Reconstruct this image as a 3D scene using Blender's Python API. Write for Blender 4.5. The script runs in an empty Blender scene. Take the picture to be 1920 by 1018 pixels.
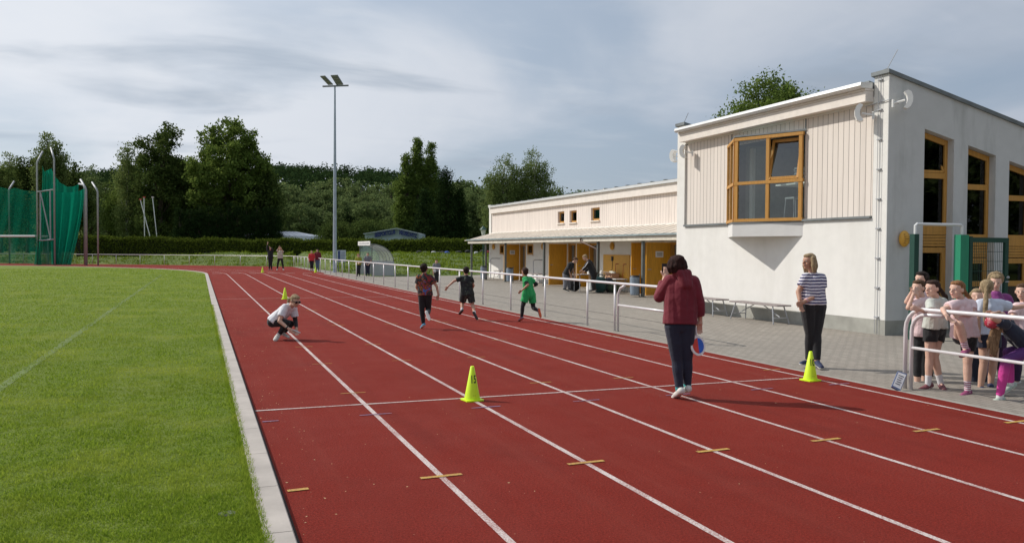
import bpy, math, random
import numpy as np
from mathutils import Vector, Matrix

S = bpy.context.scene
COL = S.collection
R_ = math.radians

# ------------------------------------------------------------------ camera
CAM = np.array([-0.5193, 0.0, 1.7283]); FPX = 1549.8
YAW, PITCH, ROLL = 0.3615, 0.02586, 0.00568
cf = np.array([math.sin(YAW)*math.cos(PITCH), math.cos(YAW)*math.cos(PITCH), -math.sin(PITCH)])
_r = np.array([math.cos(YAW), -math.sin(YAW), 0.0]); _u = np.cross(_r, cf)
cr = _r*math.cos(ROLL) + _u*math.sin(ROLL); cu = -_r*math.sin(ROLL) + _u*math.cos(ROLL)
cam_d = bpy.data.cameras.new('camera'); cam = bpy.data.objects.new('camera', cam_d); COL.objects.link(cam)
cam.matrix_world = Matrix(((cr[0], cu[0], -cf[0], CAM[0]), (cr[1], cu[1], -cf[1], CAM[1]), (cr[2], cu[2], -cf[2], CAM[2]), (0, 0, 0, 1)))
cam_d.sensor_fit = 'HORIZONTAL'; cam_d.sensor_width = 36.0; cam_d.lens = 36*FPX/1920
cam_d.clip_start = 0.05; cam_d.clip_end = 2000
S.camera = cam

def ray(px, py): return cf + cr*((px-960)/FPX) + cu*((509-py)/FPX)
def P3(px, py, D): return CAM + ray(px, py)*D                       # a point at distance D along the view axis
def G3(px, py, z=0.0):
    d = ray(px, py); return CAM + d*((z-CAM[2])/d[2])
def depth(p): return float((np.array(p, float)-CAM) @ cf)
def xy(px, D):                                                       # ground position under a bearing
    p = CAM + ray(px, 465)*D; return float(p[0]), float(p[1])

# ------------------------------------------------------------------ light
SUN_EL = R_(40.0); sx, sy = -0.786, 0.618                           # towards the sun
w = bpy.data.worlds.new('World'); S.world = w; w.use_nodes = True
nt = w.node_tree; nt.nodes.clear()
def N(t, **k):
    n = nt.nodes.new(t)
    for a, b in k.items(): setattr(n, a, b)
    return n
L = nt.links.new
out = N('ShaderNodeOutputWorld'); bg = N('ShaderNodeBackground'); bg.inputs['Strength'].default_value = 0.12
sky = N('ShaderNodeTexSky', sky_type='NISHITA'); sky.sun_disc = False; sky.sun_elevation = SUN_EL
sky.sun_rotation = math.atan2(sx, sy); sky.air_density = 1.0; sky.dust_density = 1.5; sky.ozone_density = 1.5
tc = N('ShaderNodeTexCoord'); sep = N('ShaderNodeSeparateXYZ'); L(tc.outputs['Generated'], sep.inputs[0])
zz = N('ShaderNodeMath', operation='MAXIMUM'); L(sep.outputs[2], zz.inputs[0]); zz.inputs[1].default_value = 0.0
za = N('ShaderNodeMath', operation='ADD'); L(zz.outputs[0], za.inputs[0]); za.inputs[1].default_value = 0.16
comb = N('ShaderNodeCombineXYZ')
for i in (0, 1):
    dv = N('ShaderNodeMath', operation='DIVIDE'); L(sep.outputs[i], dv.inputs[0]); L(za.outputs[0], dv.inputs[1]); L(dv.outputs[0], comb.inputs[i])
def cloud(scale, det, dist, lo, hi, rot, sc, rough=0.55):
    mp = N('ShaderNodeMapping'); L(comb.outputs[0], mp.inputs[0]); mp.inputs['Rotation'].default_value = (0, 0, rot); mp.inputs['Scale'].default_value = sc
    mp.inputs['Location'].default_value = (3.1, 1.7, 0)
    n = N('ShaderNodeTexNoise'); L(mp.outputs[0], n.inputs['Vector']); n.inputs['Scale'].default_value = scale
    n.inputs['Detail'].default_value = det; n.inputs['Distortion'].default_value = dist; n.inputs['Roughness'].default_value = rough
    m = N('ShaderNodeMapRange', interpolation_type='SMOOTHSTEP'); L(n.outputs[0], m.inputs[0]); m.inputs[1].default_value = lo; m.inputs[2].default_value = hi
    return m.outputs[0]
def mixc(fac, a, b):
    m = N('ShaderNodeMix', data_type='RGBA')
    if isinstance(fac, float): m.inputs[0].default_value = fac
    else: L(fac, m.inputs[0])
    for s_, v in ((6, a), (7, b)):
        if isinstance(v, tuple): m.inputs[s_].default_value = (*v, 1)
        else: L(v, m.inputs[s_])
    return m.outputs[2]
# position of a bearing relative to the sun: 0 away .. 1 towards it
dt = N('ShaderNodeVectorMath', operation='DOT_PRODUCT'); L(tc.outputs['Generated'], dt.inputs[0]); dt.inputs[1].default_value = (sx*math.cos(SUN_EL), sy*math.cos(SUN_EL), math.sin(SUN_EL))
tow = N('ShaderNodeMapRange', interpolation_type='SMOOTHSTEP'); L(dt.outputs['Value'], tow.inputs[0]); tow.inputs[1].default_value = -0.15; tow.inputs[2].default_value = 0.85
back = N('ShaderNodeMapRange', interpolation_type='SMOOTHSTEP'); L(dt.outputs['Value'], back.inputs[0]); back.inputs[1].default_value = -0.95; back.inputs[2].default_value = -0.10
veil = mixc(tow.outputs[0], mixc(back.outputs[0], (1.5, 1.95, 2.7), (2.55, 3.15, 4.0)), (4.7, 5.3, 6.1))      # thin grey-blue veil, brighter towards the sun
base_sky = mixc(0.78, sky.outputs[0], veil)
c1 = cloud(0.75, 6, 0.5, 0.36, 0.62, 0.5, (1.0, 0.7, 1), 0.5)
white = mixc(tow.outputs[0], mixc(back.outputs[0], (2.3, 2.6, 3.0), (4.0, 4.4, 5.1)), (6.7, 7.0, 7.5))
s1 = mixc(c1, base_sky, white)
c2 = cloud(1.5, 5, 0.4, 0.50, 0.74, 0.25, (0.7, 1.25, 1), 0.5)
grey = mixc(tow.outputs[0], mixc(back.outputs[0], (1.6, 1.9, 2.3), (2.7, 3.2, 3.9)), (3.7, 4.3, 5.1))
s2 = mixc(c2, s1, grey)
c3 = cloud(3.2, 6, 0.5, 0.48, 0.85, 0.1, (0.6, 1.4, 1), 0.55)
brt = mixc(tow.outputs[0], (4.7, 5.05, 5.6), (7.0, 7.2, 7.5))
m3 = N('ShaderNodeMath', operation='MULTIPLY'); L(c3, m3.inputs[0]); m3.inputs[1].default_value = 0.35
s3 = mixc(m3.outputs[0], s2, brt)
L(s3, bg.inputs[0]); L(bg.outputs[0], out.inputs[0])

sun_d = bpy.data.lights.new('sun', 'SUN'); sun_d.energy = 3.6; sun_d.angle = R_(0.6); sun_d.color = (1.0, 0.95, 0.87)
sun = bpy.data.objects.new('sun', sun_d); COL.objects.link(sun); sun.location = (-40, 30, 50)
sd = Vector((sx*math.cos(SUN_EL), sy*math.cos(SUN_EL), math.sin(SUN_EL)))
sun.rotation_euler = sd.to_track_quat('Z', 'Y').to_euler()
S.view_settings.view_transform = 'Standard'; S.view_settings.look = 'None'; S.view_settings.exposure = 0.0; S.view_settings.gamma = 1.0
S.render.engine = 'CYCLES'; S.cycles.max_bounces = 6; S.cycles.transparent_max_bounces = 24
S.cycles.use_denoising = True

# ------------------------------------------------------------------ materials
MATS = {}
class NB:                                                            # small node-tree helper
    def __init__(s, name):
        s.m = bpy.data.materials.new(name); s.m.use_nodes = True; s.t = s.m.node_tree
        s.b = s.t.nodes['Principled BSDF']; s.tc = s.t.nodes.new('ShaderNodeTexCoord')
    def n(s, t, **k):
        n = s.t.nodes.new(t)
        for a, b in k.items(): setattr(n, a, b)
        return n
    def l(s, a, b): s.t.links.new(a, b)
    def mapped(s, scale=(1, 1, 1), rot=(0, 0, 0), src='Object'):
        m = s.n('ShaderNodeMapping'); s.l(s.tc.outputs[src], m.inputs[0]); m.inputs['Scale'].default_value = scale; m.inputs['Rotation'].default_value = rot
        return m.outputs[0]
    def noise(s, scale, det=4, vec=None, rough=0.55, dist=0.0):
        n = s.n('ShaderNodeTexNoise'); n.inputs['Scale'].default_value = scale; n.inputs['Detail'].default_value = det
        n.inputs['Roughness'].default_value = rough; n.inputs['Distortion'].default_value = dist
        s.l(vec if vec is not None else s.tc.outputs['Object'], n.inputs['Vector']); return n.outputs[0]
    def rng(s, v, a, b, c=0.0, d=1.0, smooth=False):
        m = s.n('ShaderNodeMapRange'); m.inputs[1].default_value = a; m.inputs[2].default_value = b; m.inputs[3].default_value = c; m.inputs[4].default_value = d
        if smooth: m.interpolation_type = 'SMOOTHSTEP'
        s.l(v, m.inputs[0]); return m.outputs[0]
    def mix(s, fac, a, b):
        m = s.n('ShaderNodeMix', data_type='RGBA')
        if isinstance(fac, (int, float)): m.inputs[0].default_value = fac
        else: s.l(fac, m.inputs[0])
        for k, v in ((6, a), (7, b)):
            if isinstance(v, tuple): m.inputs[k].default_value = (*v, 1)
            else: s.l(v, m.inputs[k])
        return m.outputs[2]
    def math(s, op, a, b=None):
        m = s.n('ShaderNodeMath', operation=op)
        for k, v in ((0, a), (1, b)):
            if v is None: continue
            if isinstance(v, (int, float)): m.inputs[k].default_value = v
            else: s.l(v, m.inputs[k])
        return m.outputs[0]
    def bump(s, h, strength=0.3, dist=0.01):
        b = s.n('ShaderNodeBump'); b.inputs['Strength'].default_value = strength; b.inputs['Distance'].default_value = dist
        s.l(h, b.inputs['Height']); s.l(b.outputs[0], s.b.inputs['Normal'])
    def col(s, c): 
        if isinstance(c, tuple): s.b.inputs['Base Color'].default_value = (*c, 1)
        else: s.l(c, s.b.inputs['Base Color'])
    def rough(s, r): 
        if isinstance(r, (int, float)): s.b.inputs['Roughness'].default_value = r
        else: s.l(r, s.b.inputs['Roughness'])

def mat(name, c, rough=0.6, var=0.12, scale=6.0, bump=0.0, bscale=40.0, metal=0.0, bdist=0.005):
    if name in MATS: return MATS[name]
    b = NB(name); f = b.rng(b.noise(scale, 5), 0.3, 0.7)
    lo = tuple(x*(1-var) for x in c); hi = tuple(min(1, x*(1+var)) for x in c)
    b.col(b.mix(f, lo, hi)); b.rough(rough); b.b.inputs['Metallic'].default_value = metal
    if bump: b.bump(b.noise(bscale, 4), bump, bdist)
    MATS[name] = b.m; return b.m

def fabric(name, c, var=0.10):
    if name in MATS: return MATS[name]
    b = NB(name); f = b.rng(b.noise(9, 4), 0.3, 0.7)
    b.col(b.mix(f, tuple(x*(1-var) for x in c), tuple(min(1, x*(1+var)) for x in c))); b.rough(0.85)
    try: b.b.inputs['Sheen Weight'].default_value = 0.12
    except Exception: pass
    b.bump(b.noise(9, 3, None, 0.5, 0.6), 0.45, 0.022)
    MATS[name] = b.m; return b.m

def stripes(name, a, c, freq=21.0, duty=0.5, ax=2):
    b = NB(name); sp = b.n('ShaderNodeSeparateXYZ'); b.l(b.tc.outputs['Object'], sp.inputs[0])
    wob = b.math('MULTIPLY', b.noise(5, 2), 0.03)
    f = b.math('FRACT', b.math('MULTIPLY', b.math('ADD', sp.outputs[ax], wob), freq))
    b.col(b.mix(b.math('GREATER_THAN', f, duty), a, c)); b.rough(0.85); b.bump(b.noise(14, 3), 0.7, 0.03); return b.m

def blotch(name, cols, scale=11.0, base=None):
    b = NB(name); v = b.noise(scale, 3, None, 0.6, 0.8); r = b.n('ShaderNodeValToRGB'); r.color_ramp.interpolation = 'CONSTANT'
    e = r.color_ramp.elements
    while len(e) < len(cols): e.new(0.5)
    for k, (pos, c) in enumerate(cols): e[k].position = pos; e[k].color = (*c, 1)
    b.l(v, r.inputs[0]); b.col(r.outputs[0]); b.rough(0.8); b.bump(b.noise(14, 3), 0.7, 0.03); return b.m

# ------------------------------------------------------------------ mesh helpers
def tag(o, label=None, cat=None, group=None, kind=None):
    if label: o['label'] = label
    if cat: o['category'] = cat
    if group: o['group'] = group
    if kind: o['kind'] = kind
    return o
def empty(name, loc=(0, 0, 0), label=None, cat=None, group=None):
    o = bpy.data.objects.new(name, None); COL.objects.link(o); o.location = loc; o.empty_display_size = 0.2
    return tag(o, label, cat, group)
def link(name, me, parent=None, loc=None):
    o = bpy.data.objects.new(name, me); COL.objects.link(o)
    if parent is not None: o.parent = parent
    if loc is not None: o.location = loc
    return o

class MB:
    """Collects primitives in world coordinates; build() links ONE mesh relative to its parent's location."""
    def __init__(s): s.v = []; s.f = []; s.mi = []
    def add(s, vs, fs, m=0):
        k = len(s.v); s.v += [tuple(map(float, p)) for p in vs]; s.f += [tuple(i+k for i in f) for f in fs]; s.mi += [m]*len(fs); return s
    def box(s, x0, x1, y0, y1, z0, z1, m=0):
        vs = [(x, y, z) for z in (z0, z1) for y in (y0, y1) for x in (x0, x1)]
        return s.add(vs, [(0, 2, 3, 1), (4, 5, 7, 6), (0, 1, 5, 4), (2, 6, 7, 3), (0, 4, 6, 2), (1, 3, 7, 5)], m)
    def obox(s, p0, p1, wd, ht, m=0, up=(0, 0, 1)):                  # bar from p0 to p1
        a, b = np.array(p0, float), np.array(p1, float); t = (b-a)/np.linalg.norm(b-a); u0 = np.array(up, float)
        sdv = np.cross(t, u0); sdv /= np.linalg.norm(sdv); uv = np.cross(sdv, t); vs = []
        for q in (a, b):
            for i, j in ((-1, -1), (1, -1), (1, 1), (-1, 1)): vs.append(q+sdv*i*wd/2+uv*j*ht/2)
        return s.add(vs, [(0, 3, 2, 1), (4, 5, 6, 7), (0, 1, 5, 4), (1, 2, 6, 5), (2, 3, 7, 6), (3, 0, 4, 7)], m)
    def tube(s, pts, rad, n=10, m=0):
        pts = [np.array(p, float) for p in pts]
        if not hasattr(rad, '__len__'): rad = [rad]*len(pts)
        t0 = pts[1]-pts[0]; ref = np.array([0, 0, 1.0]) if abs(t0[2]) < 0.9*np.linalg.norm(t0) else np.array([1.0, 0, 0])
        vs = []
        for i, p in enumerate(pts):
            t = pts[min(i+1, len(pts)-1)]-pts[max(i-1, 0)]; t = t/np.linalg.norm(t)
            a = np.cross(t, ref); a /= np.linalg.norm(a); b = np.cross(a, t); ref = b if abs(b @ t) < .5 else ref
            for k in range(n):
                q = 2*math.pi*k/n; vs.append(p+(a*math.cos(q)+b*math.sin(q))*rad[i])
        fs = []
        for i in range(len(pts)-1):
            for k in range(n):
                k2 = (k+1) % n; fs.append((i*n+k, i*n+k2, (i+1)*n+k2, (i+1)*n+k))
        fs.append(tuple(range(n))[::-1]); e = (len(pts)-1)*n; fs.append(tuple(e+k for k in range(n)))
        return s.add(vs, [f[::-1] for f in fs], m)
    def prism(s, poly, z0, z1, m=0):                                # poly: ccw xy list; z may be callables
        n = len(poly); f0 = z0 if callable(z0) else (lambda x, y: z0); f1 = z1 if callable(z1) else (lambda x, y: z1)
        vs = [(x, y, f0(x, y)) for x, y in poly]+[(x, y, f1(x, y)) for x, y in poly]
        return s.add(vs, [tuple(range(n))[::-1], tuple(range(n, 2*n))]+[(i, (i+1) % n, n+(i+1) % n, n+i) for i in range(n)], m)
    def ell(s, c, r, m=0, nu=14, nv=9, rot=None):
        vs = []; c = np.array(c, float)
        for j in range(nv+1):
            th = math.pi*j/nv
            for i in range(nu):
                ph = 2*math.pi*i/nu; v = np.array([math.sin(th)*math.cos(ph)*r[0], math.sin(th)*math.sin(ph)*r[1], math.cos(th)*r[2]])
                vs.append(c+(rot @ v if rot is not None else v))
        fs = [(j*nu+i, (j+1)*nu+i, (j+1)*nu+(i+1) % nu, j*nu+(i+1) % nu) for j in range(nv) for i in range(nu)]
        return s.add(vs, fs, m)
    def build(s, name, mats, parent=None, loc=None, smooth=False, merge=False):
        o0 = np.array(parent.location[:]) if parent is not None and loc is None else (np.array(loc, float) if loc is not None else np.zeros(3))
        if parent is not None and parent.parent is not None: o0 = o0+np.array(parent.parent.location[:])
        me = bpy.data.meshes.new(name); me.from_pydata([tuple(np.array(v)-o0) for v in s.v], [], s.f)
        if not isinstance(mats, (list, tuple)): mats = [mats]
        for m in mats: me.materials.append(m)
        if len(mats) > 1: me.polygons.foreach_set('material_index', s.mi)
        if smooth: me.polygons.foreach_set('use_smooth', [True]*len(s.f))
        me.validate(); me.update()
        return link(name, me, parent, loc if parent is None else None)

def np_mesh(name, V, F, mats, mi=None, parent=None, loc=None, smooth=False):
    V = np.asarray(V, np.float32); F = np.asarray(F, np.int32); k = F.shape[1]
    me = bpy.data.meshes.new(name); me.vertices.add(len(V)); me.vertices.foreach_set('co', V.ravel())
    me.loops.add(F.size); me.loops.foreach_set('vertex_index', F.ravel())
    me.polygons.add(len(F)); me.polygons.foreach_set('loop_start', np.arange(0, F.size, k, dtype=np.int32)); me.polygons.foreach_set('loop_total', np.full(len(F), k, np.int32))
    for m in (mats if isinstance(mats, (list, tuple)) else [mats]): me.materials.append(m)
    if mi is not None: me.polygons.foreach_set('material_index', np.asarray(mi, np.int32))
    if smooth: me.polygons.foreach_set('use_smooth', np.ones(len(F), bool))
    me.update(calc_edges=True); me.validate()
    return link(name, me, parent, loc)

def text_part(name, body, size, m, parent, origin, xdir, ydir, ext=0.004, bold=0.0, align='CENTER', ys=1.0):
    cu_ = bpy.data.curves.new(name, 'FONT'); cu_.body = body; cu_.size = size; cu_.extrude = ext; cu_.offset = bold
    cu_.align_x = align; cu_.align_y = 'CENTER'; cu_.resolution_u = 3
    o = bpy.data.objects.new('tmp_text', cu_); COL.objects.link(o); bpy.context.view_layer.update()
    me = bpy.data.meshes.new_from_object(o.evaluated_get(bpy.context.evaluated_depsgraph_get())); me.name = name
    bpy.data.objects.remove(o)
    X = Vector(xdir).normalized(); Y = Vector(ydir).normalized(); Z = X.cross(Y)
    M = Matrix((( X.x, Y.x, Z.x, origin[0]), (X.y, Y.y, Z.y, origin[1]), (X.z, Y.z, Z.z, origin[2]), (0, 0, 0, 1)))
    me.transform(Matrix.Diagonal((1, ys, 1, 1))); me.transform(M)
    if parent is not None: me.transform(Matrix.Translation(-Vector(parent.location)))
    me.materials.clear(); me.materials.append(m)
    return link(name, me, parent)
# ================================================================== materials of the place
def m_track():
    b = NB('red_rubber_track'); big = b.rng(b.noise(0.5, 4), 0.3, 0.7); fine = b.rng(b.noise(62, 5, None, 0.85), 0.34, 0.66); mid = b.rng(b.noise(2.2, 6, None, 0.65), 0.42, 0.72)
    c = b.mix(fine, (0.070, 0.007, 0.005), (0.325, 0.036, 0.023)); c = b.mix(b.math('MULTIPLY', big, 0.32), c, (0.140, 0.018, 0.012)); c = b.mix(b.math('MULTIPLY', mid, 0.16), c, (0.25, 0.048, 0.034)); st_ = b.rng(b.noise(0.9, 7, b.mapped((1, .5, 1)), 0.7, .5), .55, .75, 0, .35); c = b.mix(st_, c, (0.085, 0.014, 0.010)); ln2 = b.noise(1.0, 5, b.mapped((2.6, 0.10, 1)), .6); c = b.mix(b.rng(ln2, .50, .72, 0, .30), c, (0.23, 0.050, 0.036)); c = b.mix(b.rng(b.noise(1.0, 5, b.mapped((1.7, 0.16, 1), (0, 0, .04)), .65), .54, .74, 0, .35), c, (0.105, 0.014, 0.010))
    sp = b.n('ShaderNodeTexVoronoi'); sp.inputs['Scale'].default_value = 9.0; b.l(b.tc.outputs['Object'], sp.inputs['Vector'])
    dots = b.rng(sp.outputs['Distance'], 0.03, 0.05, 1, 0); keep = b.math('GREATER_THAN', b.noise(1.7, 2), 0.52); c = b.mix(b.math('MULTIPLY', b.math('MULTIPLY', dots, keep), 0.55), c, (0.55, 0.33, 0.24))
    b.col(c); b.rough(b.rng(b.noise(1.3, 3), 0.3, 0.7, 0.80, 0.95)); b.b.inputs['Specular IOR Level'].default_value = 0.10
    b.bump(b.noise(70, 5, None, .8), 1.0, 0.010); return b.m
def m_paint(name, c, wear=0.45):
    b = NB(name); f = b.noise(70, 4, None, 0.85); g = b.noise(2.2, 5)
    fac = b.rng(b.math('ADD', f, b.math('MULTIPLY', g, 0.35)), wear, wear+0.20); b.col(b.mix(fac, (0.24, 0.06, 0.05), c)); b.rough(0.7); b.bump(b.noise(230, 3), 0.6, 0.004); return b.m
def m_grass():
    b = NB('mown_grass'); v = b.mapped((1, 0.45, 1)); fine = b.noise(75, 4, v, 0.7); mid = b.noise(1.1, 5); big = b.noise(0.13, 4)
    c = b.mix(b.rng(fine, 0.3, 0.7), (0.075, 0.125, 0.010), (0.215, 0.285, 0.035)); c = b.mix(b.rng(mid, 0.45, 0.75, 0, 0.45), c, (0.23, 0.26, 0.055)); c = b.mix(b.rng(big, 0.4, 0.65, 0, 0.35), c, (0.13, 0.19, 0.022))
    spx = b.n('ShaderNodeSeparateXYZ'); b.l(b.tc.outputs['Object'], spx.inputs[0])
    sw = b.n('ShaderNodeTexWave'); sw.wave_type = 'BANDS'; sw.bands_direction = 'X'; sw.inputs['Scale'].default_value = 0.16; sw.inputs['Distortion'].default_value = 0.6; b.l(b.tc.outputs['Object'], sw.inputs['Vector'])
    c = b.mix(b.rng(sw.outputs['Fac'], 0.4, 0.6, 0, 0.10), c, (0.22, 0.25, 0.07))
    b.col(c); b.rough(0.9); b.b.inputs['Specular IOR Level'].default_value = 0.2; b.bump(b.noise(60, 4, v, 0.7), 1.0, 0.035); return b.m
def m_bank():
    b = NB('rough_bank_grass'); fine = b.noise(9, 6, None, 0.7); mid = b.noise(0.35, 4)
    c = b.mix(b.rng(fine, 0.35, 0.68), (0.035, 0.07, 0.008), (0.17, 0.23, 0.03)); c = b.mix(b.rng(mid, 0.5, 0.72, 0, 0.5), c, (0.24, 0.26, 0.05)); b.col(c); b.rough(0.9)
    b.bump(b.noise(6, 5, None, 0.7), 1.0, 0.25); return b.m
def m_paving():
    b = NB('grey_block_paving'); br = b.n('ShaderNodeTexBrick'); v = b.mapped((1, 1, 1), (0, 0, R_(90))); b.l(v, br.inputs['Vector'])
    br.inputs['Scale'].default_value = 1.0; br.inputs['Brick Width'].default_value = 0.20; br.inputs['Row Height'].default_value = 0.10; br.inputs['Mortar Size'].default_value = 0.008; br.inputs['Mortar Smooth'].default_value = 0.3
    br.inputs['Color1'].default_value = (0.235, 0.205, 0.172, 1); br.inputs['Color2'].default_value = (0.315, 0.278, 0.236, 1); br.inputs['Mortar'].default_value = (0.10, 0.095, 0.075, 1)
    c = b.mix(b.rng(b.noise(0.45, 5, None, 0.6), 0.42, 0.68, 0, 0.55), br.outputs[0], (0.195, 0.172, 0.145)); c = b.mix(b.rng(b.noise(50, 3), 0.3, 0.7, 0, 0.35), c, (0.35, 0.32, 0.28))
    b.col(c); b.rough(0.85); h = b.math('ADD', b.rng(br.outputs['Fac'], 0, 1, 0.6, 0), b.math('MULTIPLY', b.noise(2.5, 4), 0.6)); b.bump(h, 0.7, 0.012); return b.m
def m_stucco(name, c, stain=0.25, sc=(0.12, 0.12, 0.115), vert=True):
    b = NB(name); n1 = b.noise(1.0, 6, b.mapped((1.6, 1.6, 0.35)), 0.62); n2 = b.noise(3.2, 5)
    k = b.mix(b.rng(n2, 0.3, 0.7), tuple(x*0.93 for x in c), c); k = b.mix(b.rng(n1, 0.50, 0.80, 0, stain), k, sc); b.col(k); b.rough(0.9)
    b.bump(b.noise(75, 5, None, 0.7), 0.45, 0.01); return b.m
def m_boards(name, c, ax, step, dark=(0.16, 0.13, 0.11), dirt=0.2):
    b = NB(name); sp = b.n('ShaderNodeSeparateXYZ'); b.l(b.tc.outputs['Object'], sp.inputs[0]); q = b.math('MULTIPLY', sp.outputs[ax], 1/step)
    f = b.math('FRACT', q); fl = b.math('FLOOR', q); wn = b.n('ShaderNodeTexWhiteNoise'); wn.noise_dimensions = '1D'; b.l(fl, wn.inputs['W'])
    k = b.mix(wn.outputs[0], tuple(x*0.95 for x in c), tuple(min(1, x*1.03) for x in c))
    st = b.noise(2.2, 6, b.mapped((3, 3, 0.35)), 0.65); k = b.mix(b.rng(st, 0.52, 0.8, 0, dirt), k, (0.30, 0.24, 0.20))
    k = b.mix(b.math('LESS_THAN', f, 0.06), k, dark); b.col(k); b.rough(0.7); b.bump(b.rng(f, 0.0, 0.09, 0, 1), 0.8, 0.012); return b.m
def m_leaf(name, a, c, trans=0.35, patch=None):
    b = NB(name); g = b.n('ShaderNodeNewGeometry'); k = b.mix(g.outputs['Random Per Island'], a, c); big = b.rng(b.noise(0.6, 3), 0.35, 0.7, 0, 0.5)
    k = b.mix(big, k, tuple((x+y)*0.42 for x, y in zip(a, c)))
    if patch: k = b.mix(b.rng(b.noise(0.55, 5, None, .6), .46, .66, 0, .75), k, patch); k = b.mix(b.rng(b.noise(0.9, 4, b.mapped((1, 1, 1), (0, 0, 1))), .52, .7, 0, .55), k, tuple(x*.55 for x in c))
    d = b.n('ShaderNodeBsdfDiffuse'); t = b.n('ShaderNodeBsdfTranslucent'); gl = b.n('ShaderNodeBsdfGlossy'); gl.inputs['Roughness'].default_value = 0.45; mx = b.n('ShaderNodeMixShader'); mg = b.n('ShaderNodeMixShader')
    b.l(k, d.inputs[0]); hs = b.n('ShaderNodeHueSaturation'); hs.inputs['Saturation'].default_value = 1.0; hs.inputs['Value'].default_value = 1.3; hs.inputs['Hue'].default_value = 0.485; b.l(k, hs.inputs['Color']); b.l(hs.outputs[0], t.inputs[0])
    mx.inputs[0].default_value = trans;  b.l(d.outputs[0], mx.inputs[1]); b.l(t.outputs[0], mx.inputs[2]); mg.inputs[0].default_value = 0.0; b.l(mx.outputs[0], mg.inputs[1]); b.l(gl.outputs[0], mg.inputs[2])
    b.t.nodes.remove(b.b); o = [n for n in b.t.nodes if n.type == 'OUTPUT_MATERIAL'][0]; b.l(mg.outputs[0], o.inputs[0]); return b.m
def m_glass(name, tint=(0.75, 0.82, 0.80), refl=0.14):
    b = NB(name); t = b.n('ShaderNodeBsdfTransparent'); t.inputs[0].default_value = (*tint, 1); g = b.n('ShaderNodeBsdfGlossy'); g.inputs['Roughness'].default_value = 0.02
    fr = b.n('ShaderNodeFresnel'); fr.inputs[0].default_value = 1.5; f = b.math('ADD', fr.outputs[0], refl-0.04); mx = b.n('ShaderNodeMixShader'); b.l(f, mx.inputs[0]); b.l(t.outputs[0], mx.inputs[1]); b.l(g.outputs[0], mx.inputs[2])
    b.t.nodes.remove(b.b); o = [n for n in b.t.nodes if n.type == 'OUTPUT_MATERIAL'][0]; b.l(mx.outputs[0], o.inputs[0]); return b.m
def m_net(name, c, cover):
    b = NB(name); v = b.noise(1.1, 4); t = b.n('ShaderNodeBsdfTransparent'); d = b.n('ShaderNodeBsdfDiffuse'); tr = b.n('ShaderNodeBsdfTranslucent'); md = b.n('ShaderNodeMixShader'); md.inputs[0].default_value = 0.5
    for q in (d, tr): q.inputs[0].default_value = (*c, 1)
    b.l(d.outputs[0], md.inputs[1]); b.l(tr.outputs[0], md.inputs[2]); mx = b.n('ShaderNodeMixShader'); b.l(b.rng(v, 0.3, 0.7, cover-0.1, cover+0.08), mx.inputs[0]); b.l(t.outputs[0], mx.inputs[1]); b.l(md.outputs[0], mx.inputs[2])
    b.t.nodes.remove(b.b); o = [n for n in b.t.nodes if n.type == 'OUTPUT_MATERIAL'][0]; b.l(mx.outputs[0], o.inputs[0]); return b.m
def m_wood(name, c, ax=2):
    b = NB(name); sc = [14, 14, 14]; sc[ax] = 1.1; g = b.noise(2.2, 5, b.mapped(tuple(sc)), 0.6); k = b.mix(b.rng(g, 0.3, 0.7), tuple(x*0.82 for x in c), tuple(x*1.12 for x in c)); b.col(k); b.rough(0.5); b.bump(g, 0.2, 0.004); return b.m

M_TRACK = m_track(); M_WHITE = m_paint('worn_white_paint', (0.60, 0.53, 0.50), 0.545); M_YEL = m_paint('worn_yellow_paint', (0.50, 0.31, 0.055), 0.50); M_BLUE = m_paint('worn_blue_paint', (0.18, 0.15, 0.29), 0.54)
M_GRASS = m_grass(); M_BANK = m_bank(); M_PAVE = m_paving()
M_KERB = mat('pale_concrete', (0.40, 0.36, 0.325), 0.85, 0.14, 3.0, 0.4, 60)
M_CONC = mat('grey_concrete', (0.32, 0.315, 0.28), 0.9, 0.2, 2.2, 0.4, 50)
M_STUC = m_stucco('white_render', (0.755, 0.74, 0.705), 0.24, (0.45, 0.43, 0.38)); M_STUCS = m_stucco('shade_darkened_stained_render', (0.60, 0.60, 0.585), 0.60, (0.20, 0.21, 0.185))  # second render is the gable copy: shade darkened into its base, plus stains
M_STUCL = m_stucco('cream_render', (0.80, 0.78, 0.73), 0.10, (0.4, 0.36, 0.3))
M_BOARD = m_boards('whitewashed_boards', (0.70, 0.635, 0.575), 1, 0.165, (0.10, 0.08, 0.07)); M_BOARD2 = m_boards('weathered_whitewashed_boards', (0.74, 0.66, 0.60), 1, 0.21, (0.28, 0.23, 0.20), 0.35)
M_FASC = mat('cream_painted_wood', (0.74, 0.68, 0.62), 0.6, 0.06, 4, 0.15, 30); M_SHEET = mat('white_sheet_metal', (0.72, 0.72, 0.71), 0.35, 0.06, 2, 0, 1, 0.3)
M_ZINC = mat('dull_zinc_sheet', (0.20, 0.215, 0.22), 0.5, 0.2, 3, 0.1, 8, 0.4); M_ZINC2 = mat('pale_zinc_gutter', (0.30, 0.36, 0.37), 0.5, 0.2, 3, 0.1, 8, 0.3)
M_WOODW = m_wood('honey_wood', (0.52, 0.26, 0.055)); M_DOOR = m_wood('ochre_painted_door', (0.64, 0.31, 0.022)); M_OCH = mat('ochre_paint', (0.66, 0.35, 0.045), 0.5, 0.08, 5)
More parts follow.
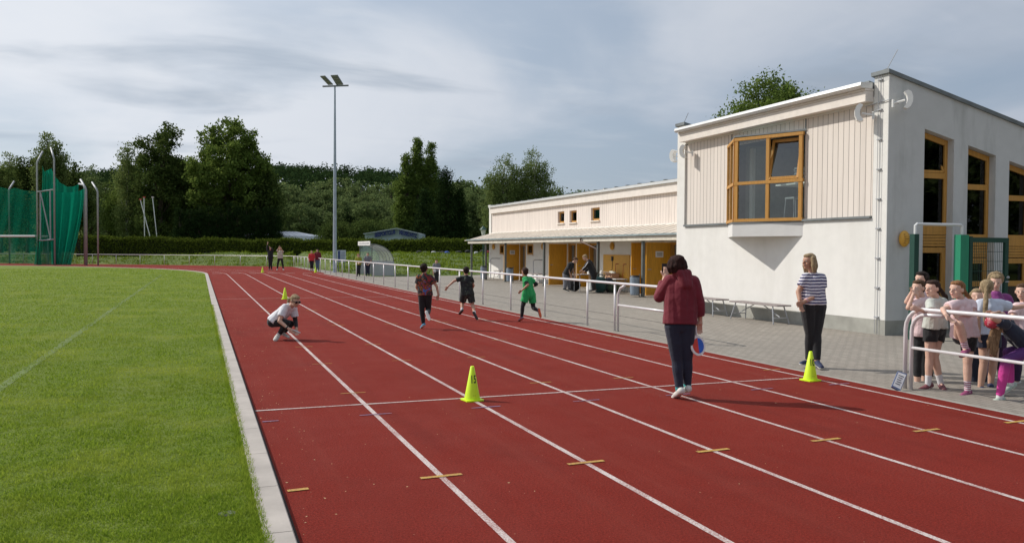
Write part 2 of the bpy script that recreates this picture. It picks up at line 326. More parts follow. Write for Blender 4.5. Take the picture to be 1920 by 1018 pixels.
M_STEEL = mat('galvanised_steel', (0.36, 0.37, 0.39), 0.5, 0.12, 5, 0.05, 20, 0.15); M_ALU = mat('white_aluminium_tube', (0.66, 0.64, 0.65), 0.36, 0.06, 6, 0, 1, 0.15); M_POST = mat('grey_post_steel', (0.15, 0.165, 0.16), 0.5, 0.12, 5, 0, 1, 0.4)
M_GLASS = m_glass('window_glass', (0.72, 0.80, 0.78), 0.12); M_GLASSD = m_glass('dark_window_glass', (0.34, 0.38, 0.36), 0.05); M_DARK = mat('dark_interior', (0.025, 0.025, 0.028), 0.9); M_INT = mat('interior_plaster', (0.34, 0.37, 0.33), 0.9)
M_BLACK = mat('black_plastic', (0.015, 0.015, 0.017), 0.5); M_WHITEP = mat('white_plastic', (0.78, 0.78, 0.76), 0.45, 0.04); M_PAPER = mat('white_paper', (0.75, 0.75, 0.76), 0.7, 0.03); M_INK = mat('grey_print', (0.12, 0.12, 0.14), 0.8)
M_GREEN = mat('green_powder_coat', (0.02, 0.24, 0.13), 0.4, 0.05); M_DGREEN = mat('dark_green_powder_coat', (0.006, 0.05, 0.035), 0.45, 0.05)
M_NEON = mat('neon_yellow_green_plastic', (0.62, 0.86, 0.012), 0.45, 0.03); M_BARK = mat('brown_bark', (0.075, 0.055, 0.04), 0.95, 0.3, 8, 0.8, 12, 0, 0.05); M_BIRCH = mat('pale_birch_bark', (0.42, 0.40, 0.36), 0.9, 0.4, 6, 0.4, 12, 0, 0.03)

# ================================================================== ground
ground = MB().add([(-700, -300, -0.03), (900, -300, -0.03), (900, 1100, -0.03), (-700, 1100, -0.03)], [(0, 1, 2, 3)]).build('ground', M_BANK); tag(ground, kind='structure')
FEN = [(7.95, 82.0), (0.9, 88.0), (-6.3, 94.0), (-18.1, 101.0), (-34, 106.5), (-60, 108)]   # line of the far fence
# red running surface: straight, end zone and curve in one sheet
tr = [(-90, -40), (7.62, -40), (7.62, 59.0), (7.88, 60.5), (7.88, 82.2)]+[(x, y-0.12) for x, y in FEN[1:]]+[(-90, 108)]
track = MB().add([(x, y, 0.0) for x, y in tr], [tuple(range(len(tr)))]).build('running_track', M_TRACK); tag(track, kind='structure')
# infield grass: oval edge, radius 36.5 round (-36.5, 62)
inf = [(-80, -38), (-0.19, -38), (-0.19, 58)]+[(-37.1+36.9*math.cos(R_(a)), 58+36.9*math.sin(R_(a))*0.93) for a in range(2, 92, 3)]+[(-80, 92.3)]
field = MB().add([(x, y, 0.042) for x, y in inf], [tuple(range(len(inf)))]).build('grass_field', M_GRASS); tag(field, kind='structure')
kb = MB()
kl = [(-0.09, y) for y in np.arange(-6, 58.01, 1.0)]+[(-37.1+37.0*math.cos(R_(a)), 58+37.0*math.sin(R_(a))*0.93) for a in np.arange(1.5, 92, 1.5)]
W = 0.088
for i in range(len(kl)-1):
    a, b = np.array(kl[i]), np.array(kl[i+1]); t = (b-a)/np.linalg.norm(b-a); n = np.array([t[1], -t[0]]); g_ = 0.004
    a2, b2 = a+t*g_, b-t*g_; c2 = 0.008
    prof = [(-W, -0.02), (-W, 0.052), (-W+c2, 0.06), (W-c2, 0.06), (W, 0.052), (W, -0.02)]
    vs = [(*(q+n*o_), z) for q in (a2, b2) for o_, z in prof]; m_ = len(prof)
    kb.add(vs, [(j, j+1, j+1+m_, j+m_) for j in range(m_-1)]+[tuple(range(m_))[::-1], tuple(range(m_, 2*m_))])
kerb = kb.build('kerb', M_KERB); tag(kerb, kind='structure')
jt = MB(); strip_ = [(0.0, y) for y in (-6, 58)]; jt.add([(0.001, -6, 0.0015), (0.028, -6, 0.0015), (0.028, 58, 0.0015), (0.001, 58, 0.0015)], [(0, 1, 2, 3)]); tag(jt.build('kerb_side_strip', mat('dark_side_strip', (0.02, 0.010, 0.008), .9)), kind='structure')  # thin dark strip laid flat on the track along the kerb
# faint chalk line on the lawn
tag(MB().add([(-2.82, 4, 0.046), (-2.70, 4, 0.046), (-2.70, 56, 0.046), (-2.82, 56, 0.046)], [(0, 1, 2, 3)]).build('field_line', mat('faded_chalk_on_grass', (0.105, 0.152, 0.030), 0.9, 0.35, 25)), kind='structure')
# lane lines
ln = MB(); yl = MB(); bl = MB()
def strip(mb, pts, wd, z):
    pts = [np.array(p, float) for p in pts]; vs = []
    for i, p in enumerate(pts):
        t = pts[min(i+1, len(pts)-1)]-pts[max(i-1, 0)]; t /= np.linalg.norm(t); n = np.array([t[1], -t[0]])*wd/2; vs += [(*(p-n), z), (*(p+n), z)]
    mb.add(vs, [(2*i, 2*i+1, 2*i+3, 2*i+2) for i in range(len(pts)-1)])
for k in range(1, 7):
    r = 37.1+1.22*k-0.02
    endy = 60.5 if k >= 5 else 58
    pts = [(1.22*k-0.02, y) for y in np.linspace(-10, 58, 24)]
    if k < 5: pts += [(-37.1+r*math.cos(R_(a)), 58+r*math.sin(R_(a))*0.93) for a in np.arange(2, (88 if k < 4 else 30), 2)]
    elif k == 6: pts += [(7.3, 60.5)]
    strip(ln, pts, 0.05, 0.002)
strip(ln, [(0.03, 9.164), (7.16, 9.164)], 0.045, 0.004); strip(ln, [(0.03, 29.81), (7.32, 29.81)], 0.045, 0.004)
for k in range(6): strip(ln, [(1.22*k+0.28, 60.4), (1.22*k+0.92, 60.4)], 0.30, 0.008)
lines = ln.build('lane_lines', M_WHITE); tag(lines, kind='structure')
rr = random.Random(4)
for k in range(0, 7):
    x = 1.22*k-0.02
    strip(yl, [(x-0.165 if k else 0.06, 6.04), (x+0.165 if k else 0.21, 6.05)], 0.05, 0.006)
    for y, wd in ((9.92, 0.022), (14.9, 0.025), (18.9, 0.03), (19.6, 0.03), (23.7, 0.04), (12.6, 0.018)):
        if k and rr.random() < 0.85: strip(yl, [(x-0.15, y), (x+0.15, y)], wd, 0.006)
    strip(bl, [(x-0.17 if k else 0.06, 8.55), (x+0.17 if k else 0.22, 8.56)], 0.03, 0.006)
tag(yl.build('yellow_track_marks', M_YEL), kind='structure'); tag(bl.build('blue_track_marks', M_BLUE), kind='structure')
# paved plaza beside the track, narrowing to a path
pv = [(7.62, -20), (40, -20), (40, 54.6), (18.4, 54.6), (12.8, 52.2), (9.9, 51.9), (9.35, 62), (8.9, 72), (8.3, 82), (7.9, 82), (7.9, 60.6), (7.62, 59.0)]
plaza = MB().add([(x, y, -0.006) for x, y in pv], [tuple(range(len(pv)))]).build('paved_plaza', M_PAVE); tag(plaza, kind='structure')
ed = MB(); ed.box(7.62, 7.68, -20, 59, -0.03, 0.002)
tag(ed.build('track_edging', M_CONC), kind='structure')
gr = MB()                                                            # slot drain / dark joint in the paving
gr.box(9.9, 9.93, 17, 51, -0.02, -0.001)
tag(gr.build('paving_joint', mat('dark_joint', (0.06, 0.055, 0.05), 0.9)), kind='structure')

# grass bank rising to the hedge beyond the fence
def fence_side(x, y):
    # distance beyond the far fence / plaza edge
    if x > 7.9:
        d = y-(54.4 if x > 12.8 else 54.4+(12.8-x)*3.0 if x > 9.8 else 82)
        if x <= 9.8: d = (x-(9.9-(y-52)*0.052))*1.2 if y < 82 else max((y-82)*0.7+(x-8)*0.5, 0.2)
        return d
    for i in range(len(FEN)-1):
        (x1, y1), (x0, y0) = FEN[i], FEN[i+1]
        if x0 <= x <= x1: return (y-(y0+(y1-y0)*(x-x0)/(x1-x0)))*0.8
    return y-107
HEDGE = [(-13.6, 106.6), (-3, 101), (9.3, 94.8), (18, 89), (28, 81.5), (50, 66)]
def bank_z(x, y):
    d = fence_side(x, y)
    top = 0.85+0.40*min(max((x+14)/16, 0), 1)
    if x > 9: top = 1.32
    L_ = 8.0 if x < 9 else 24.0
    t = min(max(d/L_, 0), 1); s_ = t*t*(3-2*t) if x < 9 else t**0.85
    n_ = 0.07*math.sin(x*1.3+y*0.7)+0.05*math.sin(x*2.9-y*1.9)+0.03*math.sin(x*5.1+y*4.3)
    return -0.02+max(top*s_+n_*min(1, max(d, 0)/2), 0) if d > 0 else -0.02
gx = np.arange(-70, 70, 1.0); gy = np.arange(50, 200, 1.0); V = []; idx = {}
for j, y in enumerate(gy):
    for i, x in enumerate(gx): V.append((x, y, bank_z(x, y)-(0.05 if bank_z(x, y) < -0.01 else 0)))
F = []
nx = len(gx)
for j in range(len(gy)-1):
    for i in range(nx-1):
        x, y = gx[i], gy[j]
        if fence_side(x, y) < -3 and fence_side(x+1, y+1) < -3: continue
        F.append((j*nx+i, j*nx+i+1, (j+1)*nx+i+1, (j+1)*nx+i))
bank = np_mesh('grass_bank', V, F, M_BANK, smooth=True); tag(bank, kind='structure')

# lawn blades near the camera (nobody could count them)
rg = np.random.default_rng(3)
def blades(name, n, xr, yr, h, wd, z0, power=1.0):
    y_ = 0; x = rg.uniform(*xr, n); y = yr[0]+(yr[1]-yr[0])*rg.random(n)**power; a = rg.uniform(0, 2*math.pi, n); hh = h*rg.uniform(0.5, 1.3, n); l = rg.normal(0, 0.45, (n, 2))*hh[:, None]
    dx, dy = np.cos(a)*wd/2, np.sin(a)*wd/2; V = np.zeros((n, 3, 3)); V[:, 0] = np.stack([x-dx, y-dy, np.full(n, z0)], 1); V[:, 1] = np.stack([x+dx, y+dy, np.full(n, z0)], 1); V[:, 2] = np.stack([x+l[:, 0], y+l[:, 1], z0+hh], 1)
    return np_mesh(name, V.reshape(-1, 3), np.arange(3*n).reshape(-1, 3), M_BLADE)
M_BLADE = m_leaf('grass_blades', (0.075, 0.150, 0.013), (0.275, 0.385, 0.043), 0.45, (0.31, 0.37, 0.060))
def lawn(n):
    d = 4.4*(75/4.4)**(rg.random(n)**1.15); th = rg.uniform(-0.36, 0.20, n)           # bearing from straight ahead
    x = CAM[0]+np.sin(th)*d; y = np.cos(th)*d; ok = (x < -0.20) & ((y < 57) | (x < -37.1+36.9*np.sqrt(np.clip(1-((y-58)/34.3)**2, 0, 1))-0.5)) & (y < 90); x, y, d = x[ok], y[ok], d[ok]; n = len(x)
    a = rg.uniform(0, 6.28, n); cl = 0.75+0.35*np.sin(x*9+np.sin(y*7)*2)*np.sin(y*8+np.sin(x*5)*2); hh = 0.025*rg.uniform(.5, 1.3, n)*cl*(1+d/60); wd = 0.006*(1+d/14)
    V = np.zeros((n, 3, 3)); dx, dy = np.cos(a)*wd/2, np.sin(a)*wd/2; l = rg.normal(0, .5, (n, 2))*hh[:, None]
    V[:, 0] = np.stack([x-dx, y-dy, np.full(n, .04)], 1); V[:, 1] = np.stack([x+dx, y+dy, np.full(n, .04)], 1); V[:, 2] = np.stack([x+l[:, 0], y+l[:, 1], .04+hh], 1)
    return np_mesh('grass_blades', V.reshape(-1, 3), np.arange(3*n).reshape(-1, 3), M_BLADE)
g1 = lawn(460000); tag(g1, 'short green lawn blades along the running track kerb', 'grass', kind='stuff')
g2 = blades('kerb_edge_grass', 14000, (-0.225, -0.145), (4.6, 26), 0.034, 0.007, 0.045, 1.6); tag(g2, 'longer grass blades leaning over the concrete kerb', 'grass', kind='stuff')
e = empty('sprinkler_cap', (-0.36, 5.52, 0.04), 'dark round sprinkler cap sunk in the near lawn by the kerb', 'cap'); MB().tube([(-0.36, 5.52, 0.03), (-0.36, 5.52, 0.050)], 0.045, 18).build('lid', mat('dark_cap', (0.09, 0.10, 0.09), .6), e); MB().tube([(-0.36, 5.52, 0.03), (-0.36, 5.52, 0.047)], 0.055, 18).build('rim', mat('cap_rim', (0.10, 0.10, 0.10), .7), e)
# dry leaf litter on the track, mostly along the kerb
n = 520; lx = np.concatenate([0.05+rg.exponential(0.22, 260), rg.uniform(0.2, 7.4, n-260)]); ly = rg.uniform(4.8, 26, n); a = rg.uniform(0, 6.28, n); sz = rg.uniform(0.004, 0.012, n)
V = np.zeros((n, 4, 3))
for k in range(4):
    q = a+k*math.pi/2; rr_ = sz*(1.0 if k % 2 else 0.45); V[:, k] = np.stack([lx+np.cos(q)*rr_, ly+np.sin(q)*rr_, 0.014+rg.uniform(0, 0.006, n)], 1)
tag(np_mesh('leaf_litter', V.reshape(-1, 3), np.arange(4*n).reshape(-1, 4), mat('dry_leaf', (0.50, 0.36, 0.20), 0.8, 0.4, 30)), 'tiny dry leaf scraps scattered on the red track', 'leaf litter', kind='stuff')
# ================================================================== tall block of the club house
def top_z(x, y=0): return 5.47-0.228*(x-12.8)
XF, YF, YB, XE = 12.83, 13.32, 21.40, 24.0
bd = empty('club_house', (12.83, 13.32, 0), 'white rendered two storey block with wedge bay window and ochre frames', 'building')
mb = MB()
# facade (lower render, piers, frieze), leaving the opening behind the bay
mb.box(XF, XF+0.30, 13.72, 21.0, 0.31, 2.44)
mb.box(XF, XF+0.30, YF+0.02, 13.72, 0.31, 5.28); mb.box(XF, XF+0.30, 21.0, YB, 0.31, 5.30)
mb.box(XF+0.003, XF+0.30, 13.72, 21.0, 4.86, 5.0)
facade = mb.build('front_wall', M_STUC, bd)
pl = MB(); pl.box(XF-0.0, XF+0.25, YF+0.002, YB, -0.03, 0.31); pl.box(XF+0.251, 24, YF+0.003, YF+0.25, -0.035, 0.30); pl.build('plinth', M_CONC, bd)
# side fin walls with sloping tops
sw = MB()
wins = [(13.82, 14.66), (15.07, 15.90), (16.31, 17.14), (17.56, 18.39)]
xs = [XF+0.0]
for a, b in wins: xs += [a, b]
xs.append(XE)
for i in range(0, len(xs), 2):
    a, b = xs[i], xs[i+1]
    if i == 0: sw.prism([(a, YF), (XF+.30, YF), (XF+.30, YF+.02), (a, YF+.02)], 0.30, 5.28); a = XF+0.30
    sw.prism([(a, YF), (b, YF), (b, YF+0.40), (a, YF+0.40)], 0.30, lambda x, y: top_z(x)-0.05)
for a, b in wins:
    sw.prism([(a, YF+0.001), (b, YF+0.001), (b, YF+0.40), (a, YF+0.40)], lambda x, y: top_z(x)-0.90, lambda x, y: top_z(x)-0.05)
sw.prism([(XF, YF+0.0), (XF+0.30, YF), (XF+0.30, YF+0.40), (XF, YF+0.40)], 5.28, lambda x, y: top_z(x)-0.05)
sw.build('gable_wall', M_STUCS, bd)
bw = MB(); bw.prism([(XF+0.30, 21.0), (XE, 21.0), (XE, YB), (XF+0.30, YB)], 0.0, lambda x, y: top_z(x)-0.05); bw.box(XE, XE+0.3, YF, YB, 0, 3.0)
bw.prism([(XF, 21.0), (XF+0.3, 21.0), (XF+0.3, YB), (XF, YB)], 5.30, lambda x, y: top_z(x)-0.05); bw.build('rear_wall', M_STUC, bd)
for y0, y1 in ((YF-0.05, 13.76), (20.96, YB+0.05)):
    cp = MB(); cp.prism([(XF-0.06, y0), (XE+.2, y0), (XE+.2, y1), (XF-0.06, y1)], lambda x, y: top_z(x)-0.05, lambda x, y: top_z(x)+0.03)
    cp.build('parapet_cap', M_ZINC, bd)
rf = MB(); rf.prism([(XF-0.1, 13.77), (XE, 13.77), (XE, 20.95), (XF-0.1, 20.95)], lambda x, y: top_z(x)-0.34, lambda x, y: top_z(x)-0.14)
for i in range(9): rf.box(XF+0.05, XF+0.2, 14.4+i*0.75, 14.5+i*0.75, 5.27, 5.36)
rf.build('roof', M_ZINC, bd)
# projecting eaves box: board fascia, upper sheet
ea = MB(); ea.box(XF-0.22, XF+0.0, 13.74, 20.98, 4.90, 5.12); ea.box(XF-0.24, XF, 13.73, 20.99, 5.125, 5.17); ea.build('eaves_fascia', M_FASC, bd)
gt = MB()
prof = [(XF-0.36, 5.29), (XF-0.38, 5.22), (XF-0.33, 5.175), (XF-0.05, 5.172), (XF-0.05, 5.30)]
n5 = len(prof); vs = [(x, y, z) for y in (13.72, 21.0) for x, z in prof]
gt.add(vs, [tuple(range(n5)), tuple(range(n5, 2*n5))[::-1]]+[(i, i+n5, (i+1) % n5+n5, (i+1) % n5) for i in range(n5)]); gt.build('gutter', M_SHEET, bd)
# board cladding set back 6 cm, and ledge below it
bo = MB(); bo.box(XF+0.05, XF+0.12, 13.78, 15.90, 2.50, 4.90); bo.box(XF+0.05, XF+0.12, 18.72, 20.94, 2.50, 4.90); bo.box(XF+0.052, XF+0.12, 15.90, 18.72, 4.55, 4.90)
bo.build('board_cladding', M_BOARD, bd)
for y0, y1 in ((13.75, 15.86), (18.80, 20.96)): MB().box(XF-0.06, XF+0.05, y0, y1, 2.445, 2.495).build('ledge', M_ZINC, bd)
# slim joint battens beside the bay
for y0 in (15.86, 18.76): MB().box(XF+0.03, XF+0.06, y0, y0+.025, 4.50, 4.90).build('joint_strip', M_ZINC, bd)
# ---- wedge bay window
A = np.array([XF-0.02, 15.86]); T = np.array([12.08, 17.52]); B = np.array([XF-0.02, 18.83])
def wedge(mb, off, z0, z1, m=0):
    a = A+np.array([0.05, -off]); t = T+np.array([-off, 0.0]); b_ = B+np.array([0.05, off]); mb.prism([tuple(a), tuple(b_), tuple(t)], z0, z1, m)
q = MB(); wedge(q, 0.05, 2.10, 2.42); q.build('bay_base', m_stucco('bay_render', (0.70, 0.69, 0.67), 0.15, (0.4, 0.4, 0.38)), bd)
q = MB(); wedge(q, 0.075, 2.425, 2.455); q.build('bay_sill', M_ZINC, bd)
q = MB(); wedge(q, 0.03, 4.58, 4.62); q.build('bay_roof', M_ZINC, bd)
def P_(p, z): return (p[0], p[1], z)
def bars(mb, a, b, zs, us, wd=0.075, th=0.09):
    d = (b-a)/np.linalg.norm(b-a); Lg = np.linalg.norm(b-a)
    for z in zs: mb.obox(P_(a, z), P_(b, z), th, wd)
    for u in us: mb.obox(P_(a+d*Lg*u, zs[0]), P_(a+d*Lg*u, zs[-1]), th-0.006, wd-0.004, up=(d[1], -d[0], 0))
wf = MB(); bars(wf, A, T, (2.50, 3.42, 4.52), (0.035, 0.50, 0.97)); wf.build('bay_window_frame', M_WOODW, bd); wf = MB(); wf.obox(P_(A+(T-A)*0.97, 2.46), P_(A+(T-A)*0.97, 4.57), 0.10, 0.12)
wf.build('bay_corner_post', M_WOODW, bd); wf = MB(); wf.obox(P_(A, 2.47), P_(A, 4.57), 0.12, 0.14); wf.build('bay_corner_post', M_WOODW, bd)
g = MB(); nrm = np.array([-(T-A)[1], (T-A)[0]]); nrm = nrm/np.linalg.norm(nrm)
def pane(mb, a, b, z0, z1, o=0.0, tilt=0.0):
    n_ = np.array([-(b-a)[1], (b-a)[0]]); n_ = n_/np.linalg.norm(n_); 
    mb.add([P_(a+n_*o, z0), P_(b+n_*o, z0), P_(b+n_*(o+tilt), z1), P_(a+n_*(o+tilt), z1)], [(0, 1, 2, 3)])
for u0, u1 in ((0.05, 0.49), (0.51, 0.95)):
    for z0, z1 in ((2.52, 3.40), (3.45, 4.50)):
        if u0 < 0.1 and z0 > 3: continue
        pane(g, A+(T-A)*u0, A+(T-A)*u1, z0, z1)
pane(g, T+(B-T)*0.05, T+(B-T)*0.95, 2.52, 4.50); g.build('window_pane', M_GLASS, bd)
# tilted top-hung sash: leans into the room
sash = MB(); a0, b0 = A+(T-A)*0.075, A+(T-A)*0.475
inn = -np.array([-(T-A)[1], (T-A)[0]])/np.linalg.norm(T-A)
if inn[0] < 0: inn = -inn
def S_(p, z): 
    k = (z-3.48)/(4.44-3.48); return (p[0]+inn[0]*0.20*k, p[1]+inn[1]*0.20*k, z)
for p0, z0, p1, z1 in ((a0, 3.50, b0, 3.50), (a0, 4.42, b0, 4.42)): sash.obox(S_(p0, z0), S_(p1, z1), 0.05, 0.07)
for p0 in (a0, b0): sash.obox(S_(p0, 3.47), S_(p0, 4.45), 0.05, 0.07, up=(inn[0], inn[1], 0))
so = sash.build('tilted_sash', M_WOODW, bd)
g = MB(); g.add([S_(a0, 3.50), S_(b0, 3.50), S_(b0, 4.42), S_(a0, 4.42)], [(0, 1, 2, 3)]); g.build('sash_pane', M_GLASS, so)
sf = MB(); bars(sf, T, B, (2.50, 3.42, 4.52), (0.03, 0.5, 0.97), 0.07, 0.08); sf.build('bay_return_frame', M_WOODW, bd)
# room behind the bay
rm = MB(); rm.box(XF+0.31, 17.0, 13.80, 20.9, 2.30, 2.40); rm.box(16.9, 17.0, 13.8, 20.9, 2.4, 4.8); rm.box(XF+0.31, 16.9, 20.8, 20.9, 2.4, 4.8)
rm.box(13.5, 16.0, 18.9, 19.0, 2.4, 4.6); rm.build('interior_wall', M_INT, bd)
rm = MB(); rm.box(13.42, 13.52, 18.60, 18.72, 2.4, 4.5); rm.build('interior_door_frame', M_WHITEP, bd)
# stools and table seen through the pane
st = empty('stool', (13.15, 16.55, 2.41), 'grey metal stool seen through the lower bay window pane', 'stool')
q = MB(); q.box(12.98, 13.32, 16.38, 16.72, 3.02, 3.06); q.build('seat', M_STEEL, st)
for dx in (-0.15, 0.15):
    for dy in (-0.15, 0.15):
        q = MB(); q.tube([(13.15+dx*1.25, 16.55+dy*1.25, 2.41), (13.15+dx, 16.55+dy, 3.02)], 0.014, 8); q.build('leg', M_STEEL, st)
cr8 = empty('stacked_tray', (13.25, 16.05, 3.09), 'white open trays stacked on the sill inside the tilted bay window', 'tray')
q = MB()
for k in range(3):
    z = 3.42+k*0.13
    q.box(13.10, 13.40, 16.25, 16.55, z, z+0.02); 
    for (x0, x1, y0, y1) in ((13.10, 13.115, 16.25, 16.55), (13.385, 13.40, 16.25, 16.55), (13.10, 13.40, 16.25, 16.265), (13.1, 13.4, 16.535, 16.55)): q.box(x0, x1, y0, y1, z+0.06, z+0.10)
    for cx_, cy_ in ((13.11, 16.26), (13.39, 16.26), (13.11, 16.54), (13.39, 16.54)): q.box(cx_-.01, cx_+.01, cy_-.01, cy_+.01, z, z+0.10)
q.build('tray_stack', M_WHITEP, cr8)
tb = empty('indoor_table', (13.4, 16.6, 2.4), 'pale table standing indoors behind the bay window', 'table')
q = MB(); q.box(13.0, 13.9, 15.95, 17.1, 3.36, 3.40); q.build('table_top', M_WHITEP, tb)
for dx, dy in ((13.75, 16.05), (13.75, 17.0)): MB().box(dx-.02, dx+.02, dy-.02, dy+.02, 2.4, 3.36).build('leg', M_STEEL, tb)
# ---- tall windows / doors in the gable wall
for k, (a, b) in enumerate(wins):
    zt = lambda x, y=0: top_z(x)-0.905
    y0, y1 = YF+0.16, YF+0.24; fw = 0.085
    wn = MB(); sill = 2.36 if k == 0 else 2.13
    wn.prism([(a+0.003, y0), (a+fw, y0), (a+fw, y1), (a+0.003, y1)], sill-0.25, lambda x, y: zt(x)-0.002)
    wn.prism([(b-fw, y0), (b-0.003, y0), (b-0.003, y1), (b-fw, y1)], sill-0.25, lambda x, y: zt(x)-0.002)
    wn.prism([(a+fw, y0+.002), (b-fw, y0+.002), (b-fw, y1), (a+fw, y1)], lambda x, y: zt(x)-0.12, lambda x, y: zt(x)-0.003)
    sp_ = 3.38-0.22*k*0.95
    wn.box(a+fw, b-fw, y0+.001, y1, sp_-0.06, sp_+0.06); wn.box(a+fw, b-fw, y0-0.004, y1, sill-0.25, sill)
    fr = wn.build('window_frame', M_WOODW, bd)
    g = MB(); g.prism([(a+fw, y0+0.035), (b-fw, y0+0.035), (b-fw, y0+0.045), (a+fw, y0+0.045)], sp_+0.06, lambda x, y: zt(x)-0.12); g.box(a+fw, b-fw, y0+0.035, y0+0.045, sill, sp_-0.06); g.build('pane', M_GLASSD, fr)
    if k == 0:                                                       # tilted sash
        t_ = MB(); t_.obox((a+fw+0.03, y0+0.02, sp_+0.09), (b-fw-0.03, y0+0.02, sp_+0.09), 0.05, 0.05); t_.obox((b-fw-0.03, y0+0.02, sp_+0.09), (b-fw-0.10, y0+0.18, zt(b)-0.17), 0.05, 0.05, up=(1, 0, 0)); t_.obox((a+fw+0.03, y0+0.18, zt(a)-0.16), (b-fw-0.10, y0+0.18, zt(b)-0.17), 0.05, 0.05); t_.build('tilted_sash', M_WOODW, fr)
    bdp = MB()
    for z in np.arange(sill-0.50, sill-0.26, 0.062): bdp.box(a+0.003, b-0.003, y0+0.004, y1, z, z+0.054)
    bdp.build('board_panel', M_WOODW, bd)
    zd = sill-0.52; dr = MB(); dr.box(a+0.003, a+0.09, y0+.001, y1, 0.12, zd); dr.box(b-0.12, b-0.003, y0+.001, y1, 0.12, zd); dr.box(a+0.09, b-0.12, y0+.002, y1, zd-0.12, zd); dr.box(a+0.09, b-0.12, y0+.002, y1, 0.98, 1.10); dr.box(a+0.09, b-0.12, y0+.002, y1, 0.12, 0.42)
    dd = dr.build('glazed_door', M_WOODW, bd); g = MB(); g.box(a+0.09, b-0.12, y0+0.035, y0+0.045, 0.42, 0.98); g.box(a+0.09, b-0.12, y0+0.035, y0+0.045, 1.10, zd-0.12); g.build('pane', M_GLASSD, dd)
    ss = MB(); ss.box(a, b, YF-0.02, y0, 0.08, 0.12); ss.build('door_sill', M_CONC, bd)
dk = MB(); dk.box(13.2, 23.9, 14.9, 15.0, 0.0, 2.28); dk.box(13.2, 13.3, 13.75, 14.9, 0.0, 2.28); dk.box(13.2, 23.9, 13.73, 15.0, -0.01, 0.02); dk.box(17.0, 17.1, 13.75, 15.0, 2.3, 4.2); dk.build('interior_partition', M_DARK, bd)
# lightning conductor down the corner
lc = MB()
for dy in (0.0, 0.075): lc.tube([(XF-0.03, 13.50+dy, 0.02), (XF-0.03, 13.50+dy, 5.45)], 0.0055, 6)
for z in np.arange(0.35, 5.4, 0.62): lc.box(XF-0.045, XF, 13.485, 13.59, z, z+0.025)
tag(lc.build('lightning_conductor', M_STEEL, None, (0, 0, 0)), 'thin metal lightning rod wires clipped down the white wall corner', 'conductor')
for (x, y, z, l, lab) in ((12.87, 13.45, 5.5, (0.16, -0.14, 0.42), 'slanting wire antenna on the near roof corner above the gable'), (12.9, 21.2, 5.49, (0.0, -0.25, 0.28), 'short slanting rod on the far roof corner beside the low wing')):
    q = MB(); q.tube([(x, y, z), (x+l[0], y+l[1], z+l[2])], 0.008, 6); q.tube([(x-.05, y, z), (x+.03, y, z+.03)], 0.03, 6); tag(q.build('roof_antenna', M_STEEL), lab, 'antenna')
# horn speakers
def speaker(pos, face, lab):
    e = empty('wall_speaker', pos, lab, 'loudspeaker', 'loudspeakers under the roof edge'); f = np.array([*face, 0.0]); f /= np.linalg.norm(f); s_ = np.array([-f[1], f[0], 0]); p = np.array(pos, float)
    q = MB(); pr = [(0.03, -0.07), (-0.03, -0.165), (0.04, -0.19), (0.10, -0.15), (0.14, -0.06), (0.145, 0.05), (0.11, 0.15), (0.05, 0.19), (-0.02, 0.16), (0.03, 0.08), (0.045, 0.0)]
    vs = [p+f*u+s_*w_+np.array([0, 0, v]) for w_ in (-0.11, 0.11) for u, v in pr]; n8 = len(pr)
    q.add(vs, [tuple(range(n8))[::-1], tuple(range(n8, 2*n8))]+[(i, (i+1) % n8, n8+(i+1) % n8, n8+i) for i in range(n8)]); q.build('speaker_box', M_WHITEP, e)
    q = MB(); q.tube([p, p-f*0.22+np.array([0, 0, -0.06])], 0.02, 8); q.tube([p-f*0.22+np.array([0, 0, -0.14]), p-f*0.22+np.array([0, 0, 0.02])], 0.025, 8); q.build('bracket', M_WHITEP, e)
speaker((12.58, 13.80, 4.66), (-0.75, 0.65), 'white loudspeaker under the eaves near the gable corner')
speaker((12.99, 13.06, 4.84), (0.75, -0.65), 'white loudspeaker mounted on the shaded gable wall')
speaker((12.60, 20.64, 4.60), (-0.75, 0.65), 'white loudspeaker under the far end of the eaves')
speaker((12.88, 21.60, 4.58), (-0.5, 0.8), 'white loudspeaker on the outer corner facing the low wing')
q = MB(); q.tube([(12.80, 13.95, 4.83), (12.80, 13.34, 4.87), (12.82, 13.29, 4.88), (13.05, 13.28, 4.80)], 0.009, 6); tag(q.build('speaker_cable', M_STEEL), 'cable running round the building corner between two loudspeakers', 'cable')
def oval_lamp(p, n, lab, r=0.15):
    e = empty('wall_lamp', p, lab, 'wall lamp', 'oval ochre wall lamps'); n = np.array([*n, 0.0]); s_ = np.array([-n[1], n[0], 0]); Rm = np.stack([s_, n, np.array([0, 0, 1.0])], 1)
    q = MB(); q.ell(np.array(p)+n*0.02, (r*0.85, 0.085, r*1.15), rot=Rm); q.build('lamp_cage', M_OCH, e, smooth=True)
    q = MB()
    for k in range(-2, 3): 
        q.obox(np.array(p)+n*(0.105-0.012*abs(k))+s_*(-r*0.5)+np.array([0, 0, k*r*0.3]), np.array(p)+n*(0.105-0.012*abs(k))+s_*(r*0.5)+np.array([0, 0, k*r*0.3]), 0.012, 0.014)
    q.build('grille', mat('dark_ochre', (0.30, 0.15, 0.03), 0.5), e)
oval_lamp((13.24, 13.27, 2.01), (0, -1), 'oval ochre lamp on the shaded gable wall beside the green gate')

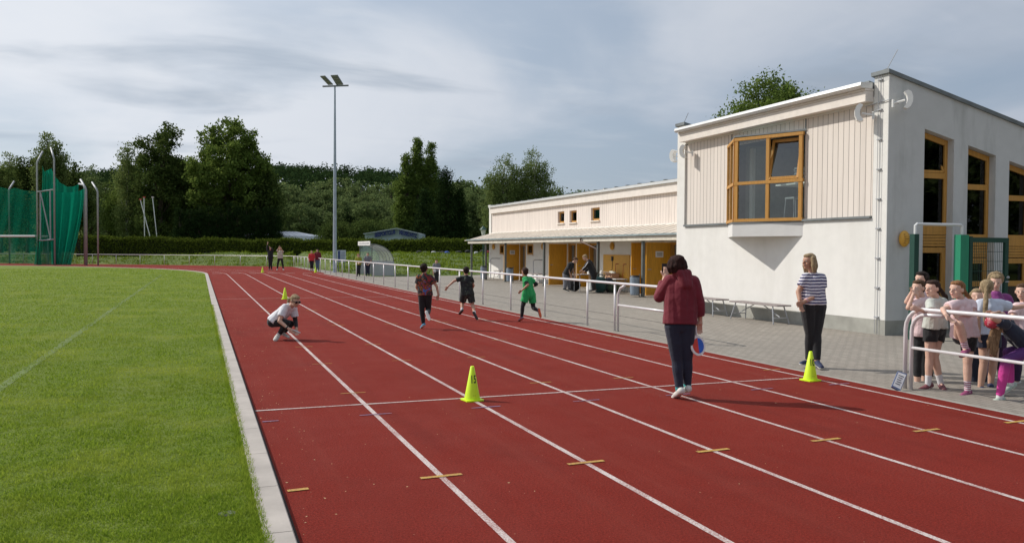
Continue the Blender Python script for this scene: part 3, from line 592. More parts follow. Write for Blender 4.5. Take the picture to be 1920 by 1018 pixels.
# ================================================================== low wing with canopy
XL = 16.5; YE = 49.05
lw = empty('low_wing', (16.5, 34, 0), 'long low cream changing wing with open ochre doors and a zinc canopy', 'building')
holes = [(27.72, 26.72, 0.02, 2.06), (29.0, 28.25, 0.02, 2.06), (30.6, 29.75, 1.50, 2.06), (34.75, 33.75, 0.02, 2.06), (37.15, 36.3, 0.02, 2.06), (42.6, 41.75, 1.48, 2.06), (43.7, 42.85, 0.02, 2.06), (47.1, 46.4, 1.48, 2.06)]
hs = sorted([(min(a, b), max(a, b), z0, z1) for a, b, z0, z1 in holes]); mb = MB(); y = 21.42
for a, b, z0, z1 in hs:
    mb.box(XL, XL+0.3, y, a, 0.0, 2.80); mb.box(XL, XL+0.3, a, b, z1, 2.80)
    if z0 > 0.1: mb.box(XL, XL+0.3, a, b, 0.0, z0)
    y = b
mb.box(XL, XL+0.3, y, YE, 0.0, 2.80); mb.build('front_wall', M_STUCL, lw)
mb = MB(); mb.box(XL-0.02, 30, YE-0.35, YE+.003, 0, 4.45); mb.box(XL-0.08, 30, YE-0.40, YE+0.05, 4.451, 4.52); mb.build('end_wall', M_STUC, lw)
uw = [(38.55, 37.75, 3.10, 3.68), (37.12, 36.3, 3.09, 3.67), (34.75, 33.85, 3.11, 3.70)]
us_ = sorted([(min(a, b), max(a, b), z0, z1) for a, b, z0, z1 in uw]); mb = MB(); y = 21.42
for a, b, z0, z1 in us_:
    mb.box(XL+0.03, XL+0.3, y, a, 2.80, 3.98); mb.box(XL+0.031, XL+0.3, a, b, z1, 3.98); mb.box(XL+0.031, XL+0.3, a, b, 2.80, z0); y = b
mb.box(XL+0.03, XL+0.3, y, YE-0.40, 2.80, 3.98); mb.build('board_cladding', M_BOARD2, lw)
mb = MB(); mb.box(XL-0.12, XL+0.2, 21.42, YE-0.40, 3.98, 4.33); mb.box(XL-0.09, XL-0.118, 33.2, 33.24, 3.95, 4.5); mb.build('eaves_fascia', M_FASC, lw)
mb = MB(); mb.box(XL-0.22, XL+0.2, 21.42, YE-0.39, 4.335, 4.44); mb.build('gutter', M_SHEET, lw)
mb = MB(); mb.prism([(XL-0.1, 21.42), (30, 21.42), (30, YE-0.4), (XL-0.1, YE-0.4)], 4.2, lambda x, y: 4.47-0.03*(x-XL)); 
for k in range(26): mb.box(XL-0.05, XL+0.1, 22.0+k*1.02, 22.1+k*1.02, 4.44, 4.52)
mb.build('roof', M_ZINC, lw)
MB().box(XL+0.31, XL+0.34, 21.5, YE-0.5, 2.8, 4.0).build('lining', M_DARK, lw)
for a, b, z0, z1 in us_:
    q = MB(); q.box(XL+0.13, XL+0.19, a+.003, a+0.09, z0, z1); q.box(XL+0.13, XL+0.19, b-0.09, b-.003, z0, z1); q.box(XL+0.13, XL+0.19, a+.09, b-.09, z0, z0+0.09); q.box(XL+0.13, XL+0.19, a+.09, b-.09, z1-0.09, z1-.003)
    f = q.build('upper_window_frame', M_WOODW, lw); MB().box(XL+0.15, XL+0.16, a+.09, b-.09, z0+.09, z1-.09).build('pane', M_GLASSD, f); MB().box(XL-0.05, XL+0.13, a-0.05, b+0.05, z0-0.05, z0-.003).build('sill', M_FASC, f)
def leaf_door(yh, w_, lab, sign=False, handle=True, ang=90, bar=False):
    """open leaf swung out from its hinge at (XL, yh)"""
    c_, s_ = math.cos(R_(ang)), math.sin(R_(ang)); d = np.array([-s_, -c_]); o_ = np.array([XL-0.03, yh]); n_ = np.array([d[1], -d[0]])
    if n_[1] > 0: n_ = -n_
    def pt(u, v, z): p = o_+d*u+n_*v; return (p[0], p[1], z)
    q = MB(); q.obox(pt(0, 0, 1.04), pt(w_, 0, 1.04), 0.05, 2.02); m_ = 0.09
    for (u0, u1, z0, z1) in ((m_, w_-m_, 1.93, 1.965), (m_, w_-m_, 0.12, 0.155), (m_, m_+0.035, 0.155, 1.93), (w_-m_-0.035, w_-m_, 0.155, 1.93)):
        q.obox(pt(u0, 0.030, (z0+z1)/2), pt(u1, 0.030, (z0+z1)/2), 0.016, z1-z0)
    e = q.build('door_leaf', M_DOOR, lw); 
    if lab: e['label'] = lab
    q = MB(); q.tube([pt(w_-0.07, 0.03, 1.02), pt(w_-0.07, 0.075, 1.02), pt(w_-0.19, 0.08, 1.02)], 0.012, 8); q.build('handle', M_STEEL, e)
    if sign:
        q = MB(); q.obox(pt(w_*0.30, 0.032, 1.60), pt(w_*0.62, 0.032, 1.60), 0.008, 0.23); q.obox(pt(w_*0.34, 0.0375, 1.60), pt(w_*0.58, 0.0375, 1.60), 0.003, 0.15, 1); q.build('notice', [M_PAPER, mat('pale_grey_print', (0.45, 0.42, 0.40), 0.8)], e)
    return e
leaf_door(43.80, 0.92, 'ochre open door with a paper notice, farthest of the row', True); leaf_door(37.30, 0.95, None); leaf_door(34.8, 0.62, None); leaf_door(28.95, 1.0, None); leaf_door(27.70, 1.05, 'ochre open door with a paper notice, nearest of the row', True)
for a, b, z0, z1 in hs:
    q = MB(); t = 0.09
    q.box(XL-0.02, XL+0.14, a+.003, a+t, z0, z1); q.box(XL-0.02, XL+0.14, b-t, b-.003, z0, z1); q.box(XL-0.02, XL+0.14, a+t, b-t, z1-t, z1-.003)
    if z0 > 0.1: q.box(XL-0.02, XL+0.14, a+t, b-t, z0, z0+t)
    f = q.build('door_frame' if z0 < 0.1 else 'window_frame', M_WOODW, lw)
    if z0 > 0.1: MB().box(XL+0.05, XL+0.06, a+t, b-t, z0+t, z1-t).build('pane', M_GLASSD, f); MB().box(XL-0.08, XL, a-0.05, b+0.05, z0-0.06, z0-.003).build('sill', M_FASC, f)
rmd = MB(); rmd.box(XL+1.6, XL+1.7, 26, 48, 0, 2.6)
for yy in (26.2, 28.1, 29.6, 31.5, 33.6, 34.9, 36.0, 37.4, 41.6, 42.75, 43.8, 48): rmd.box(XL+0.31, XL+1.6, yy, yy+0.06, 0, 2.6)
rmd.build('interior_partition', mat('dim_interior_plaster', (0.30, 0.28, 0.26), 0.9), lw)
# pipe handrails by the doors
for yy in (47.0, 40.2, 29.7, 28.6):
    q = MB(); q.tube([(XL-0.02, yy, 1.22), (XL-0.55, yy, 1.22), (XL-0.62, yy, 1.15), (XL-0.62, yy, 0.0)], 0.024, 8); q.build('handrail', M_STEEL, lw)
# canopy
cn = MB()
CX, CZ0, CZ1 = 14.90, 2.34, 2.76; CYE = 48.5
cn.add([(CX, 21.45, CZ0), (CX, CYE, CZ0), (XL, YE-0.4, CZ1), (XL, 21.45, CZ1), (CX, 21.45, CZ0-0.05), (CX, CYE, CZ0-0.05), (XL, YE-0.4, CZ1-0.05), (XL, 21.45, CZ1-0.05)],
       [(0, 3, 2, 1), (4, 5, 6, 7), (0, 1, 5, 4), (1, 2, 6, 5), (2, 3, 7, 6), (3, 0, 4, 7)])
cn.add([(CX, CYE, CZ0), (CX+.35, YE+1.2, CZ0), (XL+0.3, YE+1.2, CZ0), (XL, YE-0.4, CZ1), (CX, CYE, CZ0-.05), (CX+.35, YE+1.2, CZ0-.05), (XL+0.3, YE+1.2, CZ0-.05)], [(0, 1, 2, 3), (4, 6, 5), (0, 4, 5, 1), (1, 5, 6, 2)])
cn.build('canopy_roof', mat('weathered_zinc_roof', (0.60, 0.53, 0.45), 0.6, 0.2, 2, 0.1, 10, 0.0), lw)
q = MB()
for k in range(46):
    yy = 21.7+k*0.58
    q.obox((CX, yy, CZ0+0.006), (XL, yy, CZ1+0.006), 0.035, 0.014)
q.build('standing_seam', mat('seam_zinc', (0.30, 0.27, 0.23), 0.5, 0.15, 3, 0, 1, 0.2), lw)
MB().add([(CX+.1, 21.46, CZ0-0.045), (CX+.1, CYE-.12, CZ0-0.045), (XL-.002, CYE-.12, CZ1-0.065), (XL-.002, 21.46, CZ1-0.065)], [(0, 1, 2, 3)]).build('soffit', M_FASC, lw)
q = MB(); q.box(CX-0.08, CX+0.0, 21.45, CYE+0.05, 2.29, 2.36); q.build('canopy_gutter', M_ZINC2, lw)
q = MB(); q.box(CX+0.01, CX+0.09, 21.45, CYE, 2.11, 2.262); q.box(CX+0.09, XL, CYE-0.1, CYE-0.02, 2.11, 2.25)
for k in range(14): q.box(CX+0.1, XL-0.001, 22.5+k*1.9, 22.58+k*1.9, 2.13, 2.25)
q.build('canopy_beam', mat('cream_beam', (0.62, 0.57, 0.48), 0.7, 0.15, 4), lw)
for yy in (23.5, 27.35, 31.1, 36.9, 42.3, 45.6, 48.3):
    q = MB(); q.box(CX+0.14, CX+0.24, yy-0.05, yy+0.05, 0.0, 2.11); q.box(CX+0.11, CX+0.27, yy-.08, yy+.08, -0.003, 0.02); q.build('canopy_post', M_POST, lw)
q = MB(); q.tube([(CX-0.05, 32.3, 2.27), (CX-0.05, 32.3, 2.12), (CX+0.30, 31.45, 1.80), (CX+0.30, 31.35, 0.05)], 0.04, 10); q.build('downpipe', mat('brown_zinc', (0.16, 0.11, 0.09), 0.5, 0.2, 4, 0, 1, 0.4), lw)
for yy, lab in ((48.1, 'oval ochre lamp by the far corner of the low wing'), (40.25, 'oval ochre lamp between the farthest door and the next'), (32.43, 'oval ochre lamp above the ochre wash board')): oval_lamp((XL-0.05, yy, 1.93), (-1, 0), lab, 0.155)
# ochre splash board with taps
wb = empty('wash_board', (XL, 32.1, 0.6), 'ochre splash board with taps and hoses on the wing wall', 'wash station')
q = MB(); q.prism([(XL-0.05, 30.9), (XL, 30.9), (XL, 33.3), (XL-0.05, 33.3)], 0.2, 1.55); q.build('board', M_OCH, wb)
for yy in (31.95, 31.25):
    q = MB(); q.tube([(XL-0.05, yy-0.12, 1.15), (XL-0.05, yy+0.12, 1.15)], 0.018, 8); q.tube([(XL-0.05, yy, 1.15), (XL-0.14, yy, 1.14), (XL-0.14, yy, 1.05)], 0.014, 8); q.build('tap', mat('red_brass', (0.35, 0.05, 0.03), 0.4), wb)
    q = MB(); q.tube([(XL-0.14, yy, 1.05), (XL-0.13, yy+0.03, 0.8), (XL-0.12, yy+0.12, 0.55), (XL-0.1, yy+0.2, 0.45)], 0.012, 8); q.build('hose', mat('red_hose', (0.45, 0.07, 0.03), 0.5), wb)
q = MB(); q.box(XL-0.10, XL-0.05, 32.32, 32.44, 1.28, 1.48); q.tube([(XL-0.07, 32.38, 1.28), (XL-0.07, 32.40, 0.9), (XL-0.07, 32.7, 0.7)], 0.01, 6); q.build('soap_box', M_BLACK, wb)
# bins
def bin_(x, y, lab, z=0):
    e = empty('litter_bin', (x, y, z), lab, 'bin', 'round grey litter bins'); q = MB(); q.tube([(x, y, 0.06), (x, y, 0.10), (x, y, 0.72), (x, y, 0.74)], [0.15, 0.17, 0.185, 0.18], 18); q.build('body', mat('blue_grey_sheet', (0.22, 0.27, 0.33), 0.5, 0.12, 3, 0, 1, 0.2), e, smooth=False)
    q = MB(); q.tube([(x, y, 0.742), (x, y, 0.80)], [0.185, 0.16], 18); q.build('hood', M_BLACK, e); MB().tube([(x+0.2, y, 0), (x+0.2, y, 0.85)], 0.02, 8).build('mounting_post', M_POST, e)
bin_(14.80, 27.45, 'grey litter bin with black hood at the nearest canopy post'); bin_(14.85, 41.0, 'grey litter bin at the canopy post by the farthest door'); bin_(14.85, 45.3, 'grey litter bin beside the far end bench')

# ================================================================== benches
def bench(cx_, cy_, ln_, lab, yaw=0.0, h=0.44, m=None, wd=0.42):
    e = empty('folding_bench', (cx_, cy_, 0), lab, 'bench', 'folding benches along the walls'); c_, s_ = math.cos(yaw), math.sin(yaw)
    def pt(u, v, z): return (cx_+v*c_-u*s_, cy_+v*s_+u*c_, z)
    q = MB()
    for k in range(3): 
        v = (k-1)*wd/3; q.obox(pt(-ln_/2, v, h), pt(ln_/2, v, h), wd/3-0.012, 0.035)
    q.build('seat', m or mat('weathered_grey_plank', (0.27, 0.23, 0.22), 0.8, 0.2, 12, 0.3, 30), e)
    for sgn in (-1, 1):
        for v in (-1, 1):
            q = MB(); q.tube([pt(sgn*(ln_/2-0.22), v*wd*0.38, h-0.02), pt(sgn*(ln_/2-0.10), v*wd*0.55, 0)], 0.016, 8); q.build('leg', M_STEEL, e)
        q = MB(); q.tube([pt(sgn*(ln_/2-0.16), 0, 0.16), pt(sgn*0.18, 0, h-0.03)], 0.013, 8); q.tube([pt(sgn*(ln_/2-0.12), -wd*0.5, 0.14), pt(sgn*(ln_/2-0.12), wd*0.5, 0.14)], 0.012, 8); q.build('strut', M_STEEL, e)
bench(12.47, 17.0, 1.9, 'grey folding bench nearer the gable, under the bay window shadow'); bench(12.47, 19.45, 1.85, 'grey folding bench farther along under the white wall')
bench(16.0, 45.3, 2.0, 'grey bench by the far end of the low wing', 0, 0.5); bench(16.0, 40.3, 2.0, 'grey bench between the farthest door and the next', 0, 0.5)

# ================================================================== things under the canopy
t = empty('folding_table', (14.95, 31.25, 0), 'folding table with papers where two people sort things', 'table')
q = MB(); q.box(14.2, 15.5, 31.1, 31.75, 0.70, 0.735); q.build('table_top', mat('brown_laminate', (0.34, 0.27, 0.22), 0.5), t)
for x in (14.28, 15.42):
    for y in (31.15, 31.7): MB().tube([(x, y, 0), (x, y, 0.70)], 0.018, 8).build('leg', M_STEEL, t)
q = MB(); q.tube([(14.82, 31.3, 0.736), (14.82, 31.3, 0.98)], [0.12, 0.135], 16); tag(q.build('white_bucket', M_WHITEP), 'white bucket standing on the folding table', 'bucket')
q = MB()
for k in range(6): q.box(14.35+k*0.12, 14.44+k*0.12, 31.15+0.07*(k % 3), 31.27+0.07*(k % 3), 0.737, 0.75+0.01*(k % 2)) if k not in (3, 4) else None
tag(q.build('paper_pile', M_PAPER), 'papers and small bits spread on the folding table', 'papers')
def bag(p, r, c, lab, name='bag', grp=None, seed=0, strap=True):
    rg2 = random.Random(seed); e = empty(name, p, lab, 'bag', grp); q = MB(); q.ell((p[0], p[1], p[2]+r[2]*0.92), r, nu=16, nv=10)
    for i, v in enumerate(q.v): k = 1+0.16*math.sin(v[0]*23+seed)*math.cos(v[1]*19)+0.1*math.sin(v[2]*31+seed); q.v[i] = (p[0]+(v[0]-p[0])*k, p[1]+(v[1]-p[1])*k, max(p[2]+0.0, v[2]))
    q.build('bag_body', c, e, smooth=True)
    if strap:
        q = MB(); z = p[2]+r[2]*1.7; q.tube([(p[0]-r[0]*.5, p[1], z), (p[0]-r[0]*.25, p[1], z+r[2]*.5), (p[0]+r[0]*.25, p[1], z+r[2]*.5), (p[0]+r[0]*.5, p[1], z)], max(0.008, r[0]*0.05), 6); q.build('strap', c, e)
bag((14.95, 30.6, 0), (0.33, 0.25, 0.34), fabric('teal_sack', (0.015, 0.07, 0.075)), 'big teal sack on the paving in front of the folding table', seed=2)
bag((15.45, 30.35, 0), (0.25, 0.2, 0.24), fabric('olive_sack', (0.04, 0.06, 0.03)), 'dark olive bag beside the teal sack', seed=3)
bag((15.55, 31.0, 0), (0.26, 0.22, 0.32), fabric('navy_backpack', (0.01, 0.012, 0.03)), 'navy backpack leaning by the folding table end', 'backpack', seed=5)
bag((14.35, 31.9, 0), (0.3, 0.2, 0.28), fabric('black_holdall', (0.01, 0.01, 0.012)), 'black holdall under the folding table', 'bag', seed=6)
t = empty('white_table', (16.1, 31.9, 0), 'white trestle table standing before the ochre wash board', 'table')
q = MB(); q.box(15.85, 16.4, 30.95, 32.9, 0.50, 0.54); q.box(15.852, 15.87, 31.9, 32.9, 0.1, 0.5); q.build('table_top', M_WHITEP, t)
for y in (31.05, 32.8):
    for x in (15.9, 16.35): MB().tube([(x, y, 0), (x, y, 0.50)], 0.018, 8).build('leg', M_STEEL, t)
e = empty('cardboard_box', (16.1, 31.9, 0.54), 'open cardboard box stuffed with paper on the white table', 'box')
q = MB(); x0, x1, y0, y1, z0, z1 = 15.95, 16.3, 31.5, 32.1, 0.541, 0.76
q.box(x0, x1, y0, y0+.01, z0, z1); q.box(x0, x1, y1-.01, y1, z0, z1); q.box(x0, x0+.01, y0+.01, y1-.01, z0, z1); q.box(x1-.01, x1, y0+.01, y1-.01, z0, z1); q.box(x0+.01, x1-.01, y0+.01, y1-.01, z0, z0+.01); q.build('carton', mat('brown_cardboard', (0.40, 0.22, 0.13), 0.8), e)
q = MB(); q.obox((x0-0.08, y0, z1+0.03), (x0-0.08, y1, z1+0.03), 0.16, 0.008, up=(0.5, 0, 1)); q.build('flap', mat('pale_cardboard', (0.55, 0.42, 0.32), 0.8), e)
q = MB(); q.ell((16.12, 31.8, 0.74), (0.16, 0.28, 0.12)); q.build('wrapping', mat('crumpled_paper', (0.62, 0.62, 0.55), 0.8, 0.2, 12, 1.0, 14, 0, 0.05), e)
e = empty('water_canister', (16.1, 32.75, 0.54), 'white plastic canister on the end of the white table', 'canister'); q = MB(); q.tube([(16.1, 32.75, 0.541), (16.1, 32.75, 0.80), (16.1, 32.75, 0.84)], [0.085, 0.085, 0.04], 14); q.build('canister_body', M_WHITEP, e); MB().tube([(16.1, 32.75, 0.84), (16.1, 32.75, 0.89)], 0.03, 10).build('cap', M_WHITEP, e)
for (y, lab) in ((33.0, 'clear plastic drum on the paving at the white table'),):
    q = MB(); q.tube([(15.75, y, 0), (15.75, y, 0.44)], 0.15, 16); 
    for z in (0.1, 0.2, 0.3, 0.4): q.tube([(15.75, y, z), (15.75, y, z+0.02)], 0.158, 16)
    tag(q.build('plastic_drum', mat('milky_plastic', (0.6, 0.62, 0.62), 0.4)), lab, 'drum')
q = MB(); q.box(15.6, 16.0, 30.9, 31.3, 0, 0.06); q.tube([(15.8, 31.1, 0.06), (15.8, 31.1, 0.40)], 0.17, 14); tag(q.build('cable_reel', M_BLACK), 'dark round reel standing under the white table', 'reel')

# ================================================================== green gate at the gable
gt_ = empty('green_gate', (13.4, 12.5, 0), 'green steel gate frame with white top bar by the gable door', 'gate')
MB().box(12.66, 12.78, 12.44, 12.56, 0, 2.09).build('post', M_DGREEN, gt_)
MB().box(13.84, 13.96, 12.40, 12.56, 0.0, 2.09).build('post', M_GREEN, gt_); MB().box(13.965, 14.09, 12.42, 12.56, 0.0, 2.09).build('post', M_GREEN, gt_)
q = MB(); q.tube([(12.74, 12.5, 2.09), (12.74, 12.5, 2.26), (12.78, 12.5, 2.29), (13.94, 12.5, 2.29), (13.98, 12.5, 2.26), (13.98, 12.5, 2.09)], 0.03, 10); q.build('top_bar', M_SHEET, gt_)
q = MB(); q.box(14.16, 14.24, 12.46, 12.52, 0.08, 2.06); q.box(15.16, 15.26, 12.46, 12.52, 0.08, 2.04); q.box(14.24, 15.16, 12.46, 12.52, 1.94, 2.04); q.box(14.24, 15.16, 12.46, 12.52, 0.08, 0.18); lf = q.build('gate_leaf', M_DGREEN, gt_)
q = MB()
for x in np.arange(14.28, 15.15, 0.05): q.box(x-0.003, x+0.003, 12.487, 12.493, 0.18, 1.94)
for z in np.arange(0.35, 1.9, 0.2): q.box(14.24, 15.16, 12.48, 12.486, z-0.005, z+0.005)
q.build('wire_mesh', M_DGREEN, lf); q = MB(); q.tube([(15.2, 12.45, 1.13), (15.2, 12.40, 1.13), (15.1, 12.39, 1.13)], 0.012, 8); q.ell((15.2, 12.42, 1.22), (0.035, 0.03, 0.03)); q.build('handle', M_STEEL, lf)
# ================================================================== rail fences
def rail_fence(pts, posts, lab, end_loop=None):
    p0 = pts[0]; e = empty('tube_fence', (p0[0], p0[1], 0), lab, 'fence'); H = 1.025
    q = MB(); rail = [(x, y, H) for x, y in pts]
    if end_loop: rail = end_loop+rail
    q.tube(rail, 0.027, 12); q.build('top_rail', M_ALU, e, smooth=True)
    for x, y in posts: MB().tube([(x, y, -0.02), (x, y, H-0.03)], 0.024, 10).build('post', M_ALU, e, smooth=True)
    return e
posts = [(7.9, 15.95)]+[(7.9+0.0007*(k*2.53), 17.3+2.53*k) for k in range(26)]
FP = [(7.95, 82.0), (0.9, 88.0), (-6.3, 94.0), (-18.1, 101.0), (-34, 106.5), (-60, 108)]
for i in range(len(FP)-1):
    a, b = np.array(FP[i]), np.array(FP[i+1]); n_ = max(1, int(np.linalg.norm(b-a)/2.6))
    for k in range(n_): 
        p = a+(b-a)*k/n_; posts.append((p[0], p[1]-0.1))
def arc_loop(x, y, dr, H=1.025, r=0.26):
    return [(x, y, -0.02), (x, y, H-r)]+[(x, y+dr*(r-r*math.cos(R_(a))), H-r+r*math.sin(R_(a))) for a in (18, 36, 54, 72, 90)]
f1 = rail_fence([(7.9, 13.7), (7.9, 15.95), (7.9, 40), (7.95, 81.9)]+[(x, y-0.1) for x, y in FP[1:]], posts, 'long white tube rail fence running beside the straight and round the far bend', arc_loop(7.9, 13.25, 1))
q = MB(); q.tube(arc_loop(7.9, 13.42, 1, 0.98, 0.24)+[(7.9, 13.9, 0.985)], 0.026, 10); q.tube([(7.9, 15.80, -0.02), (7.9, 15.80, 0.80), (7.9, 15.70, 0.93), (7.9, 15.5, 0.99)], 0.026, 10); q.build('brace_loop', M_ALU, f1, smooth=True)
MB().tube([(7.9, 15.78, 0.56), (7.9, 13.43, 0.56)], 0.024, 10).build('lower_rail', M_ALU, f1, smooth=True)
e = empty('tube_fence', (7.9, 7.97, 0), 'near white tube rail with rounded end, children leaning on it', 'fence')
q = MB(); q.tube(arc_loop(7.9, 8.06, -1, 1.015)+[(7.9, 6.0, 1.015), (7.9, 1.0, 1.015)], 0.026, 14); q.build('top_rail', M_ALU, e, smooth=True)
q = MB(); q.tube(arc_loop(7.9, 7.965, -1, 0.955, 0.22)+[(7.9, 7.5, 0.958)], 0.024, 12); q.build('brace_loop', M_ALU, e, smooth=True)
MB().tube([(7.9, 7.95, 0.525), (7.9, 3.0, 0.525)], 0.019, 12).build('lower_rail', M_ALU, e, smooth=True)
for y in (5.3, 2.8): MB().tube([(7.9, y, -0.02), (7.9, y, 1.02)], 0.026, 12).build('post', M_ALU, e, smooth=True)
# notice board leaning on the rail end
D_ = depth((7.72, 7.95, 0.1)); c4 = [P3(1684, 695, D_+0.10), P3(1701, 701, D_+0.08), P3(1688.5, 732.5, D_-0.06), P3(1672, 724, D_-0.04)]
e = empty('notice_board', (7.75, 7.9, 0), 'tilted white lane notice leaning on the foot of the rounded rail', 'sign')
ca = np.array(c4); nn = np.cross(ca[1]-ca[0], ca[3]-ca[0]); nn /= np.linalg.norm(nn)
if nn @ cf > 0: nn = -nn
q = MB(); q.add(list(ca-nn*0.0)+list(ca-nn*0.03), [(0, 1, 2, 3)[::1], (7, 6, 5, 4), (0, 4, 5, 1), (1, 5, 6, 2), (2, 6, 7, 3), (3, 7, 4, 0)]); q.build('frame', mat('blue_grey_frame', (0.13, 0.18, 0.32), 0.5), e)
cc = ca.mean(0); sh = [cc+(p-cc)*0.86+nn*0.003 for p in ca]; q = MB(); q.add(sh, [(0, 1, 2, 3)]); q.build('sheet', M_PAPER, e)
q = MB(); ax, ay = (ca[1]-ca[0]), (ca[3]-ca[0])
for k in range(5):
    v = 0.22+0.13*k; a_ = ca[0]+ay*v+ax*(0.22+0.05*(k % 2))+nn*0.005; b_ = ca[0]+ay*v+ax*(0.80-0.06*(k % 3))+nn*0.005; q.add([a_, b_, b_+ay*0.05, a_+ay*0.05], [(0, 1, 2, 3)])
q.build('print', M_INK, e)

# ================================================================== floodlight mast
mx_, my_ = 8.81, 61.6
e = empty('floodlight_mast', (mx_, my_, 0), 'tall slender grey floodlight mast with tilted lamp panels beside the fence', 'floodlight')
q = MB(); q.tube([(mx_, my_, -0.02), (mx_, my_, 7), (mx_, my_, 13.6)], [0.15, 0.11, 0.06], 14); q.box(mx_-.09, mx_+.09, my_-.25, my_-.1, 0.25, 0.5); q.build('pole', mat('mast_galvanised', (0.36, 0.42, 0.48), 0.5, 0.12, 3, 0, 1, 0.35), e, smooth=False)
q = MB(); q.obox((mx_-0.9*cr[0], my_-0.9*cr[1], 13.62), (mx_+1.0*cr[0], my_+1.0*cr[1], 13.70), 0.10, 0.10); q.build('cross_arm', M_POST, e)
def flood(u0, du, top):
    c = np.array([mx_, my_, 13.75])+cr*u0; up = np.array([0, 0, 1.0])*0.80+cr*du+(-np.array([cf[0], cf[1], 0]))*0.25; up /= np.linalg.norm(up); sdv = cr*0.93+np.array([cf[0], cf[1], 0])*(-0.25 if du > -.8 else -0.6); sdv /= np.linalg.norm(sdv); nrm = np.cross(sdv, up); nrm /= np.linalg.norm(nrm); wd, ln_ = top
    q = MB(); vs = [c+sdv*i*wd/2+up*j*ln_+nrm*k*0.06 for k in (-1, 1) for j in (0, 1) for i in (-1, 1)]
    q.add(vs, [(0, 2, 3, 1), (4, 5, 7, 6), (0, 1, 5, 4), (2, 6, 7, 3), (0, 4, 6, 2), (1, 3, 7, 5)])
    f = q.build('lamp_panel', M_POST, e); q = MB()
    for j in range(4):
        for s_ in (-1, 1):
            a = c+up*(0.06+j*ln_/4)+nrm*0.068*s_; b = a+up*(ln_/4-0.1); q.add([a-sdv*wd*.42, a+sdv*wd*.42, b+sdv*wd*.42, b-sdv*wd*.42], [(0, 1, 2, 3)])
    q.build('led_array', mat('led_glass', (0.20, 0.21, 0.19), 0.3, 0.2, 8), f)
flood(-0.30, -0.75, (0.36, 0.85)); flood(0.38, -0.48, (0.52, 0.80))
q = MB(); q.box(mx_+0.15, mx_+0.22, my_+1.0, my_+1.06, 0.3, 1.9); q.box(mx_+0.45, mx_+0.5, my_+1.0, my_+1.06, 0.3, 1.9)
e = empty('info_board', (9.5, 63.5, 0), 'small white and blue board standing behind the floodlight mast', 'sign')
MB().box(9.35, 9.40, 63.5, 63.55, 0, 1.6).build('post', M_POST, e); MB().box(9.80, 9.85, 63.5, 63.55, 0, 1.6).build('post', M_POST, e); MB().box(9.28, 9.92, 63.46, 63.495, 0.75, 1.65).build('panel', mat('pale_blue_panel', (0.50, 0.56, 0.62), 0.5), e)
q = MB(); q.box(9.32, 9.50, 63.45, 63.459, 0.8, 1.6)
for k in range(5): q.box(9.55, 9.86, 63.45, 63.459, 0.85+k*0.15, 0.90+k*0.15)
q.build('print', mat('navy_print', (0.05, 0.08, 0.2), 0.6), e)

# ================================================================== team shelter
e = empty('team_shelter', (10.6, 55.5, 0), 'curved clear team shelter with grey side panel and white name board', 'shelter')
sx0, sx1, sy0, sy1 = 9.93, 11.35, 53.3, 57.6
arc = [(sx0+(sx1-sx0)*math.sin(R_(a)), 0.95+1.10*math.cos(R_(a))) for a in np.arange(0, 91, 10)]
M_PLEX = m_net('scratched_clear_plastic', (0.62, 0.66, 0.62), 0.55); M_PLEXD = m_net('dim_clear_plastic', (0.30, 0.42, 0.42), 0.45)
q = MB(); q.box(sx0, sx1+0.03, sy0, sy0+0.04, 0, 0.95); q.build('side_panel', mat('pale_grey_sheet', (0.42, 0.45, 0.46), 0.5, 0.08, 3), e)
q = MB(); q.box(sx0, sx1+0.03, sy1, sy1+0.04, 0, 0.95); q.build('side_panel', mat('pale_grey_sheet', (0.42, 0.45, 0.46)), e)
q = MB(); q.box(sx1, sx1+0.04, sy0+.04, sy1, 0, 0.95); q.build('back_panel', mat('pale_grey_sheet', (0.42, 0.45, 0.46)), e)
q = MB(); n_ = len(arc); q.add([(x, y, z) for y in (sy0+.02, sy1) for x, z in arc], [(i, i+1, i+1+n_, i+n_) for i in range(n_-1)]); q.build('curved_roof', M_PLEX, e)
q = MB(); q.add([(x, sy1, z) for x, z in arc]+[(sx0, sy1, 0.95)], [tuple(range(n_+1))]); q.build('end_window', M_PLEXD, e)
q = MB(); q.add([(x, sy0+.02, z) for x, z in arc]+[(sx0, sy0+.02, 0.95)], [tuple(range(n_+1))]); q.build('end_window', m_net('very_clear_plastic', (0.5, 0.55, 0.5), 0.22), e)
for y in (sy0+.02, sy0+1.1, sy0+2.15, sy0+3.2, sy1): MB().tube([(x, y, z) for x, z in arc], 0.028, 8).build('hoop', M_POST, e)
for y in (sy0+0.02, sy1): MB().tube([(sx0, y, 0), (sx0, y, 2.05)], 0.03, 8).build('post', M_POST, e)
for k, (a_, z_) in enumerate(((sx1, 0.95), (arc[5][0], arc[5][1]), (sx0, 2.05))): MB().tube([(a_, sy0, z_), (a_, sy1, z_)], 0.025, 8).build('purlin', M_POST, e)
q = MB(); q.box(sx0-0.10, sx0-0.06, sy0+0.2, sy1+0.2, 1.98, 2.26); nb = q.build('name_board', M_WHITEP, e)
q = MB(); rq = random.Random(2); y = sy0+0.5
while y < sy1-0.2: wd = rq.uniform(0.08, 0.2); q.box(sx0-0.106, sx0-0.101, y, y+wd, 2.07, 2.07+rq.uniform(0.07, 0.11)); y += wd+rq.uniform(0.05, 0.25 if rq.random() < .2 else 0.09)
q.build('worn_lettering', mat('faded_grey_lettering', (0.34, 0.35, 0.37), 0.8), nb)
q = MB(); q.box(10.9, 11.3, sy0+.3, sy1-.3, 0.42, 0.47); 
for y in (sy0+.6, sy1-.6): q.box(11.05, 11.15, y, y+.05, 0, 0.42)
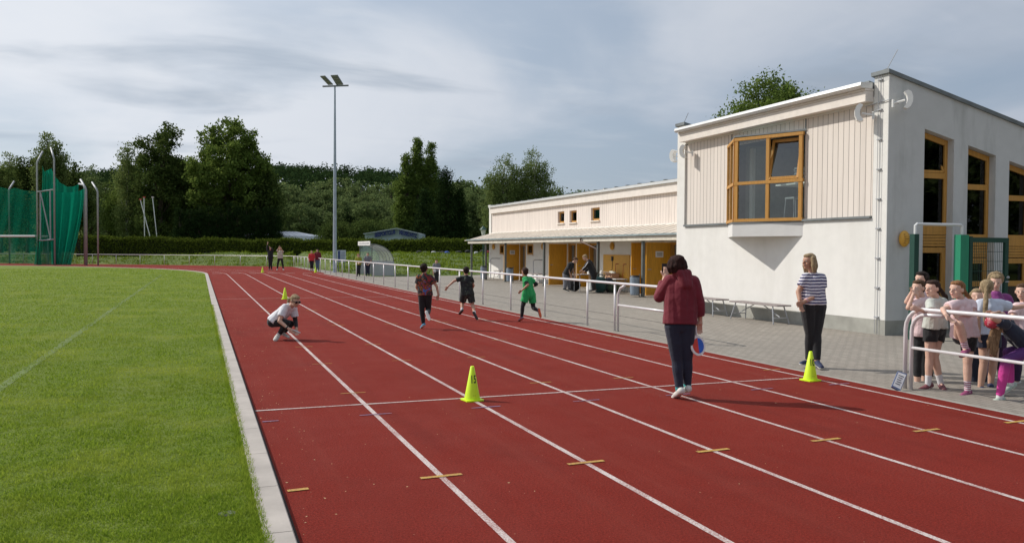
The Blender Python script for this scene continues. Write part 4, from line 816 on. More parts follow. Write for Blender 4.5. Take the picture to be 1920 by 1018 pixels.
q.build('bench_seat', mat('pink_worn_plank', (0.50, 0.20, 0.20), 0.7), e)

# ================================================================== hedge
M_LHEDGE = m_leaf('hedge_leaves', (0.030, 0.052, 0.008), (0.165, 0.21, 0.032), 0.10); M_LDARK = mat('dark_twigs', (0.012, 0.016, 0.008), 0.95)
hp = [np.array(p, float) for p in HEDGE]; sec = [np.linalg.norm(hp[i+1]-hp[i]) for i in range(len(hp)-1)]; tot = sum(sec)
def hedge_at(t):
    d = t*tot
    for i, s_ in enumerate(sec):
        if d <= s_: return hp[i]+(hp[i+1]-hp[i])*d/s_, (hp[i+1]-hp[i])/s_
        d -= s_
    return hp[-1], (hp[-1]-hp[-2])/sec[-1]
def htop(x): return float(np.interp(x, [-14, 3, 15, 28], [2.95, 2.62, 2.62, 2.75]))+0.08*math.sin(x*0.9)+0.06*math.sin(x*2.3)
n = 62000; t = rg.random(n)*0.80; V = np.zeros((n, 4, 3)); 
for i in range(n):
    p, d = hedge_at(t[i]); nr = np.array([-d[1], d[0]]); zb = bank_z(*p)-0.1; u = rg.random()
    if u < 0.55: o_ = -0.8+rg.normal(0, 0.10); z = zb+(htop(p[0])-zb)*rg.random()**0.8
    elif u < 0.92: o_ = rg.uniform(-0.85, 0.85); z = htop(p[0])+rg.normal(0.0, 0.09)+(0.18*rg.random() if rg.random() < .15 else 0)
    else: o_ = 0.8; z = zb+(htop(p[0])-zb)*rg.random()
    if t[i] < 0.012: z = zb+(htop(p[0])-zb)*rg.random(); o_ = rg.uniform(-.8, .8)
    c = np.array([p[0]+nr[0]*o_, p[1]+nr[1]*o_, z]); a = rg.normal(0, 1, 3); a /= np.linalg.norm(a); b = np.cross(a, rg.normal(0, 1, 3)); b /= np.linalg.norm(b); s_ = rg.uniform(0.05, 0.11)
    V[i, 0] = c-a*s_; V[i, 1] = c+b*s_*0.6; V[i, 2] = c+a*s_; V[i, 3] = c-b*s_*0.6
he = empty('trimmed_hedge', (*HEDGE[0], 0), 'long trimmed dark green hedge along the top of the grass bank', 'hedge')
np_mesh('foliage', V.reshape(-1, 3)-np.array([*HEDGE[0], 0]), np.arange(4*n).reshape(-1, 4), M_LHEDGE, parent=he)
q = MB(); ts = np.linspace(0.004, 0.80, 60); vs = []
for tt in ts:
    p, d = hedge_at(tt); nr = np.array([-d[1], d[0]]); z0 = bank_z(*p)-0.4; z1 = htop(p[0])-0.10
    for o_, z in ((-0.72, z0), (-0.72, z1), (0.72, z1), (0.72, z0)): vs.append((p[0]+nr[0]*o_, p[1]+nr[1]*o_, z))
q.add(vs, [(4*i+k, 4*i+(k+1) % 4, 4*i+4+(k+1) % 4, 4*i+4+k) for i in range(59) for k in range(4)]+[(0, 1, 2, 3), (236, 239, 238, 237)]); q.build('branches', M_LDARK, he)

# ================================================================== trees
M_L1 = m_leaf('broadleaf_green', (0.045, 0.085, 0.016), (0.185, 0.255, 0.060), 0.36); M_L2 = m_leaf('dark_broadleaf', (0.026, 0.050, 0.013), (0.120, 0.165, 0.045), 0.28); M_LH = m_leaf('far_forest_leaves', (0.020, 0.045, 0.016), (0.050, 0.085, 0.028), 0.2)
M_L3 = m_leaf('birch_leaves', (0.080, 0.125, 0.035), (0.20, 0.25, 0.085), 0.35); M_L4 = m_leaf('conifer_needles', (0.012, 0.028, 0.010), (0.036, 0.060, 0.018), 0.12); M_L5 = m_leaf('pale_grey_green_leaves', (0.060, 0.100, 0.036), (0.195, 0.250, 0.095), 0.30)
def leaf_quads(rg_, C, sig, per, size, droop=0.0):
    """leaf quads scattered round clump centres C (n x 3)"""
    n = len(C)*per; c = np.repeat(C, per, 0); off = rg_.normal(0, 1, (n, 3))*np.array(sig)
    if droop: off[:, 2] = -np.abs(rg_.exponential(droop, n))+rg_.normal(0, 0.12, n)
    c = c+off; a = rg_.normal(0, 1, (n, 3)); a /= np.linalg.norm(a, axis=1)[:, None]; b = np.cross(a, rg_.normal(0, 1, (n, 3))); b /= np.linalg.norm(b, axis=1)[:, None]
    if droop: a[:, 2] *= 2.2; a /= np.linalg.norm(a, axis=1)[:, None]
    s_ = size*rg_.uniform(0.6, 1.3, (n, 1)); V = np.stack([c-a*s_, c+b*s_*0.55, c+a*s_, c-b*s_*0.55], 1); return V
def limb_mesh(mb, rg_, base, h, r0, targets):
    p = [(base[0], base[1], base[2]-0.3), (base[0]+rg_.normal(0, .01)*h, base[1], base[2]+h*0.35), (base[0]+rg_.normal(0, .02)*h, base[1], base[2]+h*0.7), (base[0]+rg_.normal(0, .02)*h, base[1], base[2]+h*0.93)]
    mb.tube(p, [r0*1.2, r0*0.85, r0*0.45, r0*0.1], 9)
    for t_ in targets:
        t_ = np.array(t_); z0 = base[2]+max(h*0.15, (t_[2]-base[2])*rg_.uniform(0.45, 0.7)); k = min(1, (z0-base[2])/h); a = np.array([base[0], base[1], z0]); m_ = (a+t_)/2+np.array([0, 0, (t_[2]-z0)*0.12])
        mb.tube([a, m_, t_], [r0*(0.5-0.3*k), r0*(0.3-.15*k), r0*0.05], 6)
def tree(name, x, y, h, blobs, lab, lm=None, bm=None, clumps=170, per=70, sig=0.45, size=0.16, seed=1, cat='tree', group=None, droop=0, r0=None, z=None, surf=0.55):
    """blobs: (dx, dy, z_centre, rx, ry, rz) in metres from the foot"""
    rg_ = np.random.default_rng(seed); z = bank_z(x, y) if z is None else z; e = empty(name, (x, y, z), lab, cat, group)
    vol = np.array([b[3]*b[4]*b[5] for b in blobs]); vol = vol**0.5 if name in ('poplar_tree', 'spruce_tree') else vol; pk = rg_.choice(len(blobs), clumps, p=vol/vol.sum()); C = []
    for k in pk:
        b = blobs[k]; v = rg_.normal(0, 1, 3); v /= np.linalg.norm(v); r = surf+(1-surf)*rg_.random()**0.7; r *= 1+0.10*rg_.normal()
        C.append([b[0]+v[0]*b[3]*r, b[1]+v[1]*b[4]*r, b[2]+v[2]*b[5]*r])
    C = np.array(C); per = int(per*1.0); V = leaf_quads(rg_, C, (sig, sig, sig*0.8), per, size, droop)
    np_mesh('crown', V.reshape(-1, 3), np.arange(4*len(V)).reshape(-1, 4), lm or M_L1, parent=e)
    mb = MB(); ts = C[rg_.choice(len(C), min(16, len(C)), replace=False)]; limb_mesh(mb, rg_, (0, 0, 0), h, r0 or h*0.018, ts)
    me = bpy.data.meshes.new('trunk'); me.from_pydata(mb.v, [], mb.f); me.materials.append(bm or M_BARK); link('trunk', me, e)
    return e
def at(px, D): return xy(px, D)
def ztop(py, D, px=500): 
    return float(P3(px, py, D)[2])
def T_(name, px, D, pytop, wpx, lab, shape='round', **k):
    """a tree whose crown top shows at pytop and which is wpx wide in the picture"""
    x, y = at(px, D); zb = bank_z(x, y) if D < 130 else 0.4; h = ztop(pytop, D, px)-zb; r = wpx/FPX*D/2; sd_ = k.get('seed', 1); q = np.random.default_rng(sd_+99)
    if shape == 'round':
        bl = [(0, 0, h*0.58, r*0.88, r*0.8, h*0.30), (0, 0, h*0.80, r*0.58, r*0.5, h*0.19), (-r*.55, 0, h*0.48, r*0.5, r*.5, h*0.22), (r*.58, .2*r, h*0.46, r*0.5, r*.5, h*0.22)]
        for _ in range(9): a = q.uniform(0, 6.28); rr_ = q.uniform(.45, .90)*r; zz_ = q.uniform(.38, .85); f = 1-abs(zz_-.55); bl.append((math.cos(a)*rr_*f, math.sin(a)*rr_*f, h*zz_, r*.34, r*.34, h*.10))
    elif shape == 'tall':
        bl = [(q.normal(0, r*.12), 0, h*z_, r*w_, r*w_, h*0.12) for z_, w_ in ((.22, .8), (.38, 1.0), (.54, .95), (.68, .85), (.80, .68), (.90, .45))]
    elif shape == 'spire':
        bl = [(q.normal(0, r*.06), 0, h*z_, r*w_, r*w_, h*0.11) for z_, w_ in ((.12, .8), (.24, .95), (.36, 1.0), (.48, .92), (.60, .80), (.71, .62), (.81, .45), (.89, .28), (.96, .13))]
    elif shape == 'cone':
        bl = [(0, 0, h*z_, r*(1.05-z_), r*(1.05-z_), h*0.08) for z_ in np.arange(0.08, 0.98, 0.09)]
    elif shape == 'column':
        bl = [(0, 0, h*z_, r*w_, r*w_, h*0.17) for z_, w_ in ((.18, .9), (.4, 1.0), (.62, .9), (.80, .6))]
    return tree(name, x, y, h, bl, lab, z=zb, **k)

G_ = 'trees beyond the hedge'
T_('birch_tree', 84, 118, 246, 40, 'slim weeping birch rising above the hammer cage, thinner of the twin tops', 'tall', lm=M_L3, bm=M_BIRCH, clumps=190, per=80, size=0.15, droop=0.9, sig=0.3, seed=3, surf=.3)
T_('birch_tree', 106, 120, 255, 44, 'fuller weeping birch top just behind the hammer cage mast', 'tall', lm=M_L3, bm=M_BIRCH, clumps=220, per=80, size=0.15, droop=0.9, sig=0.35, seed=4, surf=.3)
T_('birch_tree', 22, 125, 276, 52, 'pale feathery birch at the far edge behind the green net', 'tall', lm=M_L3, bm=M_BIRCH, clumps=170, per=75, size=0.15, droop=0.8, sig=0.4, seed=5, surf=.3)
T_('oak_tree', 52, 122, 288, 60, 'dark broad tree between the feathery birch and the twin birch tops', 'round', lm=M_L2, clumps=120, per=90, size=0.19, seed=6)
T_('oak_tree', 3, 115, 312, 90, 'low dark tree behind the green net at the edge', 'round', lm=M_L2, clumps=120, per=90, size=0.19, seed=7)
T_('oak_tree', 138, 124, 312, 70, 'dark rounded tree just beyond the bent cage posts', 'round', lm=M_L2, clumps=120, per=90, size=0.19, seed=8)
T_('oak_tree', 168, 135, 318, 50, 'small pale topped tree in the gap beside the hedge end', 'tall', lm=M_L5, clumps=120, per=50, size=0.18, seed=9)
T_('oak_tree', 200, 150, 338, 80, 'low hazy tree filling the gap between the birches', 'round', lm=M_L2, clumps=170, per=60, size=0.2, seed=10)
T_('birch_tree', 241, 118, 254, 50, 'thin see-through birch beside the dark oak over the hedge', 'tall', lm=M_L3, bm=M_BIRCH, clumps=190, per=75, size=0.14, droop=0.9, sig=0.4, seed=11, surf=.25)
T_('oak_tree', 238, 124, 330, 90, 'low bushy green tree under the thin birch', 'round', lm=M_L1, clumps=190, per=60, size=0.16, seed=12)
T_('oak_tree', 302, 116, 232, 92, 'tall dark uneven oak over the flag poles', 'tall', lm=M_L2, clumps=170, per=110, size=0.2, seed=13, surf=.65)
T_('oak_tree', 355, 120, 296, 80, 'dark lower tree filling between the oak and the big maple', 'round', lm=M_L2, clumps=140, per=100, size=0.19, seed=14)
T_('maple_tree', 434, 114, 218, 150, 'largest bright green maple in the row beyond the hedge', 'round', lm=M_L1, clumps=300, per=110, size=0.20, sig=0.40, seed=15, surf=.72)
T_('oak_tree', 492, 116, 300, 84, 'dark tree on the shoulder of the big maple', 'round', lm=M_L2, clumps=220, per=80, size=0.17, seed=16)
for k, px in enumerate((338, 356, 374, 392, 410, 428, 446, 464, 482, 500, 516)):
    T_('thuja_tree', px, 108+0.3*k, 385+5*math.sin(k*2.1), 22, 'dark columnar thuja in the close row behind the hedge', 'column', lm=M_L4, clumps=70, per=110, size=0.09, sig=0.22, seed=30+k, group='columnar thujas in one row', surf=.7)
T_('poplar_tree', 760, 120, 294, 44, 'shorter bright poplar on the near side of the poplar clump', 'spire', lm=M_L1, clumps=280, per=90, size=0.14, sig=.28, seed=51, surf=.6)
T_('poplar_tree', 782, 121, 266, 46, 'tallest upright poplar of the clump beside the dark spruces', 'spire', lm=M_L1, clumps=330, per=90, size=0.14, sig=.28, seed=52, surf=.6)
T_('poplar_tree', 808, 122, 279, 44, 'upright poplar touching the dark spruces', 'spire', lm=M_L1, clumps=300, per=90, size=0.14, sig=.28, seed=53, surf=.6)
T_('spruce_tree', 836, 116, 306, 76, 'large dark spruce beside the poplar clump', 'cone', lm=M_L4, clumps=260, per=95, size=0.12, sig=.4, seed=54, surf=.6)
T_('spruce_tree', 861, 117, 335, 42, 'narrow dark spruce near the end of the low wing', 'cone', lm=M_L4, clumps=150, per=90, size=0.12, sig=.3, seed=55, surf=.6)
T_('spruce_tree', 798, 112, 352, 60, 'squat dark spruce in front of the poplars', 'cone', lm=M_L4, clumps=170, per=90, size=0.12, sig=.35, seed=56, surf=.6)
T_('thuja_tree', 655, 110, 388, 24, 'lone dark thuja behind the hedge by the mast', 'column', lm=M_L4, clumps=60, per=110, size=0.09, sig=.22, seed=57)
T_('shrub', 690, 106, 412, 90, 'low brown-green shrub between the lone thuja and the club roof', 'round', lm=M_L2, clumps=120, per=80, size=0.11, seed=58, cat='shrub')
T_('shrub', 628, 106, 415, 60, 'low dark shrub behind the hedge at the mast foot', 'round', lm=M_L2, clumps=90, per=80, size=0.11, seed=59, cat='shrub')
for px_, py_, D_, wp, sd_, lab in ((946, 286, 92, 82, 60, 'broad weeping birch over the low wing roof, nearer to the spruces'), (1000, 277, 93, 84, 61, 'broad weeping birch over the low wing roof, fuller and nearer to the tall block')):
    x_, y_ = at(px_, D_); h_ = ztop(py_, D_, px_); r_ = wp/FPX*D_/2
    tree('weeping_birch', x_, y_, h_, [(0, 0, h_*.84, r_*.55, r_*.5, h_*.13), (-r_*.5, 0, h_*.70, r_*.5, r_*.45, h_*.15), (r_*.5, 0, h_*.72, r_*.48, r_*.45, h_*.15), (0, 0, h_*.62, r_*.8, r_*.6, h_*.2), (-r_*.3, 0, h_*.42, r_*.8, r_*.6, h_*.2), (r_*.4, 0, h_*.4, r_*.7, r_*.6, h_*.2)], lab, lm=M_L3, bm=M_BIRCH, clumps=330, per=80, size=0.095, droop=0.75, sig=0.25, seed=sd_, z=0.4, surf=.55)
T_('oak_tree', 1040, 110, 340, 40, 'small dark tree peeping over the low wing roof', 'round', lm=M_L2, clumps=90, per=60, size=0.13, seed=62)
x_, y_ = at(1440, 60); h_ = ztop(147, 60, 1440)
tree('ash_tree', x_, y_, h_, [(0, 0, h_-3.0, 2.7, 2.5, 2.9), (-2.2, 0, h_-4.2, 1.9, 1.9, 2.3), (1.9, 0, h_-3.4, 1.7, 1.6, 2.4), (-3.3, 0.5, h_-6.2, 1.2, 1.2, 1.4), (1.2, .4, h_-1.8, 1.3, 1.3, 1.6), (2.6, .2, h_-2.8, .9, .9, 1.1), (0, 0, h_-7, 3.2, 3, 3)], 'bushy green treetop rising behind the two storey block', clumps=520, per=80, size=0.11, sig=0.34, seed=63, z=0.0, surf=.6)
# pale wood below the hill and forest on the hill
rq = np.random.default_rng(77); k = 0
proto = []
for s_ in range(4):
    zt = 13.5; proto.append(tree('wood_tree', 0, 0, zt, [(0, 0, 9, 3.6, 3.6, 4.2), (1.6, 1, 6.5, 3, 3, 3.2), (-1.8, -1, 6.2, 3, 3, 3.2), (0, 0, 11, 2.2, 2.2, 2.4), (0.5, 0, 3.4, 3.4, 3.4, 3)], 'pale green tree in the wood below the dark hill', lm=M_L5, clumps=120, per=80, size=0.24, sig=0.42, seed=200+s_, group='pale trees in the wood below the hill', z=0, surf=.6))
spots = []
for row, (D0, py0) in enumerate(((150, 380), (166, 352), (184, 338))):
    for px in np.arange(505, 960, 27): spots.append((px+rq.uniform(-9, 9)+row*9, D0+rq.uniform(-4, 4), py0+rq.uniform(-10, 12)))
for px in np.arange(-40, 520, 36): spots.append((px+rq.uniform(-9, 9), 160+rq.uniform(-5, 5), (352 if px > 180 else 345)+rq.uniform(-12, 10)))
for px in np.arange(870, 1100, 36): spots.append((px, 150, 352+rq.uniform(-6, 10)))
for i, (px, D, py) in enumerate(spots):
    x, y = at(px, D); s_ = ztop(py, D, px)/13.5; src = proto[i % 4]
    if i < 4: e = src
    else:
        e = src.copy(); COL.objects.link(e)
        for ch in src.children: c = ch.copy(); COL.objects.link(c); c.parent = e
    e.location = (x, y, 0); e.scale = (s_*rq.uniform(0.85, 1.1), s_*rq.uniform(.85, 1.1), s_); e.rotation_euler.z = rq.uniform(0, 6.28)
def hill_z(px, D):
    prof = np.interp(px, [-300, 0, 180, 330, 510, 745, 850, 920, 1100, 1500], [326, 332, 330, 312, 316, 326, 356, 362, 372, 400])
    top = (466-prof)/FPX*300+1.73-6.0; s_ = min(max((D-185)/115, 0), 1); return top*(s_*s_*(3-2*s_)) if top > 0 else 0
V = []; pxs = np.arange(-300, 1500, 20); Ds = np.arange(180, 380, 8)
for D in Ds:
    for px in pxs: x, y = at(px, D); V.append((x, y, hill_z(px, min(D, 300))-0.5))
nx2 = len(pxs); F = [(j*nx2+i, j*nx2+i+1, (j+1)*nx2+i+1, (j+1)*nx2+i) for j in range(len(Ds)-1) for i in range(nx2-1)]
hill = np_mesh('hill', V, F, mat('forest_floor', (0.02, 0.03, 0.012), 0.95, 0.3, 0.2), smooth=True); tag(hill, kind='structure')
Cs = []
for i in range(760):
    px = rq.uniform(-120, 1050); D = 195+112*rq.random()**0.6; x, y = at(px, D); z0 = hill_z(px, D)
    r = rq.uniform(2.6, 4.0)
    for _ in range(14):
        v = rq.normal(0, 1, 3); v /= np.linalg.norm(v); v[2] = abs(v[2]); Cs.append((x+v[0]*r, y+v[1]*r, z0+3.0+v[2]*r*rq.uniform(0.9, 1.25)))
V = leaf_quads(rq, np.array(Cs), (0.75, .75, .6), 11, 0.42)
tag(np_mesh('hill_forest', V.reshape(-1, 3), np.arange(4*len(V)).reshape(-1, 4), M_LH), 'dark green forest covering the far hill under the sky', 'forest', kind='stuff')
# trees behind the camera, seen mirrored in the windows
for i, (x, y) in enumerate(((36, -22), (43, -25), (50, -21), (57, -25), (65, -22), (73, -25), (81, -23))):
    src = proto[i % 4]; e = src.copy(); COL.objects.link(e); e['label'] = 'pale green tree standing behind the photographer, mirrored in the gable windows'; e['group'] = 'trees behind the start line'; e.location = (x, y, 0); e.scale = (1.35, 1.35, 1.25); e.rotation_euler.z = i
    for ch in src.children: c = ch.copy(); COL.objects.link(c); c.parent = e

# ================================================================== white tent, club roof, poles
D_ = 112
def pt_(px, py, D): p = P3(px, py, D); return tuple(p)
e = empty('white_tent', (*at(520, D_), 0), 'long white tent roof behind the hedge near the thuja row', 'tent')
a, b, c, d = np.array(pt_(458, 440, 112)), np.array(pt_(480, 433, 116)), np.array(pt_(555, 434.5, 116)), np.array(pt_(588, 443, 112)); bk = np.array([cf[0], cf[1], 0])*5
q = MB(); dn = np.array([0, 0, -2.2]); q.add([a, b, c, d, a+dn, d+dn, a+bk*1.6, d+bk*1.6, a+bk*1.6+dn, d+bk*1.6+dn], [(0, 3, 2, 1), (0, 4, 5, 3), (6, 1, 2, 7), (0, 1, 6), (3, 7, 2), (0, 6, 8, 4), (3, 5, 9, 7)]); q.build('tent_roof', mat('white_tarpaulin', (0.66, 0.69, 0.75), 0.5, 0.08, 2, 0.5, 2, 0, 0.1), e)
q = MB()
for k in range(1, 12): 
    u = k/12; q.obox(a+(d-a)*u+np.array([0, 0, .02]), b+(c-b)*u+np.array([0, 0, .02]), 0.07, 0.03)
q.build('seam', mat('grey_seam', (0.45, 0.48, 0.55), 0.6), e)
e = empty('club_hut', (*at(735, 104), 0), 'grey-blue hut gable with navy club lettering showing over the hedge', 'building')
Dh = 102; L0, PK, R0 = np.array(pt_(684, 438.5, Dh)), np.array(pt_(745, 428.5, Dh)), np.array(pt_(785, 437.5, Dh)); dn = np.array([0, 0, -1]); bk = np.array([cf[0], cf[1], 0])*8
q = MB(); f1_ = [L0, PK, R0, R0+dn*2.4, L0+dn*2.4]; q.add(f1_+[p+bk for p in f1_], [(4, 3, 2, 1, 0), (5, 6, 7, 8, 9), (0, 5, 9, 4), (2, 3, 8, 7)]); q.build('gable_wall', mat('blue_grey_cladding', (0.36, 0.44, 0.50), 0.6, 0.1, 1), e)
fw_ = -np.array([cf[0], cf[1], 0])*0.25
q = MB(); q.obox(L0+fw_-(PK-L0)*0.02, PK+fw_, 0.5, 0.09); q.obox(PK+fw_, R0+fw_, 0.5, 0.09); q.add([L0+fw_, PK+fw_, PK+bk, L0+bk], [(0, 1, 2, 3)]); q.add([PK+fw_, R0+fw_, R0+bk, PK+bk], [(0, 1, 2, 3)]); q.build('roof', mat('light_grey_verge', (0.45, 0.50, 0.55), 0.5), e)
M_NAVY = mat('navy_lettering', (0.02, 0.035, 0.16), 0.6)
d1 = PK-L0; d2 = R0-PK; up_ = (0, 0, 1)
o1 = L0+d1*0.635+np.array([0, 0, -0.36])+fw_*0.3; o2 = PK+d2*0.50+np.array([0, 0, -0.40])+fw_*0.3
text_part('lettering', 'SEESPORTCLUB', 0.37, M_NAVY, e, o1+fw_*1.2+np.array([0, 0, -.05]), d1, up_, 0.01, 0.024, ys=1.85)
text_part('lettering', 'MEUSELWITZ', 0.37, M_NAVY, e, o2+fw_*1.2+np.array([0.05, 0, -0.03]), d2, up_, 0.01, 0.024, ys=1.85)
for (x0, y0, x1, y1, D, c, lab) in ((271, 438, 270, 370, 108, (0.55, 0.08, 0.05), 'upright white pole with a red tip over the hedge'), (279, 438, 263, 374, 108.5, (0.55, 0.08, 0.05), 'slanting white pole with a red tip crossing the upright one'), (293, 438, 286, 370, 109, (0.7, 0.6, 0.58), 'white pole with a pale tip, standing apart over the hedge')):
    a, b = P3(x0, y0, D), P3(x1, y1, D); a = a-(b-a)*0.9; e = empty('signal_pole', (a[0], a[1], 0), lab, 'pole', 'poles behind the hedge'); a[2] = max(a[2], 0)
    MB().tube([a, b], 0.055, 8).build('pole', M_SHEET, e); q = MB(); q.obox(b-cr*0.12, b+cr*0.16, 0.16, 0.16); q.build('tip', mat('tip_%d' % x0, c, 0.5), e)
# lantern beyond the wing end
x_, y_ = at(906, 62); e = empty('garden_lantern', (x_, y_, 0.4), 'small old style lantern on a post past the low wing end', 'street lamp'); zt = ztop(424, 62, 906)
MB().tube([(x_, y_, 0.3), (x_, y_, zt-0.75)], 0.04, 8).build('post', M_DGREEN, e); q = MB(); q.tube([(x_, y_, zt-0.7), (x_, y_, zt-0.28)], [0.12, 0.2], 8); q.build('glass', mat('frosted_lantern_glass', (0.55, 0.58, 0.52), 0.3), e); MB().tube([(x_, y_, zt-0.28), (x_, y_, zt-0.18), (x_, y_, zt)], [0.30, 0.2, 0.03], 8).build('hood', M_DGREEN, e)

# ================================================================== hammer cage
M_NET = m_net('green_netting', (0.008, 0.19, 0.11), 0.58); M_NET2 = m_net('dense_green_netting', (0.006, 0.26, 0.16), 0.80)
hc = empty('throwing_cage', (*at(103, 80.4), 0), 'tall throwing cage of grey posts hung with green netting on the infield', 'throwing cage')
def zero(px, py, D): p = P3(px, py, D); return (p[0], p[1], 0.0)
def cpost(px, pyb, pyt, tip, r=0.09, D=None, w=1):
    D = D or 83.0; b = P3(px, pyb, D); t_ = P3(px+(0 if abs(px-pyt) else 0), pyt, D); tp = P3(tip[0], tip[1], D+0.5); x, y = b[0], b[1]
    q = MB(); q.tube([(x, y, 0), (x, y, t_[2]-0.1), (x+(tp[0]-x)*0.12, y, t_[2]+0.15), (tp[0], tp[1], tp[2])], r, 10); q.build('post', M_STEEL, hc, smooth=True); return (x, y)
cpost(18, 494, 357, (26.5, 340), 0.08, 88); cpost(71, 497, 306, (80, 284), 0.08, 81); cpost(103, 497, 297, (95, 277), 0.08, 80.5)
cpost(159, 497, 350, (148, 345), 0.085, 82); cpost(162.5, 497, 355, (151, 337), 0.095, 80.5); cpost(184, 497, 359, (172.5, 342), 0.08, 80)
def bar(p, q_, r=0.07, D=80.7): MB().tube([P3(*p, D), P3(*q_, D)], r, 8).build('brace', M_STEEL, hc)
bar((70, 360), (99, 356)); bar((71, 451.5), (101.5, 449)); bar((75.5, 360), (76, 451), 0.06); bar((94, 357), (95, 450), 0.06); bar((76, 361), (95, 449), 0.06)
MB().tube([P3(-60, 443, 84), P3(69, 443, 84)], 0.11, 8).build('white_bar', M_WHITEP, hc); MB().tube([P3(78, 443.5, 84.5), P3(90, 443.5, 84.5)], 0.10, 8).build('white_bar', M_WHITEP, hc); 
a = P3(90, 443.5, 84.5); MB().tube([a, (a[0], a[1], 0)], 0.06, 8).build('post', M_STEEL, hc)
def net(top, bot, D0, D1, m, wave=0.35, lab='net'):
    """top/bot: picture outlines (px, py); hung at depth D0..D1 with folds"""
    n = 40; V = []; tx = [p[0] for p in top]; ty = [p[1] for p in top]; bx = [p[0] for p in bot]; by = [p[1] for p in bot]; ut = np.linspace(0, 1, len(top)); ub = np.linspace(0, 1, len(bot))
    for j in range(15):
        v = j/14
        for i in range(n+1):
            u = i/n; x0, y0 = np.interp(u, ut, tx), np.interp(u, ut, ty); x1, y1 = np.interp(u, ub, bx), np.interp(u, ub, by); vv = v
            D = D0+(D1-D0)*u+wave*math.sin(u*23+v*1.5)*(0.3+0.7*v); V.append(P3(x0+(x1-x0)*(vv**1.5 if lab == 'flared_net' else vv), y0+(y1-y0)*vv, D))
    F = [(j*(n+1)+i, j*(n+1)+i+1, (j+1)*(n+1)+i+1, (j+1)*(n+1)+i) for j in range(14) for i in range(n)]
    o0 = np.array(hc.location[:]); V = np.array(V); V[:, 2] = np.maximum(V[:, 2], 0.03); return np_mesh('net' if lab == 'flared_net' else lab, V-o0, F, m, parent=hc, smooth=True)
net([(-60, 350), (0, 351), (10, 353), (18, 356), (27, 352), (35, 354), (45, 357), (58, 358), (69, 359)], [(-60, 492), (69, 494)], 89, 84, M_NET)
net([(80, 310), (81, 318), (84, 322), (88, 320), (97, 316)], [(70, 497), (80, 497), (110, 497)], 82, 81.5, M_NET2, 0.25, 'flared_net')
net([(97, 318), (103, 330), (112, 342), (125, 350), (138, 350), (148, 345)], [(97, 496), (132, 496)], 84, 83.5, M_NET2, 0.2)
net([(99, 359), (110, 361), (125, 361), (140, 360), (152, 357), (159, 353)], [(99, 497), (133, 497)], 81.5, 81, M_NET2, 0.25, 'flared_net')
net([(71, 440), (72, 440)], [(64, 497), (78, 497)], 80.6, 80.6, M_NET2, 0.2, 'net_bundle')

# ================================================================== cones
def cone(x, y, num, lab, txt_shift=0.0, h=0.395):
    e = empty('training_cone', (x, y, 0), lab, 'cone', 'neon marker cones on the track')
    q = MB(); n = 28; rb, rt = 0.092, 0.022; prof = [(rb, 0.016), (rb*0.985, 0.03), (rb*0.93+0.0, 0.05), (rt, h-0.006), (rt*0.7, h), (rt*0.55, h-0.004)]
    vs = [(x+r*math.cos(2*math.pi*i/n), y+r*math.sin(2*math.pi*i/n), z) for r, z in prof for i in range(n)]; q.add(vs, [(j*n+i, j*n+(i+1) % n, (j+1)*n+(i+1) % n, (j+1)*n+i) for j in range(len(prof)-1) for i in range(n)]); q.build('cone_body', M_NEON, e, smooth=True)
    q = MB(); s_ = 0.108; c_ = 0.02; pl_ = [(-s_+c_, -s_), (s_-c_, -s_), (s_, -s_+c_), (s_, s_-c_), (s_-c_, s_), (-s_+c_, s_), (-s_, s_-c_), (-s_, -s_+c_)]; ca_, sa_ = math.cos(0.15), math.sin(0.15); q.prism([(x+a*ca_-b*sa_, y+a*sa_+b*ca_) for a, b in pl_], 0.001, 0.016); q.build('cone_foot', M_NEON, e)
    if num:
        cu_ = bpy.data.curves.new('n', 'FONT'); cu_.body = num; cu_.size = 0.125; cu_.extrude = 0.0; cu_.offset = 0.002; cu_.align_x = 'CENTER'; cu_.align_y = 'CENTER'; o = bpy.data.objects.new('t', cu_); COL.objects.link(o); bpy.context.view_layer.update(); me = bpy.data.meshes.new_from_object(o.evaluated_get(bpy.context.evaluated_depsgraph_get())); bpy.data.objects.remove(o)
        ang0 = math.atan2(-y, CAM[0]-x)+txt_shift; zc = h*0.62
        for v in me.vertices:
            tx, ty = v.co.x*0.62, v.co.y; z = zc+ty; r = rb+(rt-rb)*(z/h)+0.003; a_ = ang0+tx/r; v.co = (r*math.cos(a_), r*math.sin(a_), z)
        me.materials.clear(); me.materials.append(M_BLACK); link('number', me, e)
        q = MB(); 
        for i in range(6):
            z = 0.055; r = rb*0.88+0.003; a0 = ang0+(-0.014+0.006*i)/r; a1 = a0+0.004/r; q.add([(x+r*math.cos(a0), y+r*math.sin(a0), z), (x+r*math.cos(a1), y+r*math.sin(a1), z), (x+r*.97*math.cos(a1), y+r*.97*math.sin(a1), z+0.016), (x+r*.97*math.cos(a0), y+r*.97*math.sin(a0), z+0.016)], [(0, 1, 2, 3)])
        q.build('maker_stamp', mat('faint_stamp', (0.22, 0.32, 0.02), 0.6), e)
cone(2.41, 9.02, '15', 'neon cone numbered 15 on the near crossing line', 0.28)
cone(7.16, 8.94, '10', 'neon cone numbered 10 at the outer end of the near crossing line', 0.42)
x_, y_ = 2.22, 29.3; cone(x_, y_, None, 'neon cone half hidden behind the crouching woman')
cone(3.74, 62.3, None, 'tiny far neon cone near the two people raising their arms'); cone(7.45, 61.9, None, 'tiny far neon cone by the rail at the two people in red')
